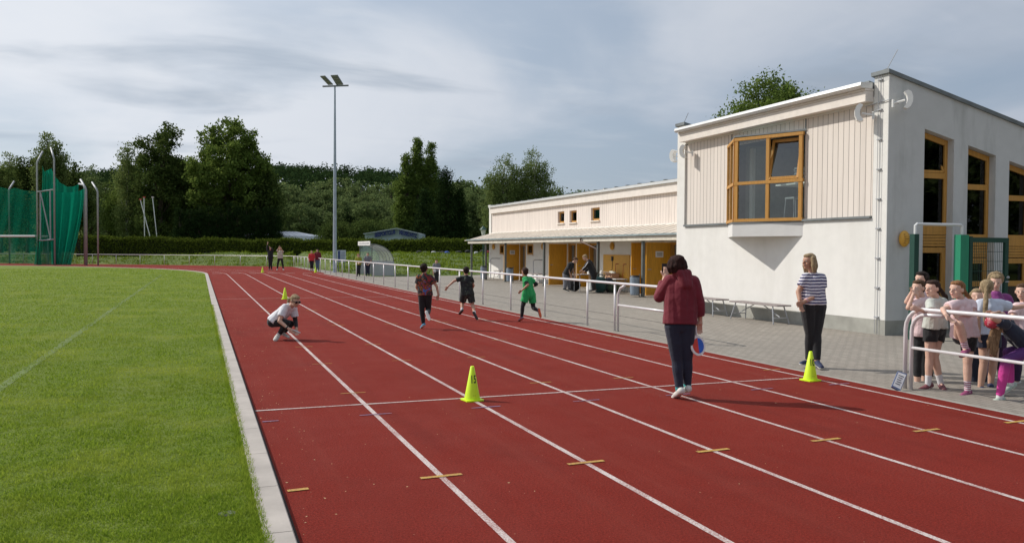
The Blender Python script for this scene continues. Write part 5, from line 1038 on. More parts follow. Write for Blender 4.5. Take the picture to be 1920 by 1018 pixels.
# bags and coats dumped along the hedge foot
gi = 0; cols = [fabric('bag_navy', (0.02, 0.03, 0.10)), fabric('bag_white', (0.55, 0.55, 0.58)), fabric('bag_black', (0.012, 0.012, 0.014)), fabric('bag_blue', (0.05, 0.10, 0.40)), fabric('bag_grey', (0.18, 0.19, 0.2)), fabric('bag_red', (0.4, 0.03, 0.03))]; cn_ = ['navy', 'white', 'black', 'blue', 'grey', 'red']
for px, ci, s_ in ((440, 2, .5), (452, 3, .8), (463, 4, .6), (474, 1, .5), (486, 2, .7), (541, 1, .5), (571, 1, .9), (608, 5, .5), (616, 1, .5), (624, 2, .4), (786, 2, .7), (797, 4, .6), (813, 1, .6), (822, 2, .8), (829, 2, .9), (838, 3, .7), (860, 2, .9), (877, 2, .7), (893, 1, .6), (905, 2, .8), (914, 5, .6)):
    D = 93 if px < 640 else 84
    x, y = at(px, D); z = bank_z(x, y)-0.04
    bag((x, y, z), (0.42*s_, 0.3*s_, 0.26*s_), cols[ci], f'{cn_[ci]} bag or coat dropped on the grass bank below the hedge', 'dropped_bag', 'bags and coats along the hedge foot', seed=gi, strap=False); gi += 1

# tufts on the grass bank
n = 90000; bx = rg.uniform(-30, 34, n); by = np.array([0.0]*n); V = np.zeros((n, 3, 3)); c = 0
ok = []
by = rg.uniform(52, 112, n)
for i in range(n):
    z = bank_z(bx[i], by[i])
    if z > 0.0: ok.append((bx[i], by[i], z))
ok = np.array(ok); n = len(ok); a = rg.uniform(0, 6.28, n); hh = rg.uniform(0.06, 0.20, n); wd = rg.uniform(0.03, 0.08, n); V = np.zeros((n, 3, 3)); cl = np.sin(ok[:, 0]*1.7+ok[:, 1]*0.9)*np.sin(ok[:, 0]*0.6-ok[:, 1]*1.3); hh *= 1+0.7*cl
V[:, 0] = ok+np.stack([-np.cos(a)*wd, -np.sin(a)*wd, -0.02+0*a], 1); V[:, 1] = ok+np.stack([np.cos(a)*wd, np.sin(a)*wd, -0.02+0*a], 1); V[:, 2] = ok+np.stack([rg.normal(0, .05, n), rg.normal(0, .05, n), hh], 1)
tag(np_mesh('bank_tufts', V.reshape(-1, 3), np.arange(3*n).reshape(-1, 3), m_leaf('bank_grass_blades', (0.06, 0.11, 0.010), (0.22, 0.29, 0.035), 0.35)), 'rough uncut grass tufts on the bank below the hedge', 'grass', kind='stuff')
# ================================================================== people
TEX = bpy.data.textures.new('folds', 'CLOUDS'); TEX.noise_scale = 0.13; TEX.noise_depth = 2
TEXH = bpy.data.textures.new('locks', 'CLOUDS'); TEXH.noise_scale = 0.05; TEXH.noise_depth = 2
JOBS = []
def shape_cap(p0, p1, r0, r1, flat0=False, flat1=False, n=12, sq=None):
    """tapered capsule as (verts, faces); sq=(axis, factor) flattens it"""
    p0, p1 = np.array(p0, float), np.array(p1, float); t = p1-p0; L_ = np.linalg.norm(t)
    if L_ < 1e-5: p1 = p0+np.array([0, 0, 1e-3]); t = p1-p0; L_ = 1e-3
    t /= L_; ref = np.array([0, 0, 1.0]) if abs(t[2]) < .9 else np.array([0, 1.0, 0]); a = np.cross(t, ref); a /= np.linalg.norm(a); b = np.cross(t, a); rings = []
    if not flat0: rings += [(p0-t*r0*math.sin(q), r0*math.cos(q)) for q in (1.35, 0.9, 0.45)]
    rings += [(p0, r0), (p1, r1)]
    if not flat1: rings += [(p1+t*r1*math.sin(q), r1*math.cos(q)) for q in (0.45, 0.9, 1.35)]
    V = [c+(a*math.cos(2*math.pi*k/n)+b*math.sin(2*math.pi*k/n))*r for c, r in rings for k in range(n)]; m = len(rings)
    F = [(j*n+k, j*n+(k+1) % n, (j+1)*n+(k+1) % n, (j+1)*n+k) for j in range(m-1) for k in range(n)]+[tuple(range(n))[::-1], tuple((m-1)*n+k for k in range(n))]
    return V, F
class Body:
    def __init__(s): s.v = []; s.f = []
    def add(s, vf): k = len(s.v); s.v += list(vf[0]); s.f += [tuple(i+k for i in f) for f in vf[1]]; return s
    def cap(s, *a, **k): return s.add(shape_cap(*a, **k))
    def ell(s, c, r, R=None):
        m = MB(); m.ell(c, r, rot=R, nu=16, nv=10); return s.add((m.v, m.f))
def job(name, body, m, root, vox, smooth=4, disp=0.0, tex=None, hook=None):
    me = bpy.data.meshes.new(name); o0 = np.array(root['_o']); me.from_pydata([tuple(np.array(v)-o0) for v in body.v], [], body.f); me.update()
    o = bpy.data.objects.new('tmp_part', me); COL.objects.link(o); rm = o.modifiers.new('r', 'REMESH'); rm.mode = 'VOXEL'; rm.voxel_size = vox; rm.use_smooth_shade = True
    if smooth: sm = o.modifiers.new('s', 'SMOOTH'); sm.factor = 0.5; sm.iterations = smooth
    if disp: dm = o.modifiers.new('d', 'DISPLACE'); dm.texture = tex or TEX; dm.strength = disp; dm.mid_level = 0.5
    JOBS.append((name, o, m, root, hook))
def run_jobs():
    bpy.context.view_layer.update(); dg = bpy.context.evaluated_depsgraph_get()
    for name, o, m, root, hook in JOBS:
        me = bpy.data.meshes.new_from_object(o.evaluated_get(dg)); me.name = name
        for mm in (m if isinstance(m, (list, tuple)) else [m]): me.materials.append(mm)
        if hook: hook(me)
        tgt = root['_obj']
        if name == 'person':
            tgt.data = me
        else: link(name, me, tgt)
    for name, o, m, root, hook in JOBS: 
        d = o.data; bpy.data.objects.remove(o); bpy.data.meshes.remove(d)
    JOBS.clear()
def skin(name, c):
    if name in MATS: return MATS[name]
    b = NB(name); b.col(b.mix(b.rng(b.noise(18, 4), .3, .7), tuple(x*.88 for x in c), c)); b.rough(0.55)
    b.b.inputs['Subsurface Weight'].default_value = 0.08; b.b.inputs['Subsurface Radius'].default_value = (0.02, 0.008, 0.004); MATS[name] = b.m; return b.m
def hairm(name, c, hi=None):
    if name in MATS: return MATS[name]
    b = NB(name); n = b.noise(7, 5, b.mapped((9, 9, 1.2)), .7, 1.0); b.col(b.mix(b.rng(n, .35, .7), tuple(x*.55 for x in c), hi or tuple(min(1, x*1.5) for x in c))); b.rough(0.75); b.b.inputs['Specular IOR Level'].default_value = 0.2; b.bump(n, 0.9, 0.02); MATS[name] = b.m; return b.m
SK = skin('fair_skin', (0.60, 0.36, 0.26)); SKT = skin('tanned_skin', (0.50, 0.28, 0.19)); SKP = skin('pale_skin', (0.66, 0.42, 0.32))
H_DK = hairm('dark_hair', (0.022, 0.014, 0.011)); H_BR = hairm('brown_hair', (0.10, 0.055, 0.030)); H_AU = hairm('auburn_hair', (0.022, 0.010, 0.009), (0.055, 0.020, 0.015)); H_BL = hairm('blonde_hair', (0.32, 0.22, 0.115), (0.50, 0.38, 0.23)); H_RD = hairm('ginger_hair', (0.26, 0.11, 0.045), (0.42, 0.22, 0.10)); H_DB = hairm('dark_brown_hair', (0.045, 0.024, 0.018))
M_SOLE = mat('white_rubber', (0.68, 0.67, 0.62), 0.7, .06)

def unit(v): v = np.array(v, float); n = np.linalg.norm(v); return v/n if n > 1e-9 else v
FLATF = unit([cf[0], cf[1], 0]); FLATR = np.array([FLATF[1], -FLATF[0], 0]); UPV = np.array([0, 0, 1.0])

class Fig:
    """A figure from joints given at their bearing, height and depth; every part grown as one smooth surface."""
    def __init__(s, base, lab, J, k=1.0, face=0.0, tilt=0.0, roll=0.0, skin_=SK, vox=0.008, D=None, group=None, wide=1.0, head=1.0, z0=0.0, hands=True, hand_dir={}, legw=1.08, waist=0.22):
        s.D = D if D is not None else depth(G3(*base)); s.k = k; s.vox = vox; s.w = wide; s.lw = legw; s.waist = waist
        b = P3(base[0], base[1], s.D); s.base = (float(b[0]), float(b[1]), z0)
        s.ob = bpy.data.objects.new('person', bpy.data.meshes.new('person')); COL.objects.link(s.ob); s.ob.location = s.base; tag(s.ob, lab, 'person', group)
        s.root = {'_o': s.base, '_obj': s.ob}
        s.J = {n: P3(v[0], v[1], s.D+(v[2] if len(v) > 2 else 0)) for n, v in J.items()}
        J = s.J; k_ = k
        fd = -FLATF*math.cos(R_(face))+FLATR*math.sin(R_(face)); rt = unit(np.cross(fd, UPV)); 
        f = fd*math.cos(R_(tilt))-UPV*math.sin(R_(tilt)); u = unit(np.cross(rt, f)); 
        if roll: rt2 = rt*math.cos(R_(roll))+u*math.sin(R_(roll)); u = unit(np.cross(rt2, f)); rt = rt2
        s.f, s.u, s.r = f, u, rt; h = J['hd']; hk = k_**0.35*head; s.hk = hk
        B = Body(); Rm = np.stack([rt, f, u], 1)
        B.ell(h+u*0.022*hk, (0.074*hk, 0.092*hk, 0.088*hk), Rm); B.ell(h+f*0.022*hk-u*0.050*hk, (0.056*hk, 0.066*hk, 0.062*hk), Rm)
        B.ell(h+f*0.055*hk-u*0.092*hk, (0.028*hk, 0.028*hk, 0.022*hk), Rm)
        B.cap(h+f*0.088*hk+u*0.012*hk, h+f*0.106*hk-u*0.024*hk, 0.009*hk, 0.015*hk)
        for sg in (-1, 1):
            B.ell(h+rt*sg*0.077*hk-f*0.008*hk-u*0.005*hk, (0.012*hk, 0.020*hk, 0.031*hk), Rm); B.cap(h+f*0.078*hk+rt*sg*0.015*hk+u*0.028*hk, h+f*0.066*hk+rt*sg*0.048*hk+u*0.026*hk, 0.012*hk, 0.010*hk); B.ell(h+f*0.055*hk+rt*sg*0.038*hk-u*0.03*hk, (0.022*hk, 0.022*hk, 0.022*hk), Rm)
        for sg in (-1, 1): B.ell(h+f*0.086*hk-u*0.056*hk+rt*sg*0.008, (0.018*hk, 0.010*hk, 0.006*hk), Rm)
        B.cap(J['nk']-UPV*0.02*k_, h-f*0.015*hk-u*0.04*hk, 0.056*k_, 0.050*hk)
        s.torso(B, 0.0, 0.86); 
        for sd_ in 'lr':
            s.arm(B, sd_, 0, 2.0); s.leg(B, sd_, 0, 2.0)
            if hands: s.hand(B, sd_, hand_dir.get(sd_))
            s.foot_core(B, sd_)
        job('person', B, skin_, s.root, vox, 3)
    def torso(s, B, i, lo=1.0, belly=0.0, flare=0.0):
        J, k, w = s.J, s.k, s.w; c = J['nk']; sl, sr, hl, hr = J['sl'], J['sr'], J['hl'], J['hr']; pc = (hl+hr)/2
        ax = unit(sr-sl); a0, b0 = sl+(c-sl)*0.20, sr+(c-sr)*0.20; dn = unit(pc-c); wt = s.waist
        B.cap(a0, b0, 0.050*k+i, 0.050*k+i); B.cap(c+dn*0.03*k, c+dn*0.10*k, 0.064*k+i, 0.092*k+i)
        for p, q in ((a0, hl), (b0, hr)):
            m = p+(q-p)*0.55+(pc-q)*wt; e = p+(q-p)*lo; B.cap(p+(c-p)*0.24+dn*0.085*k, m, 0.068*k*w+i, 0.074*k*w+i+belly); B.cap(m, e, 0.074*k*w+i+belly, 0.092*k*w+i+flare, flat1=i > 0)
        ce = c+(pc-c)*lo; B.cap(c+dn*0.12*k, c+(pc-c)*0.55, 0.094*k*w+i, 0.092*k*w+i+belly*1.2); B.cap(c+(pc-c)*0.55, ce, 0.092*k*w+i+belly*1.2, 0.103*k*w+i+flare, flat1=i > 0)
    def arm(s, B, sd_, i, upto):
        J, k = s.J, s.k; p, q, r = J['s'+sd_], J['e'+sd_], J['w'+sd_]; c = J['nk']; p2 = p+(c-p)*0.12
        if upto <= 1: B.cap(p2, p+(q-p)*upto, 0.054*k+i, (0.054-0.014*upto)*k+i*1.25, flat1=i > 0)
        else:
            B.cap(p2, q, 0.052*k+i, 0.038*k+i); t = upto-1; B.cap(q, q+(r-q)*t, 0.040*k+i, (0.040-0.014*t)*k+i, flat1=i > 0)
    def leg(s, B, sd_, i, upto, i2=None):
        J, k, w = s.J, s.k*s.lw, s.w; i2 = i if i2 is None else i2; p, q, r = J['h'+sd_], J['k'+sd_], J['a'+sd_]
        if upto <= 1: B.cap(p, p+(q-p)*upto, 0.086*k*w+i, (0.086-0.028*upto)*k*w+i2, flat1=i > 0)
        else:
            B.cap(p, q, 0.086*k*w+i, 0.056*k+i2); t = upto-1; m = q+(r-q)*0.32; bk = unit(np.cross(np.cross(r-q, UPV+1e-3), r-q))*0
            B.cap(q, m, 0.053*k+i2, 0.054*k+i2)
            if t > 0.32: B.cap(m, q+(r-q)*t, 0.054*k+i2, (0.054-0.020*(t-0.32)/0.68)*k+i2, flat1=i > 0)
    def hand(s, B, sd_, hdir=None):
        J, k = s.J, s.k; w_ = J['w'+sd_]; d = unit(J['f'+sd_]-w_) if 'f'+sd_ in J else (unit(hdir) if hdir is not None else unit(w_-J['e'+sd_]))
        n_ = unit(np.cross(d, FLATR+0.3*FLATF)) if abs(d @ FLATR) < .9 else unit(np.cross(d, UPV)); a = unit(np.cross(d, n_)); k2 = max(k, 0.8)
        pc = w_+d*0.052*k2; B.add(shape_cap(w_, w_+d*0.03*k2, 0.026*k2, 0.03*k2))
        for t in (-1.2, -.4, .4, 1.2): B.cap(w_+d*0.02*k2+a*t*0.014*k2, w_+d*0.085*k2+a*t*0.020*k2, 0.016*k2, 0.012*k2)
        for j, (t, l) in enumerate(((-1.5, .060), (-.5, .075), (.5, .080), (1.5, .070))):
            p = w_+d*0.085*k2+a*t*0.019*k2; m = p+d*l*.5*k2+a*t*0.003; e = m+(d*0.75+n_*0.6)*l*.5*k2; B.cap(p, m, .0105*k2, .0095*k2, n=8); B.cap(m, e, .0095*k2, .008*k2, n=8)
        p = w_+d*0.03*k2+a*0.024*k2; m = p+(d*.6+a*.8)*0.038*k2; B.cap(p, m, .013*k2, .011*k2, n=8); B.cap(m, m+(d*.9+a*.2+n_*.3)*0.030*k2, .011*k2, .009*k2, n=8)
    def foot_dir(s, sd_): return unit(s.J['t'+sd_]-s.J['a'+sd_])
    def foot_core(s, B, sd_):
        J, k = s.J, s.k; a, t = J['a'+sd_], J['t'+sd_]; B.cap(a, a+(t-a)*0.75, 0.034*k, 0.024*k)
    def shoes(s, up, sole=M_SOLE, socks=None, sock_h=0.12, both='lr', stripes_=None):
        for sd_ in both:
            J, k = s.J, s.k; a, t = J['a'+sd_], J['t'+sd_]; leg_ = unit(J['k'+sd_]-a); fwd = unit(t-a); 
            sup = unit(leg_-fwd*(leg_ @ fwd)) if abs(leg_ @ fwd) < .95 else UPV      # up through the ankle, square to the foot
            foot = 0.255*k; fz = unit(fwd-sup*0.0); heel = a-fz*0.035*k-sup*0.045*k; L_ = np.linalg.norm(t-a)
            fz = unit((t-sup*0.0)-heel); toe = heel+fz*foot*0.88; B = Body(); sdv = unit(np.cross(fz, sup))
            sup = unit(np.cross(sdv, fz)); B.cap(heel+sup*0.02*k, toe+sup*0.002*k, 0.045*k, 0.038*k); B.cap(heel+fz*foot*.45+sup*0.012*k+sdv*0.012*k, toe+sdv*0.010*k, 0.038*k, 0.034*k); B.cap(heel+fz*foot*.45+sup*0.012*k-sdv*0.010*k, toe-sdv*0.008*k, 0.038*k, 0.034*k)
            B.cap(heel+sup*0.02*k+fz*.02*k, a+sup*0.010*k, 0.042*k, 0.040*k); B.cap(a, heel+fz*foot*0.55+sup*0.01*k, 0.036*k, 0.032*k)
            B.ell(toe+fz*0.004, (0.036*k, 0.036*k, 0.030*k))
            cut = heel-sup*0.012*k; o0 = np.array(s.base)
            def hook(me, sup=sup, cut=cut, o0=o0, k=k, fz=fz):
                n = len(me.vertices); co = np.zeros(n*3, np.float32); me.vertices.foreach_get('co', co); co = co.reshape(-1, 3); d = (co+o0-cut) @ sup; lim = -0.004*k
                m_ = d < lim; co[m_] += np.outer(lim-d[m_], sup).astype(np.float32); me.vertices.foreach_set('co', co.ravel()); mi = []
                dd = np.maximum(d, lim)
                for p in me.polygons: mi.append(1 if max(dd[v] for v in p.vertices) < 0.017*k else 0)
                me.polygons.foreach_set('material_index', mi)
            job('shoe', B, [up, sole], s.root, min(s.vox, 0.008), 2, hook=hook)
            if socks:
                B = Body(); B.cap(a-leg_*0.01, a+leg_*sock_h*k, 0.041*k, 0.045*k+0.004, flat1=True); job('sock', B, socks, s.root, min(s.vox, 0.008), 2)
        return s
    def top(s, name, m, sleeve=0.6, i=0.018, lo=1.04, belly=0.0, flare=0.006, disp=0.016, hood=False, collar=True, sleeves='lr', left=None):
        B = Body(); s.torso(B, i, lo, belly, flare)
        for sd_ in sleeves: s.arm(B, sd_, i, left if (left and sd_ == 'l') else sleeve)
        if hood:
            c = s.J['nk']; k = s.k; bk = -s.f*1.0; bk[2] = 0; bk = unit(bk); 
            for a_ in (-1, 0, 1): B.cap(c+bk*0.05*k+s.r*a_*0.055*k+UPV*0.05*k, c+bk*0.11*k+s.r*a_*0.03*k-UPV*0.09*k, 0.052*k, 0.045*k)
            B.cap(c-s.r*.075*k+UPV*.045*k, c+s.r*.075*k+UPV*.045*k, 0.045*k, 0.045*k)
        job(name, B, m, s.root, max(s.vox, .008), 3, disp); return s
    def legs(s, name, m, upto=1.95, i=0.010, i2=None, waist=0.05, disp=0.008, l=None, r=None):
        B = Body(); J, k, w = s.J, s.k, s.w; hl, hr, c = J['hl'], J['hr'], J['nk']; pc = (hl+hr)/2; up = unit(c-pc)
        B.cap(hl+(pc-hl)*0.1, hr+(pc-hr)*0.1, 0.094*k*w+i, 0.094*k*w+i); B.cap(hl+(pc-hl)*.1, hl+(pc-hl)*.1+up*0.10*k, 0.093*k*w+i, 0.085*k*w+i, flat1=True); B.cap(hr+(pc-hr)*.1, hr+(pc-hr)*.1+up*0.10*k, 0.093*k*w+i, 0.085*k*w+i, flat1=True); B.cap(pc, pc+up*.10*k, 0.10*k*w+i, .094*k*w+i, flat1=True)
        for sd_ in 'lr': s.leg(B, sd_, i, (l if sd_ == 'l' and l else r if sd_ == 'r' and r else upto), i2)
        job(name, B, m, s.root, max(s.vox, .008), 3, disp); return s
    def hair(s, m, style='short', extra=None, name='hair'):
        h, f, u, r, k = s.J['hd'], s.f, s.u, s.r, s.hk; Rm = np.stack([r, f, u], 1); B = Body()
        B.ell(h-f*0.026*k+u*0.040*k, (0.085*k, 0.090*k, 0.082*k), Rm); B.ell(h+f*0.018*k+u*0.080*k, (0.068*k, 0.068*k, 0.036*k), Rm); B.ell(h-f*0.048*k-u*0.005*k, (0.074*k, 0.056*k, 0.074*k), Rm); B.ell(h-f*0.012*k+u*0.028*k, (0.086*k, 0.060*k, 0.062*k), Rm)
        if style == 'curly':
            q = np.random.default_rng(5)
            for _ in range(80): v = unit(q.normal(0, 1, 3)+u*.5); v = v-f*max(v @ f, 0)*.9; B.ell(h+u*0.04*k-f*0.02*k+v*0.085*k, (0.028*k,)*3)
        if style == 'tousled':
            q = np.random.default_rng(8)
            for _ in range(26): v = unit(q.normal(0, 1, 3)); v = unit(v+u*0.7); v = v-f*max(v @ f, 0)*.6; B.ell(h+u*0.045*k-f*0.02*k+v*0.080*k, (0.026*k,)*3)
        if style in ('full', 'mid'):
            q_ = 1.0 if style == 'full' else .62
            for t in (-1.5, -1.1, -.65, -.2, .2, .65, 1.1, 1.5):
                a = math.sin(t); b = math.cos(t); p = h+r*a*0.080*k-f*(b*0.066)*k+u*0.04*k; m_ = p-UPV*.11*k*q_+r*a*.022*k-f*b*.02*k; B.cap(p, m_, 0.036*k, 0.038*k); B.cap(m_, m_-UPV*.085*k*q_-r*a*.004, 0.038*k, 0.020*k)
        if style in ('bob', 'long'):
            ln_ = 0.17 if style == 'bob' else 0.25
            for t in (-1.25, -.8, -.3, .3, .8, 1.25): a = math.sin(t); b = math.cos(t); p = h+r*a*0.076*k-f*b*0.062*k+u*0.03*k; B.cap(p, p+(-u*0.6+-UPV*.4)*ln_*k+r*a*0.006-f*b*0.01, 0.034*k, 0.026*k)
        if style == 'pony':
            p = h-f*0.105*k+u*0.030*k; B.ell(p, (0.026*k,)*3); e = extra if extra is not None else p-f*0.03-UPV*0.20; m_ = (p+e)/2-f*0.03*k+UPV*0.02; B.cap(p, m_, 0.022*k, 0.033*k); B.cap(m_, e, 0.033*k, 0.014*k)
        job(name, B, m, s.root, min(s.vox, 0.008) if s.vox < .012 else s.vox, 2, 0.012, TEXH); return s
    def eyes(s, glasses=False):
        h, f, u, r, k = s.J['hd'], s.f, s.u, s.r, s.hk
        for sg in (-1, 1):
            q = MB(); q.ell(h+f*0.0775*k+r*sg*0.031*k+u*0.006*k, (0.0105*k,)*3, nu=10, nv=6, m=0); q.ell(h+f*0.0850*k+r*sg*0.031*k+u*0.006*k, (0.0068*k,)*3, nu=8, nv=6, m=1); s.sub(q, 'eye', [mat('eye_white', (0.6, 0.58, 0.55), 0.3), mat('dark_iris', (0.02, 0.012, 0.01), 0.2)])
        q = MB(); q.tube([h+f*0.096*k-u*0.055*k-r*0.020*k, h+f*0.101*k-u*0.056*k, h+f*0.096*k-u*0.055*k+r*0.020*k], 0.0045*k, 6); s.sub(q, 'mouth', mat('lips', (0.36, 0.10, 0.09), 0.5))
        if glasses:
            q = MB()
            for sg in (-1, 1): q.ell(h+f*0.097*k+r*sg*0.034*k+u*0.006*k, (0.032*k, 0.012*k, 0.026*k), rot=np.stack([r, f, u], 1)); q.tube([h+f*0.09*k+r*sg*0.064*k+u*0.012*k, h-f*0.01*k+r*sg*0.084*k+u*0.008*k], 0.005*k, 6)
            q.tube([h+f*0.104*k-r*0.02*k+u*0.012*k, h+f*0.104*k+r*0.02*k+u*0.012*k], 0.005*k, 6); s.sub(q, 'sunglasses', mat('dark_lens', (0.01, 0.01, 0.012), 0.15))
        return s
    def sub(s, q, name, m): 
        me = bpy.data.meshes.new(name); o0 = np.array(s.base); me.from_pydata([tuple(np.array(v)-o0) for v in q.v], [], q.f)
        for mm in (m if isinstance(m, (list, tuple)) else [m]): me.materials.append(mm)
        if isinstance(m, (list, tuple)): me.polygons.foreach_set('material_index', q.mi)
        me.polygons.foreach_set('use_smooth', [True]*len(q.f)); me.update(); return link(name, me, s.ob)

F_BLK = fabric('black_jersey', (0.010, 0.010, 0.012)); F_NAVY = fabric('navy_jersey', (0.012, 0.016, 0.035)); F_MAR = fabric('maroon_fleece', (0.155, 0.010, 0.022)); F_WHT = fabric('white_cotton', (0.70, 0.69, 0.72), .05); F_GRN = fabric('bright_green_jersey', (0.012, 0.33, 0.09)); F_PINK = fabric('pale_pink_cotton', (0.72, 0.54, 0.55), .06); F_SAGE = fabric('mint_grey_cotton', (0.50, 0.52, 0.47), .1); F_LBL = fabric('pale_blue_white_cotton', (0.56, 0.60, 0.70), .06)
F_RED = fabric('red_jersey', (0.50, 0.025, 0.03)); F_GREY = fabric('grey_marl', (0.16, 0.16, 0.18)); F_JEAN = fabric('blue_denim', (0.10, 0.15, 0.24)); F_OLV = fabric('mustard_green_jersey', (0.26, 0.27, 0.02)); F_CREAM = fabric('cream_knit', (0.50, 0.46, 0.38)); F_PUR = fabric('purple_down_vest', (0.20, 0.035, 0.17)); F_PLUM = fabric('plum_leggings', (0.035, 0.012, 0.05))
S_WHT = mat('white_trainer', (0.62, 0.60, 0.55), .6, .08, 20); S_BLK = mat('black_trainer', (0.015, 0.015, 0.018), .6); S_MAR = mat('maroon_trainer', (0.16, 0.045, 0.055), .6, .3, 30); S_PUR = mat('purple_pink_trainer', (0.28, 0.06, 0.15), .6, .4, 30); S_NAV = mat('navy_canvas', (0.02, 0.03, 0.08), .7); S_BLU = mat('blue_neon_trainer', (0.05, 0.28, 0.45), .6, .5, 25); S_MINT = mat('pale_mint_trainer', (0.42, 0.50, 0.42), .6, .1, 20); S_SOCK = fabric('white_sock', (0.68, 0.67, 0.68), .05); M_ORG = mat('orange_rubber', (0.55, 0.10, 0.03), .7)
M_STR = stripes('navy_white_stripes', (0.66, 0.65, 0.70), (0.035, 0.035, 0.12), 22.0, 0.55)

# --- hoodie woman, seen from behind, holding a paddle and a phone
w = Fig((1281, 748), 'woman in a maroon hoodie seen from behind, phone raised and start paddle lowered', dict(
    hd=(1269, 497, 0), nk=(1277, 520, 0), sl=(1253, 528, 0.02), el=(1236, 557, .08), wl=(1246, 522, .26), fl=(1250, 506, .30), sr=(1303, 530, 0), er=(1311, 566, .0), wr=(1313, 601, .03), fr=(1311, 619, .04),
    hl=(1263, 612, 0), kl=(1269, 673, 0), al=(1274, 732, -.03), tl=(1266, 744, .10), hr=(1287, 612, 0), kr=(1288, 672, .02), ar=(1289, 726, .05), tr=(1283, 734, .25)), k=1.0, face=205, tilt=6, vox=.007, wide=1.04, legw=1.14, waist=.14)
w.top('hoodie', F_MAR, 1.76, .028, .94, .008, .004, .014, hood=True).legs('leggings', F_NAVY, 1.97, .008, .004).shoes(S_WHT, M_SOLE, mat('turquoise_sock', (0.05, 0.42, 0.42), .8), .045).hair(H_AU, 'mid')
D_ = w.D+0.02
ph = P3(1247, 505, w.D+.34); q = MB(); q.obox(ph-UPV*.07+FLATR*0, ph+UPV*.07, .075, .010, up=tuple(FLATF)); tag(q.build('mobile_phone', M_BLACK), 'dark phone held up by the woman in the maroon hoodie', 'phone')
pc = P3(1308.5, 648, D_-.02); e = empty('start_paddle', tuple(pc), 'round red and blue start paddle with white rim in the lowered hand', 'paddle')
ax_ = FLATR*0.45+FLATF*0.30; ax_ = unit(ax_); up_ = unit(UPV*1.0-FLATR*0.35); nrm = unit(np.cross(ax_, up_)); up_ = unit(np.cross(nrm, ax_))
if nrm @ FLATF > 0: nrm = -nrm
rr2 = .118
def disc(mb, c, r, o_, a0=0, a1=360, n=28, m=0, back=False):
    vs = [c+nrm*o_]+[c+nrm*o_+(ax_*math.cos(R_(a0+(a1-a0)*i/n))+up_*math.sin(R_(a0+(a1-a0)*i/n)))*r for i in range(n+1)]; mb.add(vs, [(0, i+1, i+2) for i in range(n)], m)
q = MB(); n_ = 32; vs = [pc+nrm*o_+(ax_*math.cos(2*math.pi*i/n_)+up_*math.sin(2*math.pi*i/n_))*rr2 for o_ in (-.006, .006) for i in range(n_)]; q.add(vs, [tuple(range(n_)), tuple(range(n_, 2*n_))[::-1]]+[(i, (i+1) % n_, n_+(i+1) % n_, n_+i) for i in range(n_)]); q.build('disc_rim', M_WHITEP, e)
for sgn in (1, -1):
    q = MB(); disc(q, pc, rr2*.76, .008*sgn, 90, 270); q.build('red_half', mat('signal_red', (0.62, 0.05, 0.03), .5), e); q = MB(); disc(q, pc, rr2*.76, .008*sgn, -90, 90); q.build('blue_half', mat('signal_blue', (0.02, 0.12, 0.55), .5), e)
q = MB(); q.tube([pc+up_*rr2, pc+up_*(rr2+.17)], .013, 8); q.build('handle', M_WHITEP, e)

# --- woman in striped shirt
w = Fig((1528, 689), 'blonde woman in a navy striped T-shirt with hands folded, looking up the track', dict(
    hd=(1517, 490, 0), nk=(1525, 513, .02), sl=(1509, 521, -.02), el=(1497, 547, -.02), wl=(1500, 567, -.12), fl=(1503, 580, -.16), sr=(1543, 522, .05), er=(1543, 550, .0), wr=(1508, 565, -.17), fr=(1495, 571, -.20),
    hl=(1515, 574, 0), kl=(1519, 625, 0), al=(1516, 676, .10), tl=(1503, 682, -.02), hr=(1534, 574, .03), kr=(1531, 625, .0), ar=(1532, 677, -.05), tr=(1539, 688, -.20)), k=1.0, face=-72, tilt=2, vox=.007, wide=1.12, skin_=SKT, legw=1.2, waist=.36)
w.top('striped_t_shirt', M_STR, .62, .016, .95, .016, .010, .014).legs('jeans', F_BLK, 1.95, .012, .008).shoes(S_NAV, M_SOLE).hair(H_BL, 'full').eyes()
q = MB(); p = w.J['wr']; q.tube([p+unit(w.J['er']-p)*.03, p+unit(w.J['er']-p)*.055], .034, 12); w.sub(q, 'wristwatch', mat('pink_strap', (0.55, 0.30, 0.32), .5))

# --- crouching woman with sunglasses
w = Fig((525, 637), 'crouching blonde woman in sunglasses and white T-shirt on the inner lane', dict(
    hd=(553.5, 564, -.10), nk=(544, 574, 0), sl=(533, 577, -.12), el=(524, 602, -.22), wl=(541, 616, -.28), fl=(551, 622, -.28), sr=(551, 579, .12), er=(554, 602, .10), wr=(556, 616, -.05), fr=(556, 626, -.1),
    hl=(511, 604, -.08), kl=(538, 605, -.16), al=(523, 627, -.08), tl=(517, 636, -.20), hr=(511, 603, .12), kr=(546, 607, .12), ar=(530, 624, .10), tr=(540, 632, .0)), k=.97, face=48, tilt=20, vox=.008)
w.top('t_shirt', F_WHT, .66, .022, 1.0, .01, .01, .022).legs('leggings', F_BLK, 1.9, .010, .006).shoes(S_WHT, M_SOLE, S_SOCK, .1).hair(H_BL, 'pony', extra=w.J['nk']-FLATR*.06+UPV*.03).eyes(True)
B = Body(); w.arm(B, 'r', .006, 1.9); job('sleeve', B, F_BLK, w.root, .008, 2)
q = MB(); p = w.J['wl']; dd = unit(w.J['el']-p); q.tube([p+dd*.02, p+dd*.05], .033, 10); w.sub(q, 'wristband', M_BLACK)
ph = P3(556, 621, w.D-.30); q = MB(); q.obox(ph-FLATR*.07+UPV*.03, ph+FLATR*.07-UPV*.03, .07, .010); tag(q.build('mobile_phone', mat('silver_phone', (0.35, 0.33, 0.32), .4)), 'pale phone held low by the crouching woman', 'phone')

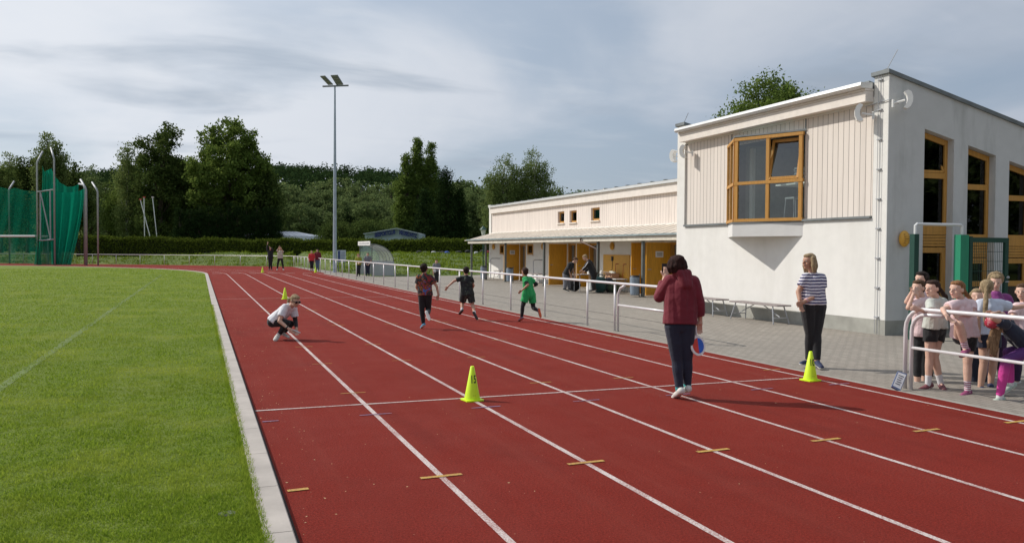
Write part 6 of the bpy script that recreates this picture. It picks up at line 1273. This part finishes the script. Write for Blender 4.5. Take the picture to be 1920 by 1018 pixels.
# --- running boys
M_CAM = blotch('red_blue_print', [(0.0, (0.22, 0.02, 0.02)), (0.42, (0.02, 0.02, 0.025)), (0.53, (0.32, 0.12, 0.03)), (0.56, (0.22, 0.015, 0.02)), (0.64, (0.03, 0.12, 0.35)), (0.70, (0.30, 0.03, 0.03))], 6)
M_DIN = blotch('dark_spotted_print', [(0.0, (0.012, 0.014, 0.016)), (0.58, (0.06, 0.09, 0.05)), (0.61, (0.012, 0.014, 0.016)), (0.68, (0.20, 0.19, 0.12)), (0.71, (0.03, 0.10, 0.16))], 17)
b1 = Fig((793, 617), 'running boy in a red and blue printed T-shirt and black trousers', dict(
    hd=(795, 505, .02), nk=(796, 515, 0), sl=(784, 521, .0), el=(781, 538, .02), wl=(787, 549, .14), sr=(809, 521, 0), er=(819, 537, -.02), wr=(822, 553, -.02), fr=(820, 561, 0),
    hl=(791, 553, 0), kl=(791, 582, .04), al=(794, 608, .06), tl=(789, 615, .20), hr=(803, 553, 0), kr=(803, 583, .12), ar=(801, 588, -.22), tr=(806, 602, -.30)), k=.80, face=172, vox=.008, head=1.0, skin_=SKT)
b1.top('t_shirt', M_CAM, .62, .022, 1.02, 0, .012, .022).legs('trousers', F_BLK, 1.93, .014, .012).shoes(S_BLU, M_SOLE).hair(H_DK, 'tousled')
b2 = Fig((884, 599), 'running boy in a dark speckled shirt and shorts with one arm flung out', dict(
    hd=(874, 508, .02), nk=(874, 518, 0), sl=(864, 522, 0), el=(851, 527, -.02), wl=(840, 537, -.05), fl=(835, 544, -.05), sr=(884, 523, 0), er=(888, 535, .02), wr=(886, 541, .16),
    hl=(870, 553, 0), kl=(867, 568, .10), al=(866, 582, -.04), tl=(860, 590, .10), hr=(882, 553, 0), kr=(886, 571, .0), ar=(890, 588, -.20), tr=(898, 604, -.28)), k=.78, face=190, vox=.008, D=depth(G3(880, 600)), skin_=SKT)
b2.top('t_shirt', M_DIN, .62, .020, 1.02, 0, .012, .018).legs('shorts', M_DIN, .80, .022, .034, disp=.014).shoes(mat('black_white_trainer', (0.05, 0.05, 0.055), .6, .5, 30), M_BLACK, S_SOCK, .09).hair(H_DK, 'short')
b3 = Fig((982, 603), 'running boy in bright green shirt and shorts over black tights', dict(
    hd=(984, 510, 0), nk=(986, 520, 0), sl=(983, 524, -.10), el=(990, 534, -.20), wl=(979, 544, -.14), fl=(973, 549, -.12), sr=(996, 524, .10), er=(1006, 533, .12), wr=(999, 538, .20),
    hl=(986, 554, -.05), kl=(980, 574, -.06), al=(978, 596, -.02), tl=(972, 602, .10), hr=(997, 554, .05), kr=(1000, 577, .06), ar=(1010, 583, -.10), tr=(1014, 596, -.16)), k=.80, face=215, vox=.008, skin_=SKT)
b3.top('jersey', F_GRN, .55, .020, 1.02, 0, .012, .018).legs('tights', F_BLK, 1.95, .006, .004).legs('shorts', F_GRN, .62, .024, .036, disp=.014).shoes(mat('grey_purple_trainer', (0.16, 0.08, 0.12), .6, .4, 30), M_ORG).hair(H_DB, 'short')
B = Body(); b3.arm(B, 'l', .010, .85); b3.arm(B, 'r', .010, 1.5); job('undershirt', B, F_BLK, b3.root, .008, 2)

# --- children at the near rail
k2 = Fig((1722, 738), 'child in pale pink top with fists up at the eyes, wearing black and white leggings', dict(
    hd=(1722, 540, 0), nk=(1731, 561, .02), sl=(1719, 568, -.10), el=(1703, 577, -.14), wl=(1712, 553, -.14), fl=(1716, 545, -.12), sr=(1744, 569, .08), er=(1727, 588, -.06), wr=(1720, 556, -.12), fr=(1718, 546, -.10),
    hl=(1724, 625, 0), kl=(1720, 680, .0), al=(1720, 731, .0), tl=(1708, 737, -.04), hr=(1738, 625, .1), kr=(1735, 680, .08), ar=(1733, 728, .1), tr=(1724, 735, .06)), k=.84, face=-62, vox=.008, D=11.1, skin_=SKP)
k2.top('loose_top', F_PINK, .75, .024, 1.06, .012, .02, .026).legs('leggings', F_BLK, 1.5, .006, .005).shoes(S_BLK, M_BLACK, S_SOCK, .22).hair(H_BR, 'short').eyes()
k1 = Fig((1716, 730), 'taller dark haired child half hidden behind the child with fists at the eyes', dict(
    hd=(1728, 524, 0), nk=(1735, 547, .02), sl=(1722, 556, -.10), el=(1700, 566, -.14), wl=(1709, 548, -.20), sr=(1748, 556, .1), er=(1752, 590, .1), wr=(1750, 615, .1),
    hl=(1728, 620, 0), kl=(1727, 670, 0), al=(1727, 720, 0), tl=(1716, 727, -.04), hr=(1742, 620, .1), kr=(1743, 670, .1), ar=(1744, 720, .1), tr=(1733, 727, .06)), k=.86, face=-70, vox=.008, D=11.5, skin_=SKP)
k1.top('loose_top', F_PINK, .8, .024, 1.04, .01, .015, .022).legs('leggings', F_BLK, 1.9, .006, .005).shoes(S_BLK, M_SOLE).hair(H_DK, 'bob').eyes()
k3 = Fig((1745, 735), 'dark ponytailed girl in a mint grey T-shirt and black shorts leaning on the rail', dict(
    hd=(1748, 541, 0), nk=(1757, 561, .04), sl=(1743, 570, -.12), el=(1748, 590, -.22), wl=(1726, 581, -.30), fl=(1716, 578, -.32), sr=(1770, 568, .14), er=(1772, 590, .06), wr=(1748, 584, -.12), fr=(1736, 581, -.20),
    hl=(1745, 620, -.02), kl=(1743, 668, -.02), al=(1740, 722, .0), tl=(1724, 733, -.02), hr=(1760, 620, .08), kr=(1752, 668, .02), ar=(1764, 720, .05), tr=(1771, 733, -.10)), k=.86, face=-68, vox=.008, D=10.55, skin_=SKP)
k3.top('t_shirt', F_SAGE, .62, .020, .92, .012, .012, .020).legs('shorts', F_BLK, .42, .014, .018).shoes(S_MAR, M_SOLE, S_SOCK, .16).hair(H_DB, 'pony', extra=P3(1779, 580, 10.75)).eyes()
q = MB(); p = P3(1746, 616, k3.D-.13); q.obox(p-FLATR*.012, p+FLATR*.012+UPV*.004, .004, .006, up=tuple(FLATF)); k3.sub(q, 'small_white_tick', M_WHITEP)
k4 = Fig((1812, 746), 'ginger ponytailed girl in pale pink with one foot up on the lower bar', dict(
    hd=(1794, 543, 0), nk=(1805, 564, .04), sl=(1789, 573, -.08), el=(1768, 580, -.12), wl=(1773, 590, -.28), fl=(1779, 596, -.30), sr=(1823, 572, .10), er=(1822, 590, -.02), wr=(1799, 588, -.22), fr=(1790, 596, -.28),
    hl=(1801, 632, 0), kl=(1798, 609, -.30), al=(1811, 655, -.22), tl=(1803, 668, -.34), hr=(1817, 632, .06), kr=(1814, 680, .04), ar=(1814, 734, .03), tr=(1803, 744, -.06)), k=.88, face=-64, vox=.008, D=10.15, skin_=SKP)
k4.top('t_shirt', F_PINK, .55, .022, .99, .014, .02, .022).legs('shorts', F_BLK, .30, .014, .018, l=.20, r=.55).shoes(S_PUR, mat('pink_rubber', (0.22, 0.08, 0.09), .7), stripes('striped_sock', (0.66, 0.62, 0.64), (0.35, 0.05, 0.12), 40, .6), .17).hair(H_RD, 'pony', extra=P3(1826, 590, 10.3)).eyes()
k5 = Fig((1838, 741), 'blonde ponytailed girl in pale blue T-shirt seen from behind, arm stretched out', dict(
    hd=(1850, 540, 0), nk=(1852, 563, 0), sl=(1837, 571, 0), el=(1832, 597, -.05), wl=(1836, 622, -.05), sr=(1878, 571, .02), er=(1900, 577, .10), wr=(1926, 573, .15), fr=(1938, 571, .15),
    hl=(1845, 625, 0), kl=(1845, 678, 0), al=(1838, 730, .05), tl=(1832, 738, .12), hr=(1863, 625, .02), kr=(1863, 676, .06), ar=(1857, 722, .1), tr=(1853, 729, .25)), k=.88, face=150, vox=.008, D=10.65, skin_=SK)
k5.top('t_shirt', F_LBL, .60, .022, 1.02, .01, .015, .020).legs('shorts', F_NAVY, .50, .014, .022).shoes(S_NAV, M_SOLE).hair(H_BL, 'pony', extra=P3(1846, 610, 10.5)).eyes()
k6 = Fig((1868, 722), 'curly blond child in a purple vest facing the track behind the girls', dict(
    hd=(1867, 528, 0), nk=(1867, 551, .02), sl=(1842, 562, .05), el=(1836, 590, 0), wl=(1848, 605, -.10), sr=(1890, 562, .05), er=(1897, 590, 0), wr=(1890, 610, -.1),
    hl=(1858, 618, 0), kl=(1857, 665, 0), al=(1857, 712, 0), tl=(1854, 722, -.10), hr=(1876, 618, 0), kr=(1877, 665, 0), ar=(1878, 712, 0), tr=(1880, 722, -.10)), k=.92, face=-25, tilt=14, vox=.009, D=11.7, skin_=SKP)
k6.top('padded_vest', F_PUR, 1.9, .030, 1.0, .01, .01, .022).legs('leggings', F_PLUM, 1.9, .01, .008).shoes(S_WHT, M_SOLE).hair(H_BL, 'curly').eyes()
k7 = Fig((1862, 762), 'girl bending over the rail in pink to purple leggings, long hair hanging down', dict(
    hd=(1867, 606, -.05), nk=(1887, 616, .05), sl=(1884, 606, -.12), el=(1862, 596, -.18), wl=(1860, 590, -.02), fl=(1872, 588, .02), sr=(1899, 618, .18), er=(1880, 590, .12), wr=(1866, 588, .06),
    hl=(1936, 655, -.05), kl=(1886, 676, -.14), al=(1874, 747, -.06), tl=(1856, 759, -.10), hr=(1940, 652, .12), kr=(1890, 660, .16), ar=(1895, 722, .2), tr=(1884, 733, .18)), k=.90, face=-75, tilt=58, vox=.008, D=9.85, skin_=SK)
M_OMB = NB('pink_purple_ombre'); sp_ = M_OMB.n('ShaderNodeSeparateXYZ'); M_OMB.l(M_OMB.tc.outputs['Object'], sp_.inputs[0]); M_OMB.col(M_OMB.mix(M_OMB.rng(sp_.outputs[2], 0.30, 0.52, 0, 1, True), (0.58, 0.045, 0.28), (0.085, 0.018, 0.13))); M_OMB.rough(.75); M_OMB.bump(M_OMB.noise(14, 3), .6, .02)
k7.top('navy_shirt', F_NAVY, .5, .022, 1.0, .01, .012, .020).legs('leggings', M_OMB.m, 1.92, .008, .006).shoes(S_MINT, M_SOLE, S_SOCK, .08).hair(hairm('light_brown_hair', (0.22, 0.12, 0.06), (0.36, 0.22, 0.12)), 'pony', extra=P3(1866, 672, 9.80))
B = Body(); h, f_, u_, r_ = k7.J['hd'], k7.f, k7.u, k7.r; Rm = np.stack([r_, f_, u_], 1); B.ell(h+f_*.012+u_*.052, (.092, .088, .072), Rm); B.cap(h-f_*.06+u_*.02, h-f_*.09+u_*.01, .05, .03)
nb_ = NB('red_dotted_cloth'); vo = nb_.n('ShaderNodeTexVoronoi'); vo.inputs['Scale'].default_value = 42; vo.inputs['Randomness'].default_value = .25; nb_.l(nb_.tc.outputs['Object'], vo.inputs['Vector']); nb_.col(nb_.mix(nb_.math('LESS_THAN', vo.outputs['Distance'], .24), (0.34, 0.02, 0.045), (0.7, 0.62, 0.62))); dt_ = nb_.m; job('headscarf', B, dt_, k7.root, .008, 2)
B = Body(); p = k7.J['hd']-f_*.10; 
for dx in (-.045, -.02, 0, .02, .04): B.cap(p+FLATR*(dx*.8+.02), P3(1862+dx*190, 640, 9.74), .024, .022); B.cap(P3(1862+dx*190, 640, 9.74), P3(1862+dx*230, 674-abs(dx)*350, 9.72), .022, .006)
job('hanging_hair', B, hairm('light_brown_hair', (0.22, 0.12, 0.06)), k7.root, .008, 2, .014, TEXH)
k8 = Fig((1907, 727), 'brown haired child in a pale pink T-shirt at the edge of the group', dict(
    hd=(1916, 547, 0), nk=(1922, 568, .03), sl=(1905, 577, 0), el=(1896, 600, -.1), wl=(1886, 606, -.2), sr=(1944, 577, .05), er=(1950, 605, 0), wr=(1945, 630, 0),
    hl=(1914, 635, 0), kl=(1908, 680, 0), al=(1906, 717, .05), tl=(1896, 726, .0), hr=(1932, 635, .05), kr=(1934, 680, .05), ar=(1934, 717, .05), tr=(1928, 727, -.05)), k=.84, face=-40, vox=.009, D=11.0, skin_=SKP)
k8.top('t_shirt', F_PINK, .6, .022, 1.0, .01, .01, .018).legs('leggings', F_PLUM, 1.9, .01, .008).shoes(S_WHT, M_SOLE).hair(H_BR, 'short').eyes()
k9 = Fig((1827, 735), 'child in dark leggings with a pink side stripe hidden between the two ponytailed girls', dict(
    hd=(1832, 556, 0), nk=(1834, 575, 0), sl=(1818, 584, 0), el=(1816, 605, 0), wl=(1818, 625, 0), sr=(1850, 584, 0), er=(1852, 605, 0), wr=(1850, 625, 0),
    hl=(1826, 632, 0), kl=(1826, 680, 0), al=(1826, 724, 0), tl=(1820, 733, -.05), hr=(1842, 632, 0), kr=(1842, 680, 0), ar=(1845, 724, 0), tr=(1842, 733, -.06)), k=.82, face=-30, vox=.01, D=11.15, skin_=SKP)
k9.top('t_shirt', F_PUR, .6, .022, 1.0).legs('leggings', F_NAVY, 1.9, .01, .008).shoes(S_WHT, M_SOLE).hair(H_BL, 'bob')

# --- two people bent over the folding table
a = Fig((1063, 545), 'young man in black T-shirt and grey trousers bending over the folding table', dict(
    hd=(1079, 488, 0), nk=(1073, 494, 0), sl=(1067, 496, -.15), el=(1066, 508, -.15), wl=(1070, 516, -.1), sr=(1071, 495, .15), er=(1074, 507, .15), wr=(1077, 515, .1),
    hl=(1060, 515, -.1), kl=(1060, 530, -.1), al=(1059, 542, -.1), tl=(1063, 545, -.12), hr=(1062, 515, .1), kr=(1065, 530, .1), ar=(1068, 542, .1), tr=(1073, 545, .08)), k=1.0, face=75, tilt=35, vox=.012, D=34.2, skin_=SK)
a.top('t_shirt', F_BLK, .65, .03, 1.0, .01, .02, .02).legs('trousers', F_GREY, 1.95, .03, .03).shoes(S_BLK, M_SOLE).hair(H_BR, 'short')
a = Fig((1106, 545), 'blond person in a black track jacket leaning over the far end of the folding table', dict(
    hd=(1097, 483, 0), nk=(1104, 490, 0), sl=(1102, 494, -.18), el=(1097, 502, -.2), wl=(1092, 506, -.15), sr=(1108, 493, .15), er=(1103, 504, .15), wr=(1096, 509, .1),
    hl=(1113, 515, -.1), kl=(1112, 530, -.1), al=(1113, 543, -.1), tl=(1107, 546, -.12), hr=(1114, 515, .1), kr=(1112, 530, .1), ar=(1115, 542, .1), tr=(1110, 545, .08)), k=1.04, face=-75, tilt=30, vox=.012, D=33.6, skin_=SK)
a.top('track_jacket', F_BLK, 1.9, .035, 1.02, .01, .02, .02).legs('trousers', F_BLK, 1.95, .03, .03).shoes(S_BLK, M_SOLE).hair(H_BL, 'short')
q = MB(); J_ = a.J; q.obox(J_['sl']-FLATF*.10+UPV*.06, J_['el']-FLATF*.09+UPV*.055, .04, .02); q.obox(J_['el']-FLATF*.09+UPV*.055, J_['wl']-FLATF*.06+UPV*.04, .04, .02); a.sub(q, 'white_sleeve_stripe', F_WHT)

# --- small standing figures
def stand(px, pyt, pyb, D, lab, topm, legm, hairm_, face=0, k=1.0, arms=None, hstyle='short', sleeve=.65, legs_=1.93, shoe=S_BLK, z0=None, dxf=0.0, topn='t_shirt', legn='trousers', vox=.014, stance=0.1):
    H_ = pyb-pyt; g = lambda t: pyb-H_*t; pw = H_/7.2                # proportions from a standing height
    sh = 0.115*H_; hp_ = 0.055*H_; st = stance*H_/2
    J = dict(hd=(px, g(.925), 0), nk=(px, g(.84), 0), sl=(px-sh, g(.81), 0), sr=(px+sh, g(.81), 0), el=(px-sh*1.25, g(.63), 0), er=(px+sh*1.25, g(.63), 0), wl=(px-sh*1.2, g(.48), -.05), wr=(px+sh*1.2, g(.48), -.05),
             hl=(px-hp_, g(.50), 0), hr=(px+hp_, g(.50), 0), kl=(px-st*.8, g(.27), -.03), kr=(px+st*.8, g(.27), -.03), al=(px-st, g(.045), 0), ar=(px+st, g(.045), 0), tl=(px-st*1.15+dxf, g(.01), -.12), tr=(px+st*1.15+dxf, g(.01), -.12))
    if arms:
        for n, (dx, t, dd) in arms.items(): J[n] = (px+dx*H_, g(t), dd)
    f = Fig((px, pyb), lab, J, k=k, face=face, vox=vox, D=D, z0=z0 if z0 is not None else 0.0, skin_=SK, hands=True)
    f.top(topn, topm, sleeve, .022, .98, .01, .01, .014).legs(legn, legm, legs_, .014, .014).shoes(shoe, M_SOLE).hair(hairm_, hstyle); return f
def dz(px, py): return depth(G3(px, py))
b = P3(818, 532, 1); D_ = dz(818, 532)
f = stand(818.5, 487.5, 532, D_, 'boy in a dark printed T-shirt standing behind the rail near the runner in red', F_GREY, F_BLK, H_BR, -12, .82, shoe=S_WHT)
q = MB(); q.ell(P3(815.5, 508, D_-.13), (.07, .03, .09)); f.sub(q, 'shirt_print', mat('white_print', (0.55, 0.55, 0.55), .7, .4, 60))
stand(507, 463.5, 506.5, 64.5, 'person in black with one arm raised high at the far end of the track', F_BLK, F_BLK, H_DK, 20, 1.0, {'el': (-.15, .93, 0), 'wl': (-.12, 1.15, 0), 'er': (.10, .9, -.1), 'wr': (.02, .96, -.15)}, 'long', 1.8)
stand(525.5, 463.5, 506.5, 64.5, 'person in a pale sweater with hands raised to the face at the far end', F_CREAM, F_BLK, H_BL, 10, 1.0, {'el': (-.13, .85, -.1), 'wl': (-.06, .98, -.15), 'er': (.13, .80, -.1), 'wr': (.05, .93, -.2)}, 'long', 1.2, shoe=S_WHT, stance=.26)
stand(584.5, 470, 508.5, 62.5, 'fair person in a red top standing by the far rail', F_RED, F_BLK, H_BL, 25, .95, None, 'short', 1.0, 1.6)
stand(595.5, 467, 508.8, 62.8, 'dark haired person in a maroon hoodie and jeans beside the one in red', F_MAR, F_JEAN, H_DK, -20, 1.0, {'wr': (.16, .60, -.1)}, 'bob', 1.9)
D_ = dz(672, 518); stand(672, 476.5, 518, D_, 'child in a mustard green top by the team shelter opening', F_OLV, F_BLK, H_RD, 30, .9, {'wl': (.02, .60, -.15), 'wr': (.04, .58, -.15)}, 'curly', 1.2)
stand(689.5, 474, 517.5, D_, 'child in a dark grey T-shirt and patched jeans inside the team shelter', F_GREY, F_NAVY, H_BR, -10, .92, {'wl': (-.06, .52, -.12), 'wr': (.06, .52, -.12)}, 'short')
z_ = bank_z(*at(553, 93)); p0 = P3(553, 470, 93)
pyb = 509-(-0)  # foot row of the girl on the bank, from its height
def row_of(px, D, z):
    lo, hi = 300, 600
    for _ in range(40):
        m_ = (lo+hi)/2
        if P3(px, m_, D)[2] > z: lo = m_
        else: hi = m_
    return lo
pb = row_of(553, 93, z_); gH = 22.0
g = Fig((553, pb), 'small girl in white shorts running along the top of the grass bank', dict(hd=(553.8, pb-gH*.92, 0), nk=(553.2, pb-gH*.83, 0), sl=(552.6, pb-gH*.80, -.12), sr=(553.6, pb-gH*.80, .12), el=(552.6, pb-gH*.66, -.15), wl=(555.8, pb-gH*.62, -.15), er=(554.5, pb-gH*.66, .15), wr=(557, pb-gH*.66, .15),
    hl=(552.8, pb-gH*.48, -.06), hr=(553.2, pb-gH*.48, .06), kl=(551.8, pb-gH*.26, -.06), al=(548.5, pb-gH*.14, -.06), tl=(547, pb-gH*.08, -.06), kr=(555.2, pb-gH*.27, .06), ar=(555.4, pb-gH*.06, .06), tr=(557.2, pb-gH*.01, .06)), k=.8, face=85, vox=.018, D=93, z0=z_)
g.top('vest', F_NAVY, .2, .02, .9).legs('shorts', F_WHT, .45, .04, .06).shoes(S_WHT, M_SOLE).hair(H_BL, 'bob')
run_jobs()
